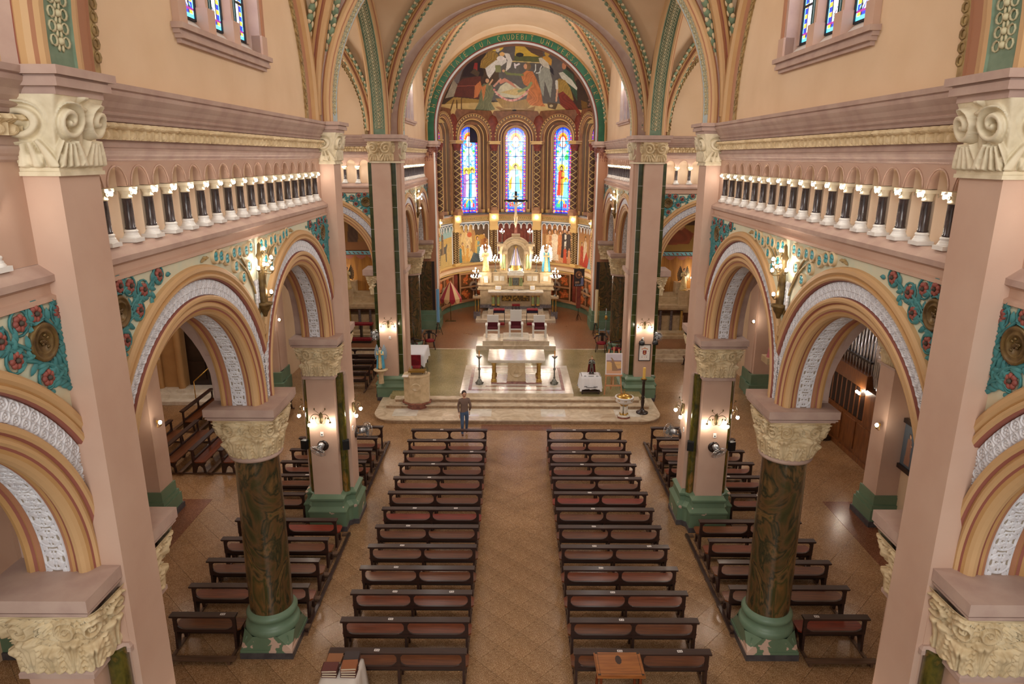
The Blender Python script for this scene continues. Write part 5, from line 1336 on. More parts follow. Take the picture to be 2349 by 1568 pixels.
celebrant_chair(-1.19, .912, 1.1, 'white armchair with maroon seat, left of the tall centre chair'); celebrant_chair(.02, .972, 1.32, 'tall centre white armchair with maroon seat'); celebrant_chair(1.24, .912, 1.1, 'white armchair with maroon seat, right of the tall centre chair')
# ------------------------------------------------------------------ high altar
t = thing('high_altar', 'beige marble high altar with arched niche in the apse', 'altar', (.03, 41.5, .45)); y = -41.5
def hb(nm, mt, *bx, p=None):
    m = M()
    for b in bx: m.box(b[0], b[1], b[2] + y, b[3] + y, b[4] - .45, b[5] - .45)
    return ob(nm, m, [mt], p or t)
hb('altar_step', STEPM, (-2.38, 2.38, 39.5, 42.5, .45, .61)); hb('altar_step', STEPM, (-2.03, 2.03, 39.95, 42.5, .61, .79)); hb('altar_step', STEPM, (-1.68, 1.68, 40.35, 42.5, .79, .97))
hb('base_course', GREYM, (-2.2, 2.2, 41.25, 43, .97, 1.16), (-1.6, 1.6, 40.95, 42, .97, 1.1))
hb('altar_body', BEIGEM, (-2.2, 2.2, 41.5, 43.2, 1.1, 2.05), (-1.0, 1.0, 41.2, 42, 1.1, 1.95)); hb('gradine', BEIGEM, (-2.36, 2.36, 41.45, 43.2, 2.05, 2.13), (-2.3, 2.3, 41.55, 43.2, 2.13, 2.34), (-2.36, 2.36, 41.48, 43.2, 2.34, 2.44))
hb('table_top', BEIGEM, (-1.66, 1.66, 40.75, 41.7, 1.92, 2.02), (-1.64, 1.64, 40.8, 41.7, 1.84, 1.92)); hb('table_slab', WMARB, (-1.68, 1.68, 40.72, 41.7, 2.02, 2.08))
for x in (-1.37, -1.06, 1.06, 1.37):
    c = ob('table_column', M().lathe([(.10, .82), (.09, .86), (.085, 1.3)], 14), [GRNM], t, (x, 40.98 + y, 0)); ob('gilt_ring', M().lathe([(.12, .74), (.12, .80), (.1, .84)], 14).lathe([(.09, 1.28), (.13, 1.38)], 14), [GILT], c)
hb('relief_panel', BRONZE, (-.86, .86, 41.14, 41.3, 1.42, 1.82)); r_ = M()
for k in range(60): r_.ball((-.78 + 1.56 * R.random(), 41.13 + y, 1.02 + .30 * R.random()), .05, 6, 4, 0, (1, .5, 1.2))
ob('relief_figures', r_, [GILT], t, kind='stuff')
for b_ in ((-2.2, -1.5, 41.8, 43.3, 2.44, 3.0), (1.5, 2.2, 41.8, 43.3, 2.44, 3.0), (-1.5, -.5, 41.9, 43.3, 2.44, 3.0), (.5, 1.5, 41.9, 43.3, 2.44, 3.0), (-2.26, -1.46, 41.74, 43.3, 3.0, 3.1), (1.46, 2.26, 41.74, 43.3, 3.0, 3.1), (-1.5, -.4, 41.84, 43.3, 3.02, 3.1), (.4, 1.5, 41.84, 43.3, 3.02, 3.1)): hb('reredos', BEIGEM, b_)
for x in (-1.85, -1.2, -.85, .85, 1.2, 1.85): hb('reredos_panel', WMARB, (x - .14, x + .14, 41.76 if abs(x) > 1.5 else 41.87, 42, 2.56, 2.86))
hb('tabernacle', BEIGEM, (-.5, .5, 41.3, 42, 2.13, 2.32), (-.46, .46, 41.36, 42, 2.84, 2.96), (-.4, .4, 41.45, 42, 2.32, 2.84)); hb('tabernacle_door', SILVER, (-.19, .19, 41.42, 41.5, 2.35, 2.82)); hb('tabernacle_frame', GILT, (-.23, .23, 41.43, 41.5, 2.31, 2.86))
for x in (-.38, -.28, .28, .38): ob('tabernacle_column', M().lathe([(.04, 1.87), (.035, 1.9), (.035, 2.3), (.05, 2.39)], 10), [GRNM], t, (x, 41.4 + y, 0))
hb('niche_base', WMARB, (-.5, .5, 41.5, 43, 2.96, 3.12), (-.42, .42, 41.6, 43, 3.12, 3.22))
# niche: arch head, cove and side columns
nm_ = M(); pr = [(.98, -.05, 0), (.98, -.45, 0), (.86, -.5, 0), (.80, -.42, 0), (.72, -.42, 0), (.66, -.38, 0), (.52, -.38, 0), (.50, .25, 0), (.46, .4, 0)]
nm_.sweep(pr, [(V(0, 42.55 + y, 4.25 - .45 + dz), V(cos(a), 0, sin(a)), V(0, 1, 0)) for a, dz in [(0, -.1)] + [(pi * i / 30, 0) for i in range(31)] + [(pi, -.1)]])
ob('niche_arch', nm_, [BEIGEM], t)
nb = M().grid(lambda a, b: (.5 * cos(pi * a), 42.6 + y + .45 * sin(pi * a), 2.7 + b * 1.15), 16, 1).grid(lambda a, b: (.5 * cos(pi * a) * cos(b * pi / 2), 42.6 + y + .45 * sin(pi * a) * cos(b * pi / 2), 3.85 + .5 * sin(b * pi / 2)), 16, 8)
ob('niche_shell', nb, [mat('cream_niche', (246, 226, 188), rough=.5)], t)
hb('niche_jamb', BEIGEM, (-.98, -.5, 42.35, 43.2, 3.1, 3.25), (.5, .98, 42.35, 43.2, 3.1, 3.25), (-.62, -.5, 42.3, 43.2, 3.1, 4.25), (.5, .62, 42.3, 43.2, 3.1, 4.25), (-1.08, -.5, 42.1, 43.2, 4.2, 4.36), (.5, 1.08, 42.1, 43.2, 4.2, 4.36), (-1.0, 1.0, 42.7, 43.2, 3.1, 4.8), (-1.0, -.5, 42.15, 43.2, 4.36, 4.5), (.5, 1.0, 42.15, 43.2, 4.36, 4.5), (-1.16, -.6, 42.05, 43.2, 4.66, 4.8), (.6, 1.16, 42.05, 43.2, 4.66, 4.8), (-1.02, -.6, 42.12, 43.2, 4.5, 4.68), (.6, 1.02, 42.12, 43.2, 4.5, 4.68))
for x in (-.84, -.69, .69, .84):
    c = ob('niche_column', M().lathe([(.06, 2.8), (.055, 3.65)], 12), [GRNM], t, (x, 42.25 + y, 0)); ob('gilt_ring', M().lathe([(.08, 2.74), (.08, 2.78), (.06, 2.82)], 12).lathe([(.055, 3.6), (.085, 3.75)], 12), [GILT], c)
hb('cross_pedestal', BEIGEM, (-.26, .26, 42.3, 42.9, 5.2, 5.36))
# side credence stands of the altar
for s, nm in ((-1, 'left'), (1, 'right')):
    q = thing('candelabrum_stand', 'cream stand with gilt legs at the %s side of the high altar' % nm, 'stand', (s * 2.36 + .03, 40.75, .45))
    ob('foot', M().box(-.2, .2, -.2, .2, 0, .42), [GREYM], q); ob('top', M().box(-.24, .24, -.22, .22, 1.26, 1.38), [BEIGEM], q)
    for x in (-.09, .09):
        for yy in (-.08, .08): ob('leg', M().lathe([(.035, .42), (.03, 1.26)], 8), [GILT], q, (x, yy, 0))
# ------------------------------------------------------------------ candelabra with lit bulbs (bulbs are separate sub-parts)
CB_ME = M().ball((0, 0, 0), .032, 8, 5, 0, (1, 1, 1.3)).mesh('bulb', [BULBA])
def candelabrum(label, loc, hstem, rows, cat='candelabrum', group=None, foot=True):
    t = thing('candelabrum', label, cat, loc, 0, group)
    if foot: ob('foot', M().lathe([(.12, 0), (.11, .03), (.05, .07), (.025, .12)], 12), [SILVER], t)
    ob('stem', M().lathe([(.025, .08), (.018, hstem * .5), (.035, hstem * .55), (.018, hstem * .6), (.02, hstem)], 10), [SILVER], t)
    for rad, z, n in rows:
        a_ = M()
        for k in range(n):
            an = 2 * pi * (k + .5) / n; x, yy = rad * cos(an), rad * sin(an)
            a_.tube([(0, 0, z - .12), (x * .6, yy * .6, z - .14), (x, yy, z - .1), (x, yy, z - .04)], .009, 5); a_.lathe([(.015, z - .05), (.04, z - .04), (.02, z - .03)], 8, 0, (x, yy, 0))
        ar_ = ob('arm_ring', a_, [SILVER], t)
        for k in range(n):
            an = 2 * pi * (k + .5) / n; ob('bulb', CB_ME, None, ar_, (rad * cos(an), rad * sin(an), z))
    return t
for s, nm in ((-1, 'left'), (1, 'right')):
    candelabrum('lit silver candelabrum on the high altar, %s of the niche' % nm, (s * 1.27 + .04, 42.1, 3.1), .75, ((.22, .72, 7), (.13, .88, 4), (.02, 1.0, 1)))
    candelabrum('tall lit candelabrum standing on the %s shoulder of the altar niche' % nm, (s * .86 + .05, 42.5, 4.8), .72, ((.13, .74, 5), (.02, .86, 1)))
    candelabrum('large two-tier candelabrum on a stand at the %s of the high altar' % nm, (s * 2.40 + .03, 40.75, 1.83), 1.3, ((.30, 1.22, 10), (.17, 1.52, 5), (.02, 1.68, 1)))
# ------------------------------------------------------------------ statues
def loft_fig(m, secs, mi, n=14):
    """secs: (x, y, z, rx, ry)"""
    vs = [(x + rx * cos(2 * pi * i / n), yy + ry * sin(2 * pi * i / n), z) for x, yy, z, rx, ry in secs for i in range(n)]
    fs = [(j * n + i, j * n + (i + 1) % n, (j + 1) * n + (i + 1) % n, (j + 1) * n + i) for j in range(len(secs) - 1) for i in range(n)]
    fs += [tuple(range(n))[::-1], tuple((len(secs) - 1) * n + i for i in range(n))]
    return m.add(vs, fs, mi, True)
def robed(t, h, robe, mantle=None, hair=W_EBON, arms='pray', back=None, n=18):
    """statue figure h tall facing -y with folds, arms, hands, head."""
    m = M(); N = 28; S_ = [(.0, .19, .15), (.06, .185, .15), (.25, .15, .125), (.45, .135, .105), (.58, .105, .085), (.68, .115, .085), (.78, .125, .08), (.82, .09, .06), (.845, .04, .04), (.87, .035, .035)]
    vs = []
    for z, rx, ry in S_:
        for i in range(N):
            a = 2 * pi * i / N; k = 1 + .10 * sin(a * 7 + z * 5) * max(0, .62 - z) / .62
            vs.append((rx * h * cos(a) * k * .85, ry * h * sin(a) * k * .85, z * h))
    fs = [(j * N + i, j * N + (i + 1) % N, (j + 1) * N + (i + 1) % N, (j + 1) * N + i) for j in range(len(S_) - 1) for i in range(N)]
    m.add(vs, fs, 0, True)
    hm = M().ball((0, -.005 * h, .925 * h), .055 * h, 12, 9, 0, (.85, .95, 1.25)); hm.ball((0, -.06 * h, .918 * h), .012 * h, 6, 4); hm.lathe([(.025 * h, .84 * h), (.022 * h, .89 * h)], 8)
    for s in (-1, 1):
        if arms == 'pray': pts = [(s * .105 * h, 0, .79 * h), (s * .13 * h, -.03 * h, .65 * h), (s * .03 * h, -.12 * h, .70 * h)]
        else: pts = [(s * .105 * h, 0, .79 * h), (s * .14 * h, -.02 * h, .64 * h), (s * .10 * h, -.12 * h, .60 * h)]
        m.tube(pts, [.042 * h, .042 * h, .038 * h], 8, 0)
        e = Vector(pts[-1])
        hm.ball(tuple(e + V(0, -.015 * h, .015 * h)), .024 * h, 7, 5, 0, (.6, .8, 1.2))
        for q in range(4): hm.tube([tuple(e + V((q - 1.5) * .009 * h, -.02 * h, .03 * h)), tuple(e + V((q - 1.5) * .008 * h, -.02 * h, (.055 + .006 * (q in (1, 2))) * h))], .0055 * h, 5)
        hm.tube([tuple(e + V(-s * .012 * h, -.02 * h, .01 * h)), tuple(e + V(-s * .02 * h, -.028 * h, .035 * h))], .006 * h, 5)
    b = ob('robe', m, [robe], t); ob('head_and_hands', hm, [SKIN], t)
    hr = M().ball((0, .012 * h, .94 * h), .058 * h, 12, 8, 0, (.95, 1, 1.15)); ob('hair', hr, [hair], t)
    if mantle:
        mm = M()
        def f(u, v):
            a = radians(-60 + 300 * u); z = .03 + .8 * v; r = (.20 - .08 * v) * (1 + .05 * sin(a * 9)); return (r * h * cos(a) * .95, r * .85 * h * sin(a) + .01 * h, z * h)
        mm.grid(f, 36, 10); ob('mantle', mm, [mantle], t)
    return t
def wings(t, h, mt, up=1.0):
    for s in (-1, 1):
        m = M()
        for k in range(9):
            q = k / 8; a = (s * .05 * h, .08 * h, (.75 - .03 * k) * h); b = (s * (.16 + .10 * sin(q * 2.6)) * h, .14 * h, (1.05 * up - .62 * q) * h)
            d = Vector(b) - Vector(a); m.beam(a, b, .05 * h, .012 * h, 0, (0, 1, 0)); m.ball(b, .03 * h, 6, 4, 0, (.8, .3, 1.3))
        ob('wing', m, [mt], t)
def pedestal(t, h, mt, r): ob('plinth', M().lathe([(r, 0), (r, h * .5), (r * .85, h)], 14), [mt], t)
GOLDST = mat('gilded_statue_cream', (236, 214, 164), (214, 184, 120), sc=9, rough=.5); BLUER = mat('blue_mantle', (90, 178, 208), (66, 150, 188), sc=6, rough=.6); FEATH = mat('white_feathers', (236, 236, 240), rough=.6)
PURP = mat('lilac_brocade', (190, 182, 206), (166, 158, 190), sc=20, rough=.6)
for s, nm, rb, mn in ((-1, 'white and gold angel statue holding lamps on the left end of the high altar', GOLDST, None), (1, 'angel statue in a turquoise mantle holding lamps on the right end of the high altar', GOLDST, BLUER)):
    q = thing('angel_statue', nm, 'statue', (s * 1.87 + .04, 42.0, 3.1)); pedestal(q, .06, GILT, .24)
    robed(q, 1.45, rb, mn); wings(q, 1.45, FEATH, 1.02)
    br = M()
    for k in range(5):
        a = pi * (k + .5) / 5; br.tube([(0, -.15, 1.2), (.28 * cos(a), -.2, 1.3 + .2 * sin(a)), (.30 * cos(a), -.2, 1.36 + .26 * sin(a))], .01, 5)
    b_ = ob('lamp_branch', br, [SILVER], q)
    for k in range(5): a = pi * (k + .5) / 5; ob('bulb', CB_ME, None, b_, (.30 * cos(a), -.2, 1.42 + .26 * sin(a)))
q = thing('madonna_statue', 'small crowned madonna in a lilac bell-shaped robe in the altar niche', 'statue', (.03, 42.25, 3.22))
ob('pedestal', M().lathe([(.40, 0), (.40, .08), (.3, .12), (.3, .2), (.26, .26)], 20), [GILT], q)
ob('robe', M().grid(lambda a, b: ((.30 - .22 * b ** .8) * cos(2 * pi * a) * (1 + .04 * sin(14 * pi * a)), (.20 - .13 * b) * sin(2 * pi * a), .26 + .98 * b), 40, 10, closeu=True), [PURP], q)
ob('veil', M().grid(lambda a, b: ((.36 - .24 * b ** .9) * cos(pi * (a * 1.2 - .1)), .02 + (.22 - .12 * b) * sin(pi * (a * 1.2 - .1)), .26 + 1.05 * b), 24, 8), [mat('white_veil', (240, 238, 244), rough=.7)], q)
ob('head', M().ball((0, -.03, 1.27), .07, 12, 8, 0, (.85, .9, 1.2)).ball((0, -.095, 1.26), .014, 6, 4), [SKIN], q); ob('crown', M().lathe([(.07, 1.33), (.085, 1.42), (.05, 1.45), (.0, 1.48)], 12), [GILT], q)
ob('trim', M().tube([(0, -.205 + .0 * k, .3 + .12 * k) if False else (0, -(.205 - .13 * k / 8), .28 + .95 * k / 8) for k in range(9)], .025, 6), [GILT], q)
# crucifix above the niche
q = thing('crucifix', 'tall black crucifix with pale figure rising above the altar niche', 'crucifix', (.02, 43.2, 5.36 - .02))
ob('cross', M().box(-.075, .075, -.04, .04, 0, 2.58).box(-.72, .72, -.045, .045, 1.94, 2.08), [IRON], q); ob('shaft_foot', M().box(-.085, .085, -.05, .05, .0, .5), [REDM], q)
ob('title_plate', M().box(-.16, .16, -.06, -.04, 2.22, 2.32), [BEIGEM], q)
IV = mat('ivory_corpus', (232, 210, 176), rough=.5); me = bpy.data.meshes.new('body')
vv = [(0, -.14, 1.12), (0, -.15, 1.3), (0, -.13, 1.55), (0, -.12, 1.75), (0, -.14, 1.84), (.02, -.17, 1.95), (-.15, -.1, 1.74), (-.40, -.08, 1.88), (-.64, -.06, 2.0), (.15, -.1, 1.74), (.40, -.08, 1.88), (.64, -.06, 2.0), (-.07, -.14, 1.06), (-.06, -.2, .78), (-.01, -.1, .42), (.07, -.14, 1.06), (.06, -.2, .78), (.01, -.1, .42), (0, -.16, .36)]
ee = [(0, 1), (1, 2), (2, 3), (3, 4), (4, 5), (3, 6), (6, 7), (7, 8), (3, 9), (9, 10), (10, 11), (0, 12), (12, 13), (13, 14), (0, 15), (15, 16), (16, 17), (14, 18)]
rr = [.095, .08, .10, .07, .04, .075, .05, .04, .03, .05, .04, .03, .07, .05, .035, .07, .05, .035, .03]
def skin_body(name, vv, ee, rr, mt, parent, root=0, sub=1):
    me = bpy.data.meshes.new(name); me.from_pydata(vv, ee, []); o = ob(name, me, None, parent)
    o.modifiers.new('skin', 'SKIN'); sv = me.skin_vertices[0].data if me.skin_vertices else None
    if sv is None:
        bm = bmesh.new(); bm.from_mesh(me); bm.verts.layers.skin.verify(); bm.to_mesh(me); bm.free(); sv = me.skin_vertices[0].data
    for i, r in enumerate(rr): sv[i].radius = (r, r) if not isinstance(r, tuple) else r; sv[i].use_root = (i == root)
    s_ = o.modifiers.new('sub', 'SUBSURF'); s_.levels = sub; s_.render_levels = sub
    for i, mt_ in enumerate(mt if isinstance(mt, list) else [mt]): me.materials.append(mt_)
    dg = bpy.context.evaluated_depsgraph_get(); m2 = bpy.data.meshes.new_from_object(o.evaluated_get(dg))
    o.modifiers.clear(); o.data = m2; m2.polygons.foreach_set('use_smooth', [True] * len(m2.polygons))
    return o
skin_body('body', vv, ee, rr, IV, q); ob('loincloth', M().lathe([(.11, 1.0), (.12, 1.08), (.105, 1.18)], 12, 0, (0, -.14, 0)).ball((.11, -.16, 1.02), .05, 6, 4, 0, (.7, .7, 1.8)), [GOLDST], q)
ob('hair', M().ball((.02, -.15, 1.99), .085, 10, 7).tube([(.06, -.15, 1.97), (.1, -.15, 1.84)], .03, 6), [W_EBON], q)
# ------------------------------------------------------------------ pews
def pew_parts(L, nsec=2, seat=True, kneel=False, tag_n=0):
    """(name, mesh, material) parts of a pew; back at y=0, seat towards +y, x from -L/2 to L/2."""
    out = []; st = .07; zt, zb = .80, .50
    out.append(('top_rail', M().box(-L / 2 - .03, L / 2 + .03, -.09, .075, .825, .86).box(-L / 2 - .02, L / 2 + .02, -.06, .06, .80, .825), W_DARK))
    f = M(); n = nsec; w = (L - st) / n
    xs = [-L / 2 + st / 2 + w * i for i in range(n + 1)]
    for x in xs: f.box(x - st / 2, x + st / 2, -.02, .03, zb - .06, zt)
    f.box(-L / 2, L / 2, -.018, .028, zb - .06, zb); 
    for i in range(n):
        for s, x in ((1, xs[i] + st / 2), (-1, xs[i + 1] - st / 2)):
            for zz, q in ((zt, -1), (zb, 1)):
                W_, H_ = .17, .12
                pts = [(x, zz), (x + s * W_, zz)] + [(x + s * W_ * (1 - sin(pi / 2 * k / 4)) , zz + q * H_ * (1 - cos(pi / 2 * k / 4)) ) for k in range(1, 4)] + [(x, zz + q * H_)]
                f.prism(pts, lambda a, b, d: (a, d, b), -.012, .022)
    out.append(('back_frame', f, W_DARK))
    if seat:
        s = M(); o = [(-L / 2 + .02, .04), (L / 2 - .02, .04), (L / 2 + .05, .10), (L / 2 + .05, .36), (L / 2 - .0, .42), (-L / 2, .42), (-L / 2 - .05, .36), (-L / 2 - .05, .10)]
        s.prism(o, lambda a, b, d: (a, b, d), .42, .455); out.append(('seat', s, None))
        out.append(('seat_apron', M().box(-L / 2 + .05, L / 2 - .05, .06, .09, .34, .42).box(-L / 2 + .05, L / 2 - .05, .34, .37, .36, .42), W_EBON))
    for x in xs:
        g = M(); X0, X1 = x - .025, x + .025
        prof = [(-.02, .82), (.03, .82), (.035, .44), (.40, .42), (.42, .38), (.36, .30), (.39, .06), (.44, .0), (.34, .0), (.31, .22), (.22, .30), (.14, .24), (.06, .0), (-.04, .0), (-.02, .4)] if seat else [(-.02, .82), (.03, .82), (.04, .4), (.08, .04), (.12, .0), (-.08, .0), (-.03, .3)]
        vs = [(X0, a, b) for a, b in prof] + [(X1, a, b) for a, b in prof]; k = len(prof)
        g.add(vs, [tuple(range(k)), tuple(range(k, 2 * k))[::-1]] + [(i, (i + 1) % k, k + (i + 1) % k, k + i) for i in range(k)])
        out.append(('leg', g, W_DARK))
    for x in (xs[0], xs[-1]): out.append(('floor_runner', M().box(x - .03, x + .03, -.40, .46, 0, .045), W_MID))
    if kneel: out.append(('kneeler', M().box(-L / 2 - .05, L / 2 + .1, -.47, -.33, .09, .125).box(-L / 2, -L / 2 + .05, -.46, -.38, .0, .09).box(L / 2 - .05, L / 2, -.46, -.38, .0, .09), W_MID))
    return out
PEWC = {}
TAGM = M().box(-.05, .05, -.03, .03, 0, .003, 0).box(-.035, -.005, -.012, .014, .003, .0035, 1).box(.01, .035, -.015, .012, .003, .0035, 1).mesh('paper_label', [WHITE, mat('label_ink', (120, 90, 90))])
def make_pew(label, x, y, L, nsec=2, seat=True, kneel=False, sm=None, group=None, tags=(), rz=0, z=0, name='pew'):
    key = (round(L, 2), nsec, seat, kneel)
    if key not in PEWC: PEWC[key] = [(n_, me.mesh(n_, mt if mt else W_RED), mt) for n_, me, mt in pew_parts(L, nsec, seat, kneel)]
    t = thing(name, label, 'pew', (x, y, z), rz, group)
    for n_, me, mt in PEWC[key]:
        if n_ == 'seat':
            kk = key + (sm.name,)
            if kk not in PEWC: m2 = me.copy(); m2.materials[0] = sm; PEWC[kk] = m2
            me = PEWC[kk]
        ob(n_, me, None, t)
    for tx in tags: ob('paper_label', TAGM, None, t, (tx, 0, .86), (0, 0, .1 * tx))
    return t
SEATS = [W_BRN, W_RED, W_RED, W_BRN, W_RED, W_BRN, W_RUST, W_BRN, W_BRN, W_BRN, W_RED, W_RED, W_BRN]
for s, nm in ((-1, 'left'), (1, 'right')):
    for i in range(13):
        tg = []
        if (i * 5 + s) % 3 != 0 or i > 6: tg.append(-.55 + .3 * R.random())
        if (i * 7 + s) % 4 == 1: tg.append(.6 + .3 * R.random())
        make_pew('%s pew in the %s row from the sanctuary, %s of the centre aisle' % ('seatless dark front' if i == 0 else ('rust-red' if SEATS[i] is W_RUST else 'dark wooden'), ORD[i], nm), s * (1.0536 + 1.289), 22.04 - .9137 * i, 2.578,
                 2, i > 0, False, SEATS[(i + (s > 0)) % 13 if i else 0], 'pews flanking the centre aisle', tg)
    rows = [(22.3, 4.72, 7.3), (21.32, 4.72, 7.3), (20.36, 4.72, 7.3), (19.45, 4.72, 7.3), (18.52, 6.0, 7.3), (17.35, 6.0, 7.3), (15.95, 4.72, 7.36), (15.03, 4.72, 7.33), (14.1, 4.7, 7.28), (13.12, 4.66, 7.24), (12.12, 5.9, 7.17)]
    for i, (y, a, b) in enumerate(rows):
        L = b - a; sh = L < 2
        make_pew('%s pew in the %s row of the %s side block' % ('short wooden' if sh else ('seatless front' if i == 0 else 'long wooden'), ORD[i], nm) + (' beside the marble column' if i == 10 else ''), s * (a + b) / 2, y, 2.58 if not sh else 1.3,
                 1 if sh else 2, i > 0, True, SEATS[(i * 3 + 1 + (s > 0)) % 13], 'pews of the side blocks', [(-.4, .1)[i % 2] * s] if i % 3 else [])
    for k, (y0, y1) in enumerate(((12.6, 16.6), (18.6, 22.8))):
        rb = thing('floor_rail', 'long low timber rail tying the side pews together at floor level, %s block, %s' % (nm, 'rear half' if k == 0 else 'front half'), 'rail', (s * 4.60, (y0 + y1) / 2, 0))
        mm = M(); n = int((y1 - y0) / .95)
        for q in range(n + 1):
            yy = y0 - (y0 + y1) / 2 + (y1 - y0) * q / n; ob('cross_block', M().box(-.03 - .16 * (s < 0), .03 + .16 * (s > 0), yy - .05, yy + .05, .0, .05), [W_MID], rb)
        ob('rail_bar', M().box(-.035, .035, y0 - (y0 + y1) / 2, y1 - (y0 + y1) / 2, .05, .10), [W_DARK], rb)
# benches of the left transept (facing the crossing) and the chapel benches
nb_ = 0
for x in (-9.55, -10.5, -11.45, -12.4):
    for y in (21.55, 25.0):
        nb_ += 1
        make_pew('dark transept bench facing the crossing, %s in from the aisle pilaster, %s pair' % (ORD[int((-9.55 - x) / .95 + .5)], 'nearer' if y < 23 else 'farther'), x, y, 2.58, 2, True, True, W_RED if x > -10.6 else W_BRN, 'left transept benches', (), -pi / 2, 0, 'bench')
for i in range(5): make_pew('dark bench before the left side chapel, %s back from its steps' % ORD[i], -7.9, 32.2 - .9 * i, 2.58, 2, True, False, W_BRN, 'chapel benches', (), 0, 0, 'bench')
make_pew('dark bench before the right side chapel steps', 8.75, 32.0, 1.3, 1, True, False, W_BRN, None, (), pi / 2, 0, 'bench')
# ------------------------------------------------------------------ lamps
SBULB = M().ball((0, 0, 0), .045, 10, 7, 0, (1, 1, 1.2)).mesh('bulb', [BULBS])
ANTB = mat('antique_gold_iron', (130, 112, 72), (86, 72, 46), sc=14, rough=.45, metal=.5)
def sconce(label, loc, rz):
    """two-branch leaf wall lamp, wall behind at +y."""
    t = thing('wall_lamp', label, 'lamp', loc, rz)
    b = M().lathe([(.02, -.16), (.05, -.1), (.055, .0), (.05, .1), (.02, .14)], 8, 0, (0, -.03, 0))
    for k in range(12): leaf(b, (.04 * cos(k * 2.1), -.05, -.12 + .02 * k), 1.57 + .9 * cos(k * 2.1), .09, .035, 0, .02)
    ob('leaf_backplate', b, [ANTB], t)
    for s in (-1, 1):
        a = M().tube(bez((0, -.05, .05), (s * .20, -.14, .26), (s * .275, -.16, -.06), 12), .009, 6)
        a.tube(bez((0, -.05, .05), (s * .06, -.08, .2), (s * .14, -.1, .24), 8), .005, 5); a.tube(bez((0, -.05, -.1), (s * .09, -.1, -.24), (s * .13, -.1, -.02), 8), .005, 5)
        leaf(a, (s * .14, -.1, .24), 1.5, .07, .04); leaf(a, (s * .13, -.1, -.02), 1.2, .08, .04); leaf(a, (s * .2, -.12, .05), -1.3, .07, .04)
        a.lathe([(.012, -.05), (.035, -.075), (.03, -.10), (.02, -.11)], 10, 0, (s * .275, -.16, 0))
        ao = ob('arm', a, [ANTB], t); ob('bulb', SBULB, None, ao, (s * .275, -.16, -.15))
    return t
for s, nm in ((-1, 'left'), (1, 'right')):
    sconce('lit leaf wall lamp on the front of the %s crossing pier above the fan' % nm, (s * 5.24, Y2 - .775, 3.3), 0)
    sconce('lit leaf wall lamp on the aisle-facing side of the %s crossing pier' % nm, (s * 4.59, Y2 + .02, 3.3), s * -pi / 2 if s > 0 else pi / 2)
    tt = bpy.data.objects[-1] if False else None
    sconce('lit leaf wall lamp on the outer side of the %s crossing pier, seen past it' % nm, (s * 5.83, Y2, 3.3), (pi / 2 if s > 0 else -pi / 2))
    sconce('lit leaf wall lamp on the %s chancel pier facing the nave' % nm, (s * 5.3, Y3 - .785, 3.3), 0)
    sconce('lit wall lamp low on the nearest %s pier at the bottom edge' % nm, (s * 4.59, Y1 + .02, 3.0), -pi / 2 if s > 0 else pi / 2)
    w = thing('wall_lamp', 'single-bulb brass wall lamp on the %s aisle pilaster' % nm, 'lamp', (s * 9.78, 17.28, 3.02))
    ob('backplate', M().lathe([(.05, -.01), (.06, 0), (.04, .02)], 12).xf(Matrix.Rotation(pi / 2, 4, 'X') @ Matrix.Scale(1, 4)), [BRASS], w)
    a = M().tube(bez((0, 0, 0), (-s * .02, -.2, -.16), (-s * .18, -.22, -.02), 10), .01, 6).lathe([(.015, -.02), (.04, .0), (.03, .03)], 10, 0, (-s * .18, -.22, 0)); ao = ob('arm', a, [BRASS], w); ob('bulb', SBULB, None, ao, (-s * .18, -.22, .08))
for o in list(bpy.data.objects):
    if o.get('label', '').startswith('lit leaf wall lamp on the aisle-facing side'): o['label'] = o['label'].replace('aisle-facing side', 'nave-facing side')
# gallery bulbs: one before every colonnette
for s, nm in ((-1, 'left'), (1, 'right')):
    for k in range(18):
        t = thing('gallery_bulb', 'bare lit bulb at the %s gallery colonnette counted from the near pier, %s nave wall' % (ORD[k], nm), 'light bulb', (s * 4.895, 8.17 + .523 * k, 9.565), pi / 2 if s < 0 else -pi / 2, 'gallery bulbs of the nave')
        ob('glass_bulb', BULB_ME, None, t); ob('socket', SOCK_ME, None, t)
    for k in range(16):
        t = thing('gallery_bulb', 'bare lit gallery bulb, %s from the chancel pier, %s chancel wall' % (ORD[k], nm), 'light bulb', (s * 4.895, 29.42 + .523 * k, 9.565), pi / 2 if s < 0 else -pi / 2, 'gallery bulbs of the %s chancel' % nm)
        ob('glass_bulb', BULB_ME, None, t); ob('socket', SOCK_ME, None, t)
    for k in range(8):
        t = thing('gallery_bulb', 'bare lit gallery bulb, %s outward from the chancel pier, %s transept wall' % (ORD[k], nm), 'light bulb', (s * (5.89 + .527 * k), 28.03, 9.565), 0, 'gallery bulbs of the %s transept' % nm)
        ob('glass_bulb', BULB_ME, None, t); ob('socket', SOCK_ME, None, t)
    t = thing('gallery_bulb', 'bare lit bulb at the gallery colonnette before the nearest %s pier' % nm, 'light bulb', (s * 4.895, 6.3, 9.565), pi / 2 if s < 0 else -pi / 2)
    ob('glass_bulb', BULB_ME, None, t); ob('socket', SOCK_ME, None, t)
TB_ME = M().ball((0, 0, 0), .03, 8, 5, 0, (1, 1, 1.3)).mesh('bulb', [BULBT])
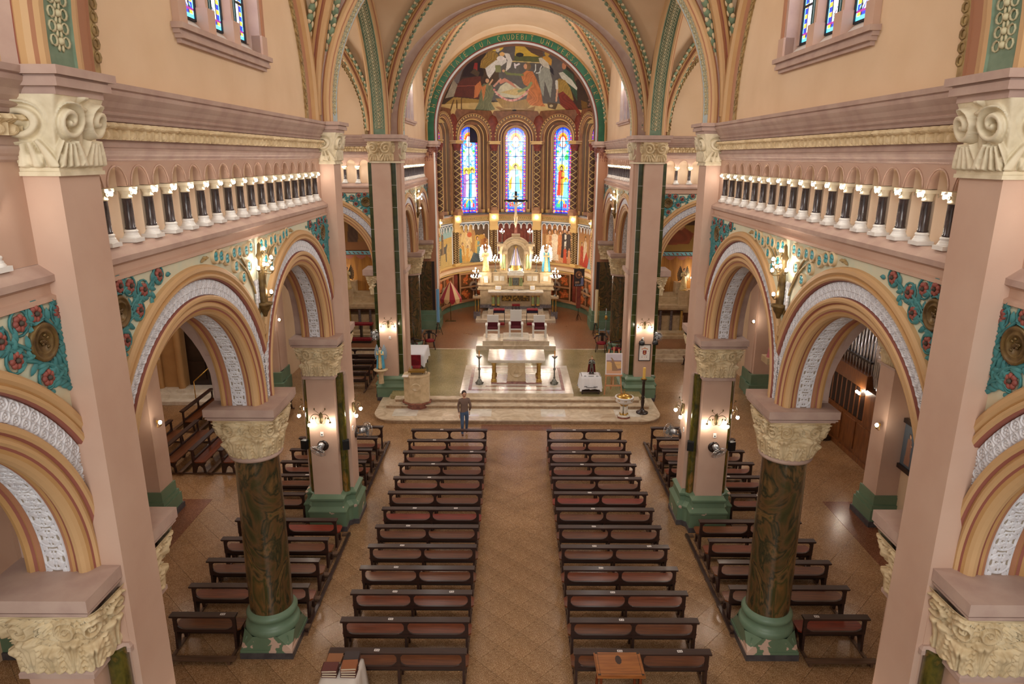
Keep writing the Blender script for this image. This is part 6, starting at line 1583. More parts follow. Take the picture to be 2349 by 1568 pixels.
def torch(label, loc, rz):
    t = thing('torch_lamp', label, 'lamp', loc, rz)
    ob('bracket', M().lathe([(.03, -.28), (.06, -.2), (.10, -.14), (.12, -.08), (.15, -.06), (.15, -.02), (.05, 0)], 12, 0, (0, -.1, 0)), [BRONZE], t)
    ob('torch_shaft', M().lathe([(.07, -.02), (.075, .2), (.06, .5), (.05, .78), (.08, .84), (.05, .9), (.035, 1.05), (.0, 1.1)], 14, 0, (0, -.1, 0)), [BRONZE], t)
    a = M(); pts = [(0, -.18, .98), (0, -.30, .82), (-.16, -.22, .72), (.16, -.22, .72), (-.24, -.14, .66), (.24, -.14, .66), (.0, -.30, .62), (.02, -.24, .18)]
    for p in pts: a.tube(bez((0, -.1, p[2] - .06), (p[0] * .6, p[1], p[2] - .14), (p[0], p[1], p[2] - .05), 6), .012, 5).lathe([(.02, -.06), (.04, -.04), (.03, -.03)], 8, 0, p)
    ao = ob('branches', a, [BRONZE], t)
    for p in pts: ob('bulb', TB_ME, None, ao, p)
    return t
for s, nm in ((-1, 'left'), (1, 'right')):
    torch('bronze torch lamp with a cluster of bulbs between the arches, %s nave wall' % nm, (s * WX, YC - .03, 7.4), pi / 2 if s < 0 else -pi / 2)
    torch('bronze torch lamp with a cluster of bulbs between the arches, %s chancel wall' % nm, (s * WX, YC2, 7.4), pi / 2 if s < 0 else -pi / 2)
# lamps on the apse blocks
for k in range(6):
    th = (k - 2.5) * pi / 5
    t = thing('apse_lamp', 'bare bulb on the frieze block of the apse wall, %s from the left' % ORD[k], 'light bulb', tuple(pol(th, 4.36, 6.22)), -th, 'apse frieze bulbs')
    ob('glass_bulb', SBULB, None, t); ob('socket', M().lathe([(.03, 0), (.03, .05)], 10).xf(Matrix.Rotation(-pi / 2, 4, 'X')), [BRASS], t, (0, .04, 0))
# ------------------------------------------------------------------ fans, loudspeakers, sockets
def fan(label, loc, rz, head, mats=(IRON, CHROME)):
    """wall fan; wall behind at +y; head = (yaw, tilt) of the cage."""
    t = thing('wall_fan', label, 'fan', loc, rz)
    ob('wall_plate', M().lathe([(.15, 0), (.15, .02), (.12, .03)], 24).xf(Matrix.Rotation(pi / 2, 4, 'X')), [W_EBON], t)
    ob('bracket', M().tube([(0, -.02, -.02), (0, -.12, -.03), (.02 * head[0], -.17, .03)], .025, 8), [STEEL], t)
    R_ = Matrix.Translation((.03 * head[0], -.2, .05)) @ Matrix.Rotation(head[0], 4, 'Z') @ Matrix.Rotation(head[1], 4, 'X')
    mo = M().lathe([(.03, -.12), (.075, -.1), (.085, 0), (.07, .06), (.03, .08)], 16).xf(R_ @ Matrix.Rotation(pi / 2, 4, 'X')); ob('motor', mo, [STEEL], t)
    g = M()
    for k in range(20):
        a = 2 * pi * k / 20; g.tube([(.04 * cos(a), -.16, .04 * sin(a)), (.16 * cos(a), -.20, .16 * sin(a)), (.225 * cos(a), -.14, .225 * sin(a)), (.16 * cos(a), -.08, .16 * sin(a)), (.06 * cos(a), -.06, .06 * sin(a))], .0028, 3)
    for r, yy in ((.225, -.14), (.16, -.2), (.16, -.08), (.05, -.16)): ringtube((0, yy, 0), r, .005, 'y', 24, 4, 0, g)
    ob('wire_cage', g.xf(R_), [CHROME], t)
    b = M()
    for k in range(3):
        q = M(); leaf(q, (0, -.13, 0), 0, .19, .14, 0, .012); q.xf(Matrix.Rotation(2 * pi * k / 3, 4, 'Y')); b.join(q)
    ob('blades', b.xf(R_), [mats[1] if mats[1] is not CHROME else STEEL], t)
    return t
for s, nm in ((-1, 'left'), (1, 'right')):
    fan('wall fan below the lamp on the front of the %s crossing pier' % nm, (s * 5.24, Y2 - .78, 2.5), 0, (.5 * s, .7))
    fan('wall fan on the nave side of the %s crossing pier' % nm, (s * 4.59, Y2 + .25, 2.45), pi / 2 if s < 0 else -pi / 2, (.9 * -s, .2))
    fan('wall fan at the outer side of the %s chancel pier' % nm, (s * 5.95, Y3 - .42, 2.75), 0, (-.5 * s, -.1))
    for k, (x, dx) in enumerate(((5.78, .35), (4.72, -.3))):
        t = thing('loudspeaker', 'small black loudspeaker on the %s crossing pier, %s edge' % (nm, ('aisle', 'nave')[k]), 'loudspeaker', (s * x, Y2 - .44, 2.42), .3 * s * (1, -1)[k])
        ob('cabinet', M().box(-.085, .085, -.16, -.02, -.13, .13), [BLACK], t); ob('grille', M().box(-.075, .075, -.168, -.16, -.12, .12), [IRON], t); ob('bracket', M().box(-.03, .03, -.03, .08, -.03, .05).box(-.03, .03, -.1, .06, -.15, -.13), [STEEL], t)
    for loc, rz, w in (((s * 5.25, Y2 - .772, 2.83), 0, 'above the fan on the front of the %s crossing pier'), ((s * 4.592, Y2 - .1, 2.72), pi / 2 if s < 0 else -pi / 2, 'on the nave face of the %s crossing pier'), ((s * 5.26, Y3 - .782, 2.72), 0, 'below the lamp on the %s chancel pier')):
        t = thing('power_socket', 'small white power socket ' + w % nm, 'socket', loc, rz)
        ob('plate', M().box(-.04, .04, -.012, .003, -.06, .06), [WHITE], t); ob('outlet', M().lathe([(.018, 0), (.018, .006)], 10).xf(Matrix.Rotation(pi / 2, 4, 'X')), [BLACK], t, (0, -.012, -.015))
for k, (x, z) in enumerate(((5.22, 2.5), (5.78, 2.52))):
    t = thing('spotlight', 'round black spotlight on the right chancel pier, %s' % ('above the framed coat of arms' if k == 0 else 'at its outer edge'), 'spotlight', (x, Y3 - .8, z))
    ob('housing', M().lathe([(.03, .14), (.1, .12), (.13, .0), (.11, -.05), (.02, -.06)], 16), [BLACK], t); ob('bracket', M().box(-.02, .02, -.02, .04, .08, .2), [IRON], t)
# ------------------------------------------------------------------ objects on and around the sanctuary
def block_obj(t, nm, mt, *bx):
    m = M()
    for b in bx: m.box(*b)
    return ob(nm, m, [mt], t)
t = thing('ambo', 'beige marble lectern with bronze book rest on the left of the steps', 'lectern', (-4.02, 26.15, .15))
oc = lambda r: [(r * cos(pi / 8 + k * pi / 4), r * .85 * sin(pi / 8 + k * pi / 4)) for k in range(8)]
def octs(prof, mt, nm): 
    m = M(); n = 8
    for r, z in prof: m.v.extend([(x, y, z) for x, y in oc(r)])
    for j in range(len(prof) - 1):
        for i in range(n): m.f.append((j * n + i, j * n + (i + 1) % n, (j + 1) * n + (i + 1) % n, (j + 1) * n + i)); m.m.append(0); m.s.append(False)
    e = (len(prof) - 1) * n; m.f.append(tuple(e + i for i in range(n))); m.m.append(0); m.s.append(False)
    return ob(nm, m, [mt], t)
octs([(.45, 0), (.45, .22), (.62, .28), (.62, .34)], REDM, 'foot'); octs([(.54, .34), (.54, 1.55), (.57, 1.58), (.57, 1.64)], BEIGEM, 'body'); t.scale.z = .86
ob('roundel', M().lathe([(0, .01), (.14, .015), (.16, .03), (.19, .02), (.2, 0)], 20).xf(Matrix.Rotation(pi / 2, 4, 'X')), [BEIGEM], t, (.02, -.425, 1.12))
ob('book_rest', M().box(-.3, .36, -.2, .25, 1.76, 1.79).beam((-.3, -.2, 1.79), (-.3, .25, 1.86), .02, .03).box(-.3, .36, -.22, -.18, 1.78, 1.86), [BRASS], t); ob('rest_support', M().tube([(-.2, 0, 1.64), (-.25, -.1, 1.78)], .02, 6).tube([(.25, 0, 1.64), (.3, -.1, 1.78)], .02, 6), [BRASS], t)
ob('microphone', M().tube(bez((.34, -.05, 1.64), (.4, -.05, 1.9), (.22, -.1, 1.98), 8), .008, 5).ball((.22, -.1, 1.98), .025, 6, 5).tube(bez((.42, .0, 1.64), (.52, .0, 1.95), (.4, -.1, 2.02), 8), .008, 5), [BLACK], t); ob('cover_cloth', M().box(-.52, -.28, -.45, -.2, 1.63, 1.66), [SHEER], t)
t = thing('baptismal_font', 'white and gold font with a bronze lid on the right of the steps', 'font', (4.2, 25.05, .15))
octs([(.26, 0), (.26, .08)], REDM, 'foot'); octs([(.25, .08), (.22, .16)], WMARB, 'foot_slab')
for k in range(5):
    a = 2 * pi * k / 5; c = ob('column', M().lathe([(.05, .2), (.045, .62)], 10), [WMARB], t, (.11 * cos(a), .11 * sin(a), 0)); ob('gilt_ring', M().lathe([(.075, .15), (.07, .2), (.05, .24)], 10).lathe([(.045, .58), (.08, .68)], 10), [GILT], c)
b = ob('basin', M().lathe([(.16, .66), (.25, .72), (.33, .78), (.35, .86), (.35, .96), (.37, .98), (.36, 1.01), (.30, 1.01)], 24), [WHITE], t)
for k in range(8): a = 2 * pi * k / 8; ob('gold_ornament', M().ball((.352 * cos(a - .08), .352 * sin(a - .08), .90), .035, 6, 4, 0, (.5, .5, 1)).ball((.352 * cos(a + .08), .352 * sin(a + .08), .90), .035, 6, 4, 0, (.5, .5, 1)), [GILT], b)
l = ob('lid', M().lathe([(.31, 1.0), (.3, 1.03), (.18, 1.1), (.0, 1.15)], 24), [BRASS], t); ob('lid_knob', M().lathe([(.02, 1.13), (.015, 1.18), (.035, 1.21), (.0, 1.26)], 10).beam((0, 0, 1.25), (0, 0, 1.36), .012, .012).beam((-.04, 0, 1.32), (.04, 0, 1.32), .012, .012), [GILT], l)
t.scale.z = .86
t = thing('paschal_candle', 'thick yellow candle on a dark turned wooden stand beside the font', 'candle', (5.02, 25.55, .15))
ob('stand', M().lathe([(.24, 0), (.24, .05), (.18, .08), (.1, .14), (.06, .22), (.05, .3), (.075, .55), (.07, .62), (.06, .7), (.085, .75), (.06, .8), (.065, 1.0), (.05, 1.4), (.06, 1.42), (.06, 1.5), (.05, 1.55), (.10, 1.62), (.12, 1.66)], 14), [W_EBON], t)
ob('wax_pan', M().lathe([(.06, 1.66), (.12, 1.68), (.06, 1.74)], 14), [GILT], t); ob('candle', M().lathe([(.055, 1.7), (.055, 2.22)], 14), [WAX], t)
t.scale.z = .85
# easel with picture
t = thing('easel', 'light wooden easel holding the picture by the right chancel pier', 'easel', (4.03, 26.95, .45))
for s in (-1, 1): ob('leg', M().beam((s * .36, -.1, 0), (s * .2, .14, 1.9), .05, .03), [W_LIGHT], t)
ob('back_leg', M().beam((0, .6, 0), (0, .16, 1.8), .05, .03), [W_LIGHT], t); ob('mast', M().beam((0, -.04, .35), (0, .16, 2.0), .05, .03), [W_LIGHT], t); ob('tray', M().beam((-.36, -.06, .83), (.36, -.06, .83), .09, .05), [W_LIGHT], t); ob('cross_bar', M().beam((-.32, -.05, .38), (.32, -.05, .38), .05, .06), [W_LIGHT], t)
t = thing('picture', 'poster of a leaning robed figure in a desert on the easel', 'picture', (4.03, 26.9, 1.31))
c = Canvas(60, 80, 1.6, (232, 226, 232)); c.poly([(3, 3), (57, 3), (57, 29), (3, 29)], (206, 196, 206)); c.noise(.06, (6,)); c.poly([(3, 26), (57, 27), (57, 32), (3, 33)], (150, 118, 122)); c.poly([(3, 31), (57, 31), (57, 77), (3, 77)], (222, 178, 118)); c.poly([(3, 64), (57, 56), (57, 77), (3, 77)], (214, 164, 130))
c.poly([(24, 66), (22, 40), (22, 24), (17, 17), (22, 16), (28, 24), (36, 44), (46, 62), (40, 66)], (158, 124, 92), fold=.14, per=4); c.poly([(40, 66), (46, 58), (57, 57), (57, 64)], (150, 116, 104)); c.line([(19, 33), (23, 34)], 3, (150, 110, 100)); c.line([(33, 40), (44, 44), (52, 43)], .8, (150, 116, 100))
bk = ob('board', M().box(-.345, .345, 0, .02, 0, .9).xf(Matrix.Rotation(-.11, 4, 'X')), [WHITE], t); c.obj('print', lambda u, v: tuple(Matrix.Rotation(-.11, 4, 'X') @ V(-.34 + .68 * u, -.004, .005 + .89 * v)), PAINTM, t)
# small table with a martyr statuette
t = thing('side_table', 'low wooden table under the white embroidered cloth', 'table', (3.10, 27.15, .45))
for sx in (-1, 1):
    for sy in (-1, 1): ob('leg', M().box(sx * .34 - .03, sx * .34 + .03, sy * .23 - .03, sy * .23 + .03, 0, .78), [W_DARK], t)
ob('rail', M().box(-.4, .4, -.28, .28, .1, .15), [W_DARK], t); ob('tabletop', M().box(-.39, .39, -.27, .27, .76, .79), [W_DARK], t)
def cloth(hx, hy, zt, drop, wave=.03, n=80, seed=1):
    m = M(); r = random.Random(seed)
    def f(a, b):
        ang = 2 * pi * a; x, y = cos(ang), sin(ang); q = max(abs(x), abs(y)); x /= q; y /= q
        if b <= .4: k = b / .4; return (x * hx * k, y * hy * k, zt)
        k = (b - .4) / .6; w = (wave * sin(ang * 11) + wave * .6 * sin(ang * 23 + 1)) * k + .05 * k
        corner = (abs(x) > .85 and abs(y) > .85)
        return (x * hx + x * w, y * hy + y * w, zt - drop * k * (1 + (.18 if corner else 0) * k))
    return m.grid(f, n, 9, 0, True, True)
tc = tag(ob('tablecloth', cloth(.42, .31, .80, .55), [CLOTH], None, (3.10, 27.15, .45)), 'white embroidered cloth with black lace pattern on the low table', 'tablecloth')
ob('lace_pattern', M().box(-.2, .2, -.40, -.385, .32, .35).box(-.28, -.16, -.40, -.385, .36, .40).box(.1, .27, -.40, -.385, .35, .38).box(-.12, .12, -.30, -.26, .802, .804).box(-.3, -.2, -.3, -.24, .802, .804).box(.2, .3, -.3, -.24, .802, .804), [LACEHOLE], tc)
t = thing('saint_statuette', 'small soldier saint statuette in a red cloak on the white-clothed table', 'statue', (3.14, 27.15, 1.252)); t.scale = (.85, .85, .85); ob('base', M().box(-.12, .12, -.1, .1, 0, .05), [GREYM], t)
vv = [(0, 0, .42), (0, 0, .55), (0, 0, .68), (0, 0, .74), (0, 0, .8), (-.11, 0, .66), (-.16, -.03, .54), (-.05, -.1, .56), (.11, 0, .66), (.16, -.03, .54), (.06, -.1, .58), (-.05, 0, .38), (-.06, -.02, .22), (-.06, -.0, .07), (.05, 0, .38), (.07, -.04, .22), (.07, -.0, .07)]
ee = [(0, 1), (1, 2), (2, 3), (3, 4), (2, 5), (5, 6), (6, 7), (2, 8), (8, 9), (9, 10), (0, 11), (11, 12), (12, 13), (0, 14), (14, 15), (15, 16)]
skin_body('body', vv, ee, [.085, .07, .09, .03, .055, .035, .03, .022, .035, .03, .022, .05, .035, .03, .05, .035, .03], SILVER, t)
ob('head', M().ball((0, -.01, .80), .056, 10, 8, 0, (.85, .9, 1.2)).ball((0, -.062, .79), .01, 6, 4), [SKIN], t); ob('halo', M().lathe([(.0, .9), (.05, .9), (.03, .93)], 10), [GILT], t)
ob('cloak', M().grid(lambda a, b: ((.12 + .06 * b) * cos(radians(-10 + 200 * a)) * 1.15, .02 + (.08 + .03 * b) * sin(radians(-10 + 200 * a)), .72 - .66 * b), 18, 6), [mat('red_cloak', (122, 32, 30), rough=.6)], t); ob('boots', M().box(-.1, -.03, -.08, .04, .05, .1).box(.03, .11, -.08, .04, .05, .1), [W_EBON], t)
# framed coat of arms
t = thing('framed_picture', 'black framed white print with a red coat of arms on the right chancel pier', 'picture', (5.36, Y3 - .79, 2.12))
ob('frame', M().box(-.25, .25, -.03, .0, -.36, -.33).box(-.25, .25, -.03, .0, .33, .36).box(-.25, -.225, -.03, .0, -.36, .36).box(.225, .25, -.03, .0, -.36, .36), [W_EBON], t); ob('backing', M().box(-.23, .23, -.012, 0, -.34, .34), [WHITE], t)
c = Canvas(46, 68, 2, (236, 232, 226)); c.poly([(15, 24), (31, 24), (31, 38), (27, 44), (19, 44), (15, 38)], (132, 36, 44)); c.ell(23, 30, 3, 3, (206, 150, 90)); c.ell(23, 37, 4, 2.6, (214, 150, 110)); c.line([(18, 40), (28, 40)], 1.2, (220, 170, 110))
for k in range(9): c.ell(11 + k * 3, 18 - 3 * sin(pi * k / 8), 2.0, 1.6, (214, 128, 76))
c.line([(10, 20), (36, 20)], 1, (206, 140, 80)); c.ell(23, 12, 2.2, 2.2, (214, 140, 80)); c.ell(8, 27, 2, 1, (196, 170, 120)); c.ell(38, 27, 1.5, 2, (150, 150, 160)); c.line([(10, 48), (36, 48)], .7, (170, 170, 170))
for x, cc in ((13, (110, 60, 90)), (23, (210, 160, 110)), (32, (150, 40, 50))): c.ell(x, 54, 1.4, 2, cc)
c.obj('print', lambda u, v: (-.225 + .45 * u, -.016, -.33 + .66 * v), PAINTM, t)
# angel statue on its bracket at the left chancel pier
t = thing('wall_bracket', 'round cream marble bracket shelf at the left chancel pier', 'shelf', (-5.66, Y3 - 1.0, 1.35)); ob('shelf_top', M().lathe([(.26, .0), (.30, .04), (.30, .07), (.0, .08)], 24), [BEIGEM], t); ob('stem', M().lathe([(.12, -.55), (.10, -.2), (.16, -.04), (.2, .0)], 14), [BEIGEM], t)
t = thing('angel_statue', 'small blue winged angel statue on the round bracket by the left chancel pier', 'statue', (-5.66, Y3 - 1.0, 1.432)); pedestal(t, .05, BRONZE, .14); robed(t, .95, GOLDST, BLUER); wings(t, .95, mat('grey_blue_wing', (150, 170, 184), rough=.6), .98)
# chairs with red seats
def bentchair(label, x, y, z, rz):
    t = thing('armchair', label, 'chair', (x, y, z), rz)
    for sx in (-1, 1):
        for sy in (-1, 1): ob('leg', M().tube([(sx * .2, sy * .2, .42), (sx * .22, sy * .22, .2), (sx * .24, sy * .26, 0)], .022, 6), [W_EBON], t)
    ob('seat', M().lathe([(.24, .40), (.25, .43), (.25, .47), (.2, .5), (0, .51)], 18), [VELVET], t)
    ob('arm_rail', M().tube([(-.33, -.18, .70), (-.31, .0, .72), (-.25, .2, .76), (0, .29, .80), (.25, .2, .76), (.31, .0, .72), (.33, -.18, .70)], .03, 8), [W_EBON], t)
    ob('splat', M().box(-.07, .07, .235, .26, .45, .92).box(-.16, .16, .235, .27, .78, .9), [W_EBON], t); ob('arm_post', M().tube([(-.24, -.12, .44), (-.3, -.14, .70)], .018, 6).tube([(.24, -.12, .44), (.3, -.14, .70)], .018, 6).tube([(-.2, .2, .44), (-.2, .23, .76)], .015, 6).tube([(.2, .2, .44), (.2, .23, .76)], .015, 6), [W_EBON], t); ob('arm_pad', M().ball((-.33, -.16, .73), .04, 6, 4, 0, (.8, 1.4, .6)).ball((.33, -.16, .73), .04, 6, 4, 0, (.8, 1.4, .6)), [VELVET], t)
bentchair('dark bentwood armchair with red seat standing left of the chair platform', -4.4, 33.75, .45, .25); bentchair('dark bentwood armchair with red seat standing right of the chair platform', 4.35, 33.4, .45, -.3)
bentchair('dark red-seated armchair half hidden behind the left chancel pier', -4.85, 32.5, .45, 1.2); bentchair('dark red-seated armchair half hidden behind the right chancel pier', 4.95, 32.3, .45, -1.2)
t = thing('credence_table', 'table under a long white cloth behind the left chancel pier', 'table', (-4.75, 30.6, .45))
for sx in (-1, 1):
    for sy in (-1, 1): ob('leg', M().box(sx * .5 - .03, sx * .5 + .03, sy * .8 - .03, sy * .8 + .03, 0, .84), [W_EBON], t)
ob('tabletop', M().box(-.48, .48, -.76, .76, .84, .87), [W_EBON], t)
tag(ob('tablecloth', cloth(.57, .87, .88, .5, .02), [CLOTH], None, (-4.75, 30.6, .45)), 'plain white cloth hanging over the credence table, left', 'tablecloth')
t = thing('kneeling_chair', 'red velvet cushioned seat in front of the white-clothed table', 'chair', (-4.55, 29.3, .45)); ob('seat', M().box(-.25, .25, -.25, .25, .38, .46), [VELVET], t); ob('back', M().box(-.25, .25, .2, .26, .46, .9), [VELVET], t); ob('frame', M().box(-.24, -.2, -.24, -.2, 0, .38).box(.2, .24, -.24, -.2, 0, .38).box(-.24, -.2, .2, .24, 0, .38).box(.2, .24, .2, .24, 0, .38), [W_EBON], t)
# kneeling stools before the high altar
for k, (x, w) in enumerate(((-.95, .32), (1.0, .32))):
    t = thing('kneeler', 'black iron prie-dieu with red cushion, %s of the altar step' % ('left' if k == 0 else 'right'), 'kneeler', (x, 39.0, .45)); ob('frame', M().tube([(-w, -.1, 0), (-w, -.1, .86)], .014, 6).tube([(w, -.1, 0), (w, -.1, .86)], .014, 6).tube([(-w, .25, 0), (-w, .25, .86)], .014, 6).tube([(w, .25, 0), (w, .25, .86)], .014, 6).tube([(-w, -.1, .15), (w, .25, .15)], .012, 5), [IRON], t); ob('arm_cushion', M().box(-w, w, -.15, .28, .86, .94), [VELVET], t); ob('front_drape', M().box(-w, w, -.16, -.15, .74, .88), [mat('navy_drape', (30, 26, 52), rough=.8)], t); ob('knee_cushion', M().box(-w + .3 * (k == 0), w - .3 * (k == 1), -.55, -.2, .1, .2), [VELVET], t)
t = thing('stool', 'small dark stool with red cushion on the top altar step', 'stool', (.05, 40.55, .97)); ob('cushion', M().box(-.24, .24, -.16, .16, .3, .38), [VELVET], t)
for sx in (-.2, 0, .2): ob('leg', M().box(sx - .02, sx + .02, -.14, .14, 0, .3), [W_EBON], t)
# altar cards and framed papers
for x, yy, z, ry, w, h, nm in ((-1.80, 41.62, 2.44, .1, .3, .34, 'framed altar card leaning upright on the left gradine'), (-1.05, 41.25, 2.085, -.1, .42, .3, 'open framed altar card on the left of the altar slab'), (1.07, 41.25, 2.085, .12, .34, .32, 'framed altar card on the right of the altar slab')):
    t = thing('altar_card', nm, 'frame', (x, yy, z), ry); ob('frame', M().box(-w / 2, w / 2, 0, .02, 0, h).xf(Matrix.Rotation(-.5, 4, 'X')), [GILT], t); ob('paper', M().box(-w / 2 + .03, w / 2 - .03, -.006, 0, .03, h - .03).xf(Matrix.Rotation(-.5, 4, 'X')), [WHITE], t)
    ob('text_lines', M().box(-w / 2 + .06, w / 2 - .06, -.008, -.006, h * .62, h * .66).box(-w / 2 + .06, w / 2 - .06, -.008, -.006, h * .45, h * .49).box(-w / 2 + .06, w / 2 - .08, -.008, -.006, h * .28, h * .32).xf(Matrix.Rotation(-.5, 4, 'X')), [STEEL], t)
t = thing('open_book', 'small open book before the tabernacle on the altar slab', 'book', (.03, 41.2, 2.085)); ob('pages', M().box(-.17, .17, -.1, .1, 0, .03), [WHITE], t); ob('cover', M().box(-.18, .18, -.11, .11, -.003, .006), [REDM], t)
for s in (-1, 1):
    t = thing('niche_lamp', 'glowing lamp at the foot of the madonna niche, %s side' % ('left' if s < 0 else 'right'), 'light bulb', (s * .40 + .03, 41.85, 3.28)); ob('bulb', CB_ME, None, t); ob('socket', M().lathe([(.03, -.06), (.02, -.03)], 8), [BRASS], t)
# flags, umbrella, banner, processional items
def flag(label, x, y, stops, s):
    t = thing('flag', label, 'flag', (x, y, .45)); ob('pole', M().tube([(0, 0, .05), (0, .05, 2.6)], .014, 6), [W_LIGHT], t); st = M()
    for k in range(3): a = 2 * pi * k / 3; st.tube([(0, 0, .75), (.14 * cos(a), .14 * sin(a), .4), (.26 * cos(a), .26 * sin(a), 0)], .015, 5)
    for z in (.15, .4, .6): ringtube((0, 0, z), .16 - .1 * z, .01, 'z', 10, 4, 0, st)
    ob('iron_stand', st, [IRON], t)
    for i, (c_, a, b) in enumerate(stops):
        ob('cloth_stripe', M().grid(lambda u, v, a=a, b=b: (.09 * sin((a + (b - a) * u) * 11) + .02, .05 + .06 * cos((a + (b - a) * u) * 11) - .02, .72 + 1.85 * v), 8, 6), [mat('flag_cloth', c_, rough=.8)], t)
flag('furled light blue and white flag on an iron stand, left edge of the apse', -4.28, 36.6, (((116, 170, 214), 0, .35), ((232, 236, 240), .35, .68), ((116, 170, 214), .68, 1)), -1)
flag('furled yellow and white flag on an iron stand, right edge of the apse', 4.42, 36.6, (((226, 190, 70), 0, .5), ((238, 236, 228), .5, 1)), 1)
t = thing('processional_umbrella', 'half-open red and cream striped umbrella on a stand, left in the apse', 'umbrella', (-3.85, 39.8, .45))
UR = mat('umbrella_red', (152, 26, 40), rough=.7); UC = mat('umbrella_cream', (206, 170, 122), rough=.7)
for k in range(12):
    a0, a1 = 2 * pi * k / 12, 2 * pi * (k + 1) / 12
    g = M().grid(lambda u, v: (lambda r, a, z: (r * cos(a), r * sin(a), z))(.02 + .64 * v, a0 + (a1 - a0) * u, 2.42 - .98 * v ** 1.15 - .04 * sin(pi * u) * v), 3, 6)
    ob('canopy_panel', g, [UR if k % 2 else UC], t)
    g = M().grid(lambda u, v: (.66 * cos(a0 + (a1 - a0) * u), .66 * sin(a0 + (a1 - a0) * u), 1.44 - .26 * v * (sin(pi * u) ** .5 if 0 < u < 1 else .3)), 6, 3); ob('valance_flap', g, [UC if k % 2 == 0 and k % 3 else UR], t)
ob('pole', M().tube([(0, 0, 0), (0, 0, 2.5)], .02, 6), [BRONZE], t); ob('foot_bar', M().beam((-.35, 0, .03), (.3, 0, .03), .06, .06).beam((-.3, -.16, .03), (-.2, .2, .05), .06, .06), [BRONZE], t)
t = thing('banner_stand', 'painted banner of two saints on an iron stand, right in the apse', 'banner', (3.8, 40.2, .45)); c = Canvas(40, 64, 1.4, (46, 34, 34)); c.ell(18, 20, 13, 14, (140, 96, 58)); c.ell(18, 22, 8, 9, (78, 50, 38)); c.ell(20, 20, 4, 5, (190, 140, 100)); c.poly([(26, 60), (28, 34), (33, 28), (37, 34), (38, 60)], (110, 120, 160)); c.ell(33, 28, 3, 4, (206, 170, 140)); c.poly([(4, 46), (20, 44), (22, 52), (4, 54)], (150, 120, 96)); c.noise(.2, (12,))
for k in range(9): c.ell(4 + k * 4, 59, 1.8, 2.6, (190, 196, 210) if k % 2 else (36, 36, 60))
ob('banner_cloth', M().box(-.31, .31, -.0, .012, 2.08, 3.12), [W_EBON], t); c.obj('banner_painting', lambda u, v: (-.30 + .6 * u, -.006, 2.09 + 1.02 * v), PAINTM, t); s_ = M().tube([(0, .02, 0), (0, .02, 3.2)], .016, 6).tube([(-.36, .01, 3.14), (.36, .01, 3.14)], .018, 6); ob('red_drop', M().box(-.13, .13, .0, .01, .75, 2.08), [REDBR], t)
for k in range(3): a = 2 * pi * k / 3; s_.tube([(0, .02, .42), (.12 * cos(a), .02 + .12 * sin(a), .2), (.2 * cos(a), .02 + .2 * sin(a), 0)], .012, 5)
ob('iron_stand', s_, [IRON], t)
for k, (x, y) in enumerate(((4.62, 36.9), (4.75, 34.9))):
    t = thing('processional_cross' if k == 0 else 'censer_stand', ('slim gilt processional cross beside the yellow flag', 'silver stand with a hanging brass censer by the right chancel pier')[k], ('cross', 'stand')[k], (x, y, .45))
    ob('pole', M().tube([(0, 0, 0), (0, 0, 1.9)], .016, 6).lathe([(.14, 0), (.12, .03), (.03, .06)], 10), [STEEL if k else BRASS], t); ob('head', M().box(-.14, .14, -.015, .015, 2.0, 2.04).box(-.02, .02, -.015, .015, 1.88, 2.14) if k == 0 else M().lathe([(.03, 1.3), (.08, 1.36), (.07, 1.46), (.02, 1.54)], 12).tube([(0, 0, 1.54), (.02, 0, 1.86), (0, 0, 1.9)], .008, 4), [BRASS], t)
t = thing('low_stand', 'small pale blue metal stand on the floor near the yellow flag', 'stand', (4.78, 36.2, .45)); ob('frame', M().beam((-.2, 0, 0), (-.2, 0, .5), .04, .04).beam((.2, 0, 0), (.1, 0, .5), .04, .04).beam((-.2, 0, .4), (.15, 0, .4), .04, .04).beam((-.2, 0, .1), (.2, 0, .1), .04, .04), [mat('pale_blue_metal', (142, 176, 190), rough=.4)], t)
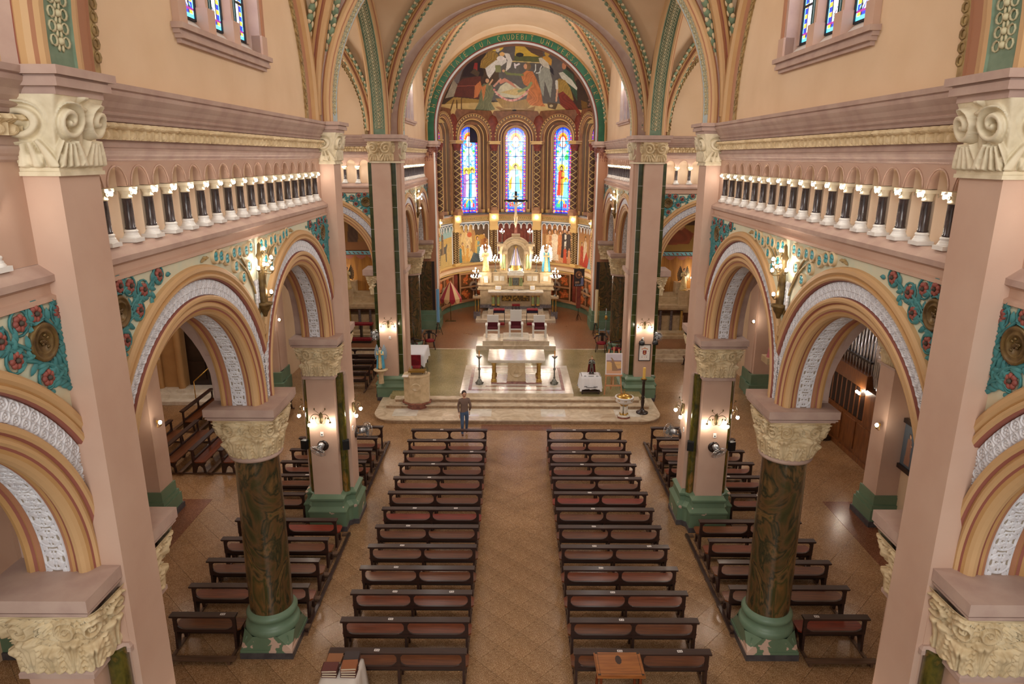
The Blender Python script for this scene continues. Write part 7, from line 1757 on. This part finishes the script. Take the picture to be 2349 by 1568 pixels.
# ------------------------------------------------------------------ side chapels beyond the transept arches
FLOORP = mat('gold_curtain_paint', (192, 136, 60), (150, 98, 44), sc=2, rough=.7, stretch=(3, 1, .4))
for s, nm in ((-1, 'left'), (1, 'right')):
    w = struct('wall_%s_chapel' % nm); x0, x1 = sorted((s * 5.6, s * 10.8))
    ob('wall_panel', M().box(x0, x1, 37.6, 37.8, .4, 9), [BROWN], w); ob('curtain_painting', M().box(x0, x1, 37.56, 37.6, 2.4, 4.75), [FLOORP], w)
    ob('outer_wall', M().box(*sorted((s * 10.6, s * 10.9)), 28.5, 38, 0, 9), [CREAM], w)
    cv = Canvas(120, 90, .9, (70, 46, 32)); cv.noise(.35, (5, 11)); r = random.Random(s + 3)
    if s < 0:
        for q in range(7): cv.figure(20 + 13 * q, 84, 44 + r.random() * 20, r.choice([(110, 78, 50), (150, 110, 60), (92, 70, 60)]))
        cv.poly([(0, 80), (120, 76), (120, 90), (0, 90)], (150, 104, 66))
    else:
        cv.poly([(0, 62), (120, 52), (120, 90), (0, 90)], (150, 116, 56)); cv.poly([(24, 74), (40, 56), (74, 52), (96, 66), (90, 80), (40, 82)], (132, 66, 42), fold=.3, per=9, ang=.8); cv.line([(56, 10), (66, 56)], 3, (92, 62, 40)); cv.line([(40, 26), (84, 22)], 3, (92, 62, 40)); cv.ell(78, 56, 5, 5, (190, 140, 100))
    cv.obj('chapel_mural', lambda u, v: (x0 + (x1 - x0) * u, 37.55, 5.0 + 3.6 * v), PAINTM, w)
    bl = Canvas(110, 10, 1.6, (130, 190, 206)); 
    for q in range(22): bl.line([(4 + q * 5, 2 + (q % 3)), (6 + q * 5, 8)], 1.2, (120, 70, 56)); bl.ell(5 + q * 5, 5, 1.5, 2.2, (140, 80, 60)) if q % 4 == 1 else None
    bl.obj('lettered_band', lambda u, v: (x0 + (x1 - x0) * u, 37.53, 4.76 + .2 * v), PAINTM, w)
    sw = M()
    for q in range(8): xa = x0 + (x1 - x0) * q / 8; sw.grid(lambda a, b: (xa + .65 * a, 37.5, 4.74 - .22 * b * sin(pi * a)), 8, 2)
    ob('painted_swag', sw, [mat('rose_swag', (176, 110, 92), rough=.7)], w)
    a = thing('chapel_altar', 'beige stone altar of the %s side chapel' % nm, 'altar', (s * 8.3, 36.9, .45))
    block_obj(a, 'altar_body', BEIGEM, (-1.0, 1.0, -.1, .6, 0, 1.1)); block_obj(a, 'table_top', BEIGEM, (-1.15, 1.15, -.35, .6, 1.55, 1.72), (-1.05, 1.05, -.28, .6, 1.45, 1.55)); block_obj(a, 'front_step', BEIGEM, (-1.3, 1.3, -1.0, .5, 0, .16), (-1.15, 1.15, -.8, .5, .16, .3)); block_obj(a, 'gradine', BEIGEM, (-1.15, 1.15, .1, .62, 1.72, 2.05), (-1.0, 1.0, .25, .64, 2.05, 2.3)); block_obj(a, 'reredos', BEIGEM, (-2.0, -1.0, .2, .64, 1.2, 2.5), (1.0, 2.0, .2, .64, 1.2, 2.5), (.5, .95, .15, .64, 2.3, 2.9), (-.95, -.5, .15, .64, 2.3, 2.9))
    for x in (-.85, -.3, .3, .85): ob('column', M().lathe([(.08, .25), (.07, 1.4)], 10), [GILT if abs(x) > .5 else GREYM], a, (x, -.22, 0))
    if s < 0:
        q = thing('chapel_shrine', 'small arched gilt shrine with green edge on the left chapel altar', 'shrine', (-7.55, 36.95, 2.17)); ob('frame', M().box(-.22, .22, 0, .12, 0, .7).lathe([(.22, -.06), (.22, .06)], 16, 0).xf(Matrix.Identity(4)), [mat('shrine_green', (160, 190, 120), rough=.4)], q); ob('icon', M().box(-.13, .13, -.02, 0, .06, .8), [GILT], q); ob('arch_head', M().lathe([(.22, 0), (.22, .12)], 20).xf(Matrix.Translation((0, .12, .7)) @ Matrix.Rotation(pi / 2, 4, 'X')), [mat('shrine_green2', (160, 190, 120), rough=.4)], q)
        k = thing('prie_dieu', 'dark double kneeler with red cushions before the left chapel altar', 'kneeler', (-8.25, 35.3, .45)); block_obj(k, 'frame', W_EBON, (-.6, -.52, -.05, .3, 0, .85), (.52, .6, -.05, .3, 0, .85), (-.04, .04, -.05, .3, 0, .85)); block_obj(k, 'arm_cushion', VELVET, (-.62, .62, -.08, .32, .85, .95)); block_obj(k, 'knee_cushion', VELVET, (-.6, .6, -.5, -.1, .12, .22)); block_obj(k, 'foot_frame', W_EBON, (-.62, .62, -.52, .3, 0, .12))
    q = thing('angel_statue', 'winged angel statue beside the lamp of the %s side chapel' % nm, 'statue', (s * 9.2, 36.9, 2.96 if s > 0 else 2.96)); pedestal(q, .05, GILT, .2); robed(q, 1.2, GOLDST); wings(q, 1.2, mat('dark_wing', (96, 84, 62), rough=.6), 1.0)
    block_obj(q, 'stone_plinth', BEIGEM, (-.25, .25, -.2, .3, -.8, 0))
    candelabrum('lit candelabrum glowing in the %s side chapel' % nm, (s * 9.75, 36.9, 2.75), .9, ((.16, .9, 5), (.02, 1.05, 1)))
# ------------------------------------------------------------------ organ (right transept)
t = thing('pipe_organ', 'oak pipe organ with silver pipes and dark slats in the right transept', 'organ', (11.6, 23.6, 0))
block_obj(t, 'lower_case', W_ORG, (0, 1.6, -3.0, 3.4, 0, 1.42)); block_obj(t, 'plinth', W_ORG, (-.06, 1.6, -3.05, 3.4, 0, .16)); block_obj(t, 'impost', W_ORG, (-.06, 1.6, -2.2, 3.4, 2.55, 3.05)); block_obj(t, 'corner_tower_case', W_ORG, (-.04, 1.6, -3.05, -2.2, 1.42, 2.6), (.3, 1.6, -3.05, -2.2, 2.6, 6.3)); block_obj(t, 'end_panel', W_EBON, (-.1, 1.6, -3.16, -3.05, .0, 2.2), (.2, 1.6, -3.16, -3.05, 2.2, 6.4)); block_obj(t, 'back_case', W_ORG, (.5, 1.6, -2.2, 3.4, 1.42, 6.3)); block_obj(t, 'top_cornice', W_ORG, (.1, 1.6, -3.2, 3.4, 6.3, 6.5))
for k in range(6): block_obj(t, 'case_panel', W_ORG, (-.035, 0, -2.8 + k * 1.0, -1.95 + k * 1.0, .3, 1.3))
sm_ = M().box(-.02, .02, -.11, .11, 0, 1.05).xf(Matrix.Rotation(.5, 4, 'Z')).mesh('swell_slat', [W_EBON]); s2 = M().box(-.02, .02, -.05, .05, 0, 1.05).mesh('slat_post', [W_ORG])
for k in range(16): ob('swell_slat', sm_, None, t, (.03, -2.0 + k * .33, 1.46)); ob('slat_post', s2, None, t, (.0, -1.84 + k * .33, 1.46))
def pipe(r, h, foot): return M().lathe([(.012, 0), (r, foot), (r, h), (r * .9, h)], 14).box(-r * .5, -r * .98, -r * .3, r * .3, foot + .02, foot + .1).mesh('pipe', [PIPE])
pl_, ps_ = pipe(.085, 3.4, .42), pipe(.045, 1.9, .28)
for k in range(5): ob('pipe', pl_, None, t, (.08 + .08 * abs(k - 2) * .5, -2.98 + k * .18, 2.62))
for k in range(34): ob('pipe', ps_, None, t, (.12 + .05 * (k % 2), -2.1 + k * .105, 3.06)).scale.z = .8 + .35 * abs(cos(k * .18))
ob('pipe_rail', M().box(0, .1, -2.15, 3.4, 3.45, 3.52), [W_EBON], t)
c = thing('organ_bench', 'dark console and bench in front of the organ', 'bench', (10.6, 24.4, 0)); block_obj(c, 'platform', W_EBON, (-.9, .9, -1.2, 1.2, 0, .14)); block_obj(c, 'seat', W_ORG, (-.6, -.25, -.6, .6, .62, .68)); block_obj(c, 'leg', W_ORG, (-.55, -.3, -.55, -.48, .14, .62), (-.55, -.3, .48, .55, .14, .62)); block_obj(c, 'console', W_ORG, (.1, .8, -.75, .75, .14, 1.25)); block_obj(c, 'keyboard', WHITE, (-.02, .12, -.6, .6, .86, .9))
c = thing('organ_lamp', 'lit lamp at the foot of the organ pipes', 'lamp', (11.42, 21.55, 2.42)); ob('bracket', M().tube([(.2, 0, -.1), (.05, 0, -.12), (0, 0, -.04)], .015, 6), [BRASS], c); ob('bulb', SBULB, None, c); ob('bulb', SBULB, None, c, (0, .16, 0))
c = thing('wall_picture', 'dark carved picture frame on the right aisle wall', 'picture', (10.55, 17.0, 2.5), -pi / 2); 
fr_ = M().box(-.5, -.38, -.08, 0, -.6, .6).box(.38, .5, -.08, 0, -.6, .6).box(-.55, .55, -.1, 0, .6, .72).box(-.55, .55, -.1, 0, -.72, -.6); ob('frame', fr_, [W_EBON], c); cv = Canvas(30, 40, 1, (90, 100, 110)); cv.figure(15, 38, 30, (150, 110, 90)); cv.obj('picture_print', lambda u, v: (-.38 + .76 * u, -.03, -.6 + 1.2 * v), PAINTM, c)
# left transept door
d = struct('door_1'); block_obj(d, 'door_leaf', W_EBON, (-14.05, -13.2, 27.9, 28.0, .45, 3.6), (-13.18, -12.35, 27.9, 28.0, .45, 3.6)); block_obj(d, 'door_panel', W_EBON, (-13.95, -13.3, 27.86, 27.9, .7, 1.5), (-13.95, -13.3, 27.86, 27.9, 1.7, 3.3), (-13.1, -12.45, 27.86, 27.9, .7, 1.5), (-13.1, -12.45, 27.86, 27.9, 1.7, 3.3)); block_obj(d, 'portal_jamb', OCHRE, (-15.0, -14.1, 27.6, 28.2, .4, 5.2), (-12.3, -11.5, 27.6, 28.2, .4, 5.2)); 
for x in (-15.1, -14.2, -12.2): ob('portal_column', M().lathe([(.14, .4), (.14, 5.2)], 14, 0, (x, 27.5, 0)), [OCHRE], d)
block_obj(d, 'marble_step', WMARB, (-15.4, -11.3, 26.6, 28.2, 0, .15), (-15.3, -11.4, 27.0, 28.2, .15, .3), (-15.2, -11.5, 27.3, 28.2, .3, .45)); block_obj(d, 'portal_head', OCHRE, (-15.2, -11.4, 27.6, 28.2, 5.2, 5.6))
c = thing('handrail', 'brass handrail on the marble steps of the left transept door', 'handrail', (-13.3, 26.7, 0)); ob('rail', M().tube([(0, 0, 1.0), (.5, .7, 1.5), (.5, 1.0, 1.5)], .025, 6), [BRASS], c); ob('post', M().tube([(0, 0, 0), (0, 0, 1.0)], .02, 6).tube([(.5, .8, .45), (.5, .8, 1.5)], .02, 6), [BRASS], c)
for s, nm in ((-1, 'left'), (1, 'right')):
    q = thing('saint_statue', 'small robed saint statue with a lamp far down the %s aisle' % nm, 'statue', (s * 10.2, 26.2, 2.3)); robed(q, 1.1, mat('rose_robe', (190, 110, 120), rough=.6), None); block_obj(q, 'corbel', BEIGEM, (-.25, .25, -.25, .4, -.25, 0)); 
    w = struct('trim_%d' % (3 + s)); block_obj(w, 'transept_pilaster', PINK, tuple(sorted((s * 10.2, s * 11.2))) + (28.0, 28.4, 1.0, 8)); block_obj(w, 'pilaster_base', GREENS, tuple(sorted((s * 10.0, s * 11.4))) + (27.8, 28.4, 0, .55), tuple(sorted((s * 10.1, s * 11.3))) + (27.9, 28.4, .55, 1.0))
    l_ = thing('wall_lamp', 'single lit wall lamp glimpsed through the far nave arch, %s' % nm, 'lamp', (s * 9.9, 27.7, 3.4)); ob('arm', M().tube([(0, .3, -.1), (0, .1, -.12), (0, 0, -.06)], .012, 6), [BRASS], l_); ob('bulb', SBULB, None, l_)
# ------------------------------------------------------------------ tables at the near end
t = thing('side_table', 'table under the lace cloth at the near end of the left pews', 'table', (-3.33, 10.47, 0)); ob('tabletop', M().box(-.29, .29, -.42, .42, .76, .79), [W_DARK], t)
for sx in (-1, 1):
    for sy in (-1, 1): ob('leg', M().box(sx * .22 - .02, sx * .22 + .02, sy * .38 - .02, sy * .38 + .02, 0, .76), [W_DARK], t)
tag(ob('tablecloth', cloth(.34, .50, .80, .6, .035, 90), [SHEER], None, (-3.33, 10.47, 0)), 'sheer white cloth over the small table stacked with books', 'tablecloth')
BKC = [mat('tan_leather', (150, 98, 62), rough=.5), mat('dark_grey_leather', (58, 48, 50), rough=.5), mat('maroon_leather', (96, 46, 42), rough=.5), mat('brown_leather', (146, 86, 50), rough=.5), mat('dark_brown_leather', (64, 32, 24), rough=.5)]
PAGE = mat('page_edges', (206, 190, 166), rough=.8)
for (x, y, n, top, nm) in ((-3.50, 10.82, 2, 0, 'back left stack'), (-3.17, 10.82, 3, 1, 'back right stack'), (-3.50, 10.53, 3, 2, 'front left stack'), (-3.15, 10.53, 4, 3, 'front right stack')):
    z = .802
    for k in range(n):
        cm = BKC[top] if k == n - 1 else BKC[4 if k % 2 else 2]; th = .05
        t = thing('book', '%s leather book, %s of the %s on the lace table' % (cm.name.split('_leather')[0].replace('_', ' '), ('topmost' if k == n - 1 else ORD[k] + ' from bottom'), nm), 'book', (x + .008 * (k % 2), y, z), .03 * (k - 1), 'books on the lace table')
        ob('cover', M().box(-.14, .14, -.115, .115, 0, .008).box(-.14, .14, -.115, .115, th - .008, th).box(-.142, -.134, -.115, .115, 0, th), [cm], t); ob('pages', M().box(-.132, .13, -.108, .108, .008, th - .008), [PAGE], t); z += th + .001
t = thing('burl_table', 'small square burl-wood table in front of the near right pew', 'table', (1.83, 10.65, 0)); ob('tabletop', M().box(-.42, .42, -.3, .3, .91, .935), [W_TAB], t); ob('edge_moulding', M().box(-.44, .44, -.32, .32, .885, .91), [W_TAB], t)
ob('inlay_line', M().box(-.38, .38, -.262, -.256, .935, .9365).box(-.38, .38, .256, .262, .935, .9365).box(-.382, -.376, -.26, .26, .935, .9365).box(.376, .382, -.26, .26, .935, .9365), [W_EBON], t); ob('corner_plate', M().box(-.42, -.37, -.3, -.26, .935, .938).box(.37, .42, -.3, -.26, .935, .938).box(-.42, -.37, .26, .3, .935, .938).box(.37, .42, .26, .3, .935, .938), [W_EBON], t); ob('dark_stain', M().lathe([(.0, .9352), (.06, .9352)], 9, 0, (0, .05, 0), False), [W_DARK], t).scale = (1, 2.0, 1)
for sx in (-1, 1):
    for sy in (-1, 1): ob('leg', M().lathe([(.03, 0), (.018, .1), (.03, .3), (.02, .5), (.03, .7), (.025, .89)], 10), [W_RED], t, (sx * .36, sy * .25, 0))
# ------------------------------------------------------------------ person walking at the altar step
t = thing('person', 'person in a grey-brown top, blue jeans and brown shoes walking at the front pew', 'person', (-1.93, 23.62, 0), .25)
vv = [(0, 0, .92), (0, .01, 1.1), (0, .02, 1.3), (0, .01, 1.42), (0, .02, 1.5), (-.17, 0, 1.38), (-.22, .04, 1.12), (-.20, -.06, .88), (.17, 0, 1.38), (.23, -.04, 1.12), (.21, .10, .90), (-.09, 0, .86), (-.10, -.10, .48), (-.10, -.06, .08), (.09, 0, .86), (.10, .08, .48), (.11, .22, .10), (-.10, -.18, .035), (.11, .10, .05)]
ee = [(0, 1), (1, 2), (2, 3), (3, 4), (2, 5), (5, 6), (6, 7), (2, 8), (8, 9), (9, 10), (0, 11), (11, 12), (12, 13), (0, 14), (14, 15), (15, 16), (13, 17), (16, 18)]
rr = [(.15, .10), (.13, .09), (.16, .10), (.06, .06), (.05, .05), .065, .047, .034, .065, .047, .034, .09, .065, .045, .09, .065, .045, .04, .04]
bd = skin_body('body', vv, ee, rr, [mat('grey_brown_top', (120, 98, 88), rough=.8), mat('blue_jeans', (74, 96, 128), rough=.85), SKIN, mat('brown_shoe', (96, 56, 36), rough=.5)], t, 0, 2)
for p_ in bd.data.polygons:
    z = p_.center.z; ax = abs(p_.center.x)
    p_.material_index = 3 if z < .09 else (2 if (z < .93 and ax > .165 and z > .8) or z > 1.44 else (1 if z < .93 else 0))
ob('head', M().ball((0, -.01, 1.60), .095, 14, 10, 0, (.82, .98, 1.2)).ball((0, -.108, 1.58), .018, 6, 5).ball((-.085, 0, 1.59), .022, 6, 5, 0, (.5, 1, 1.3)).ball((.085, 0, 1.59), .022, 6, 5, 0, (.5, 1, 1.3)), [SKIN], t)
ob('hair', M().ball((0, .02, 1.635), .103, 14, 9, 0, (.9, 1, 1.05)), [W_DARK], t); ob('eyes', M().ball((-.033, -.092, 1.605), .012, 6, 4).ball((.033, -.092, 1.605), .012, 6, 4), [IRON], t); ob('mouth', M().ball((0, -.098, 1.545), .016, 6, 4, 0, (1.3, .5, .35)), [ROSE], t)
for sx, hy, hz in ((-.20, -.07, .84), (.21, .11, .86)):
    hm = M().ball((sx, hy, hz - .03), .04, 8, 6, 0, (.5, 1, 1.2))
    for q in range(4): hm.tube([(sx, hy - .025 + q * .017, hz - .06), (sx, hy - .028 + q * .018, hz - .10 - .008 * (q in (1, 2))), (sx * .97, hy - .028 + q * .018, hz - .13 - .01 * (q in (1, 2)))], .009, 6)
    hm.tube([(sx, hy - .03, hz - .02), (sx * .96, hy - .06, hz - .05), (sx * .94, hy - .06, hz - .08)], .01, 6); ob('hand', hm, [SKIN], t)
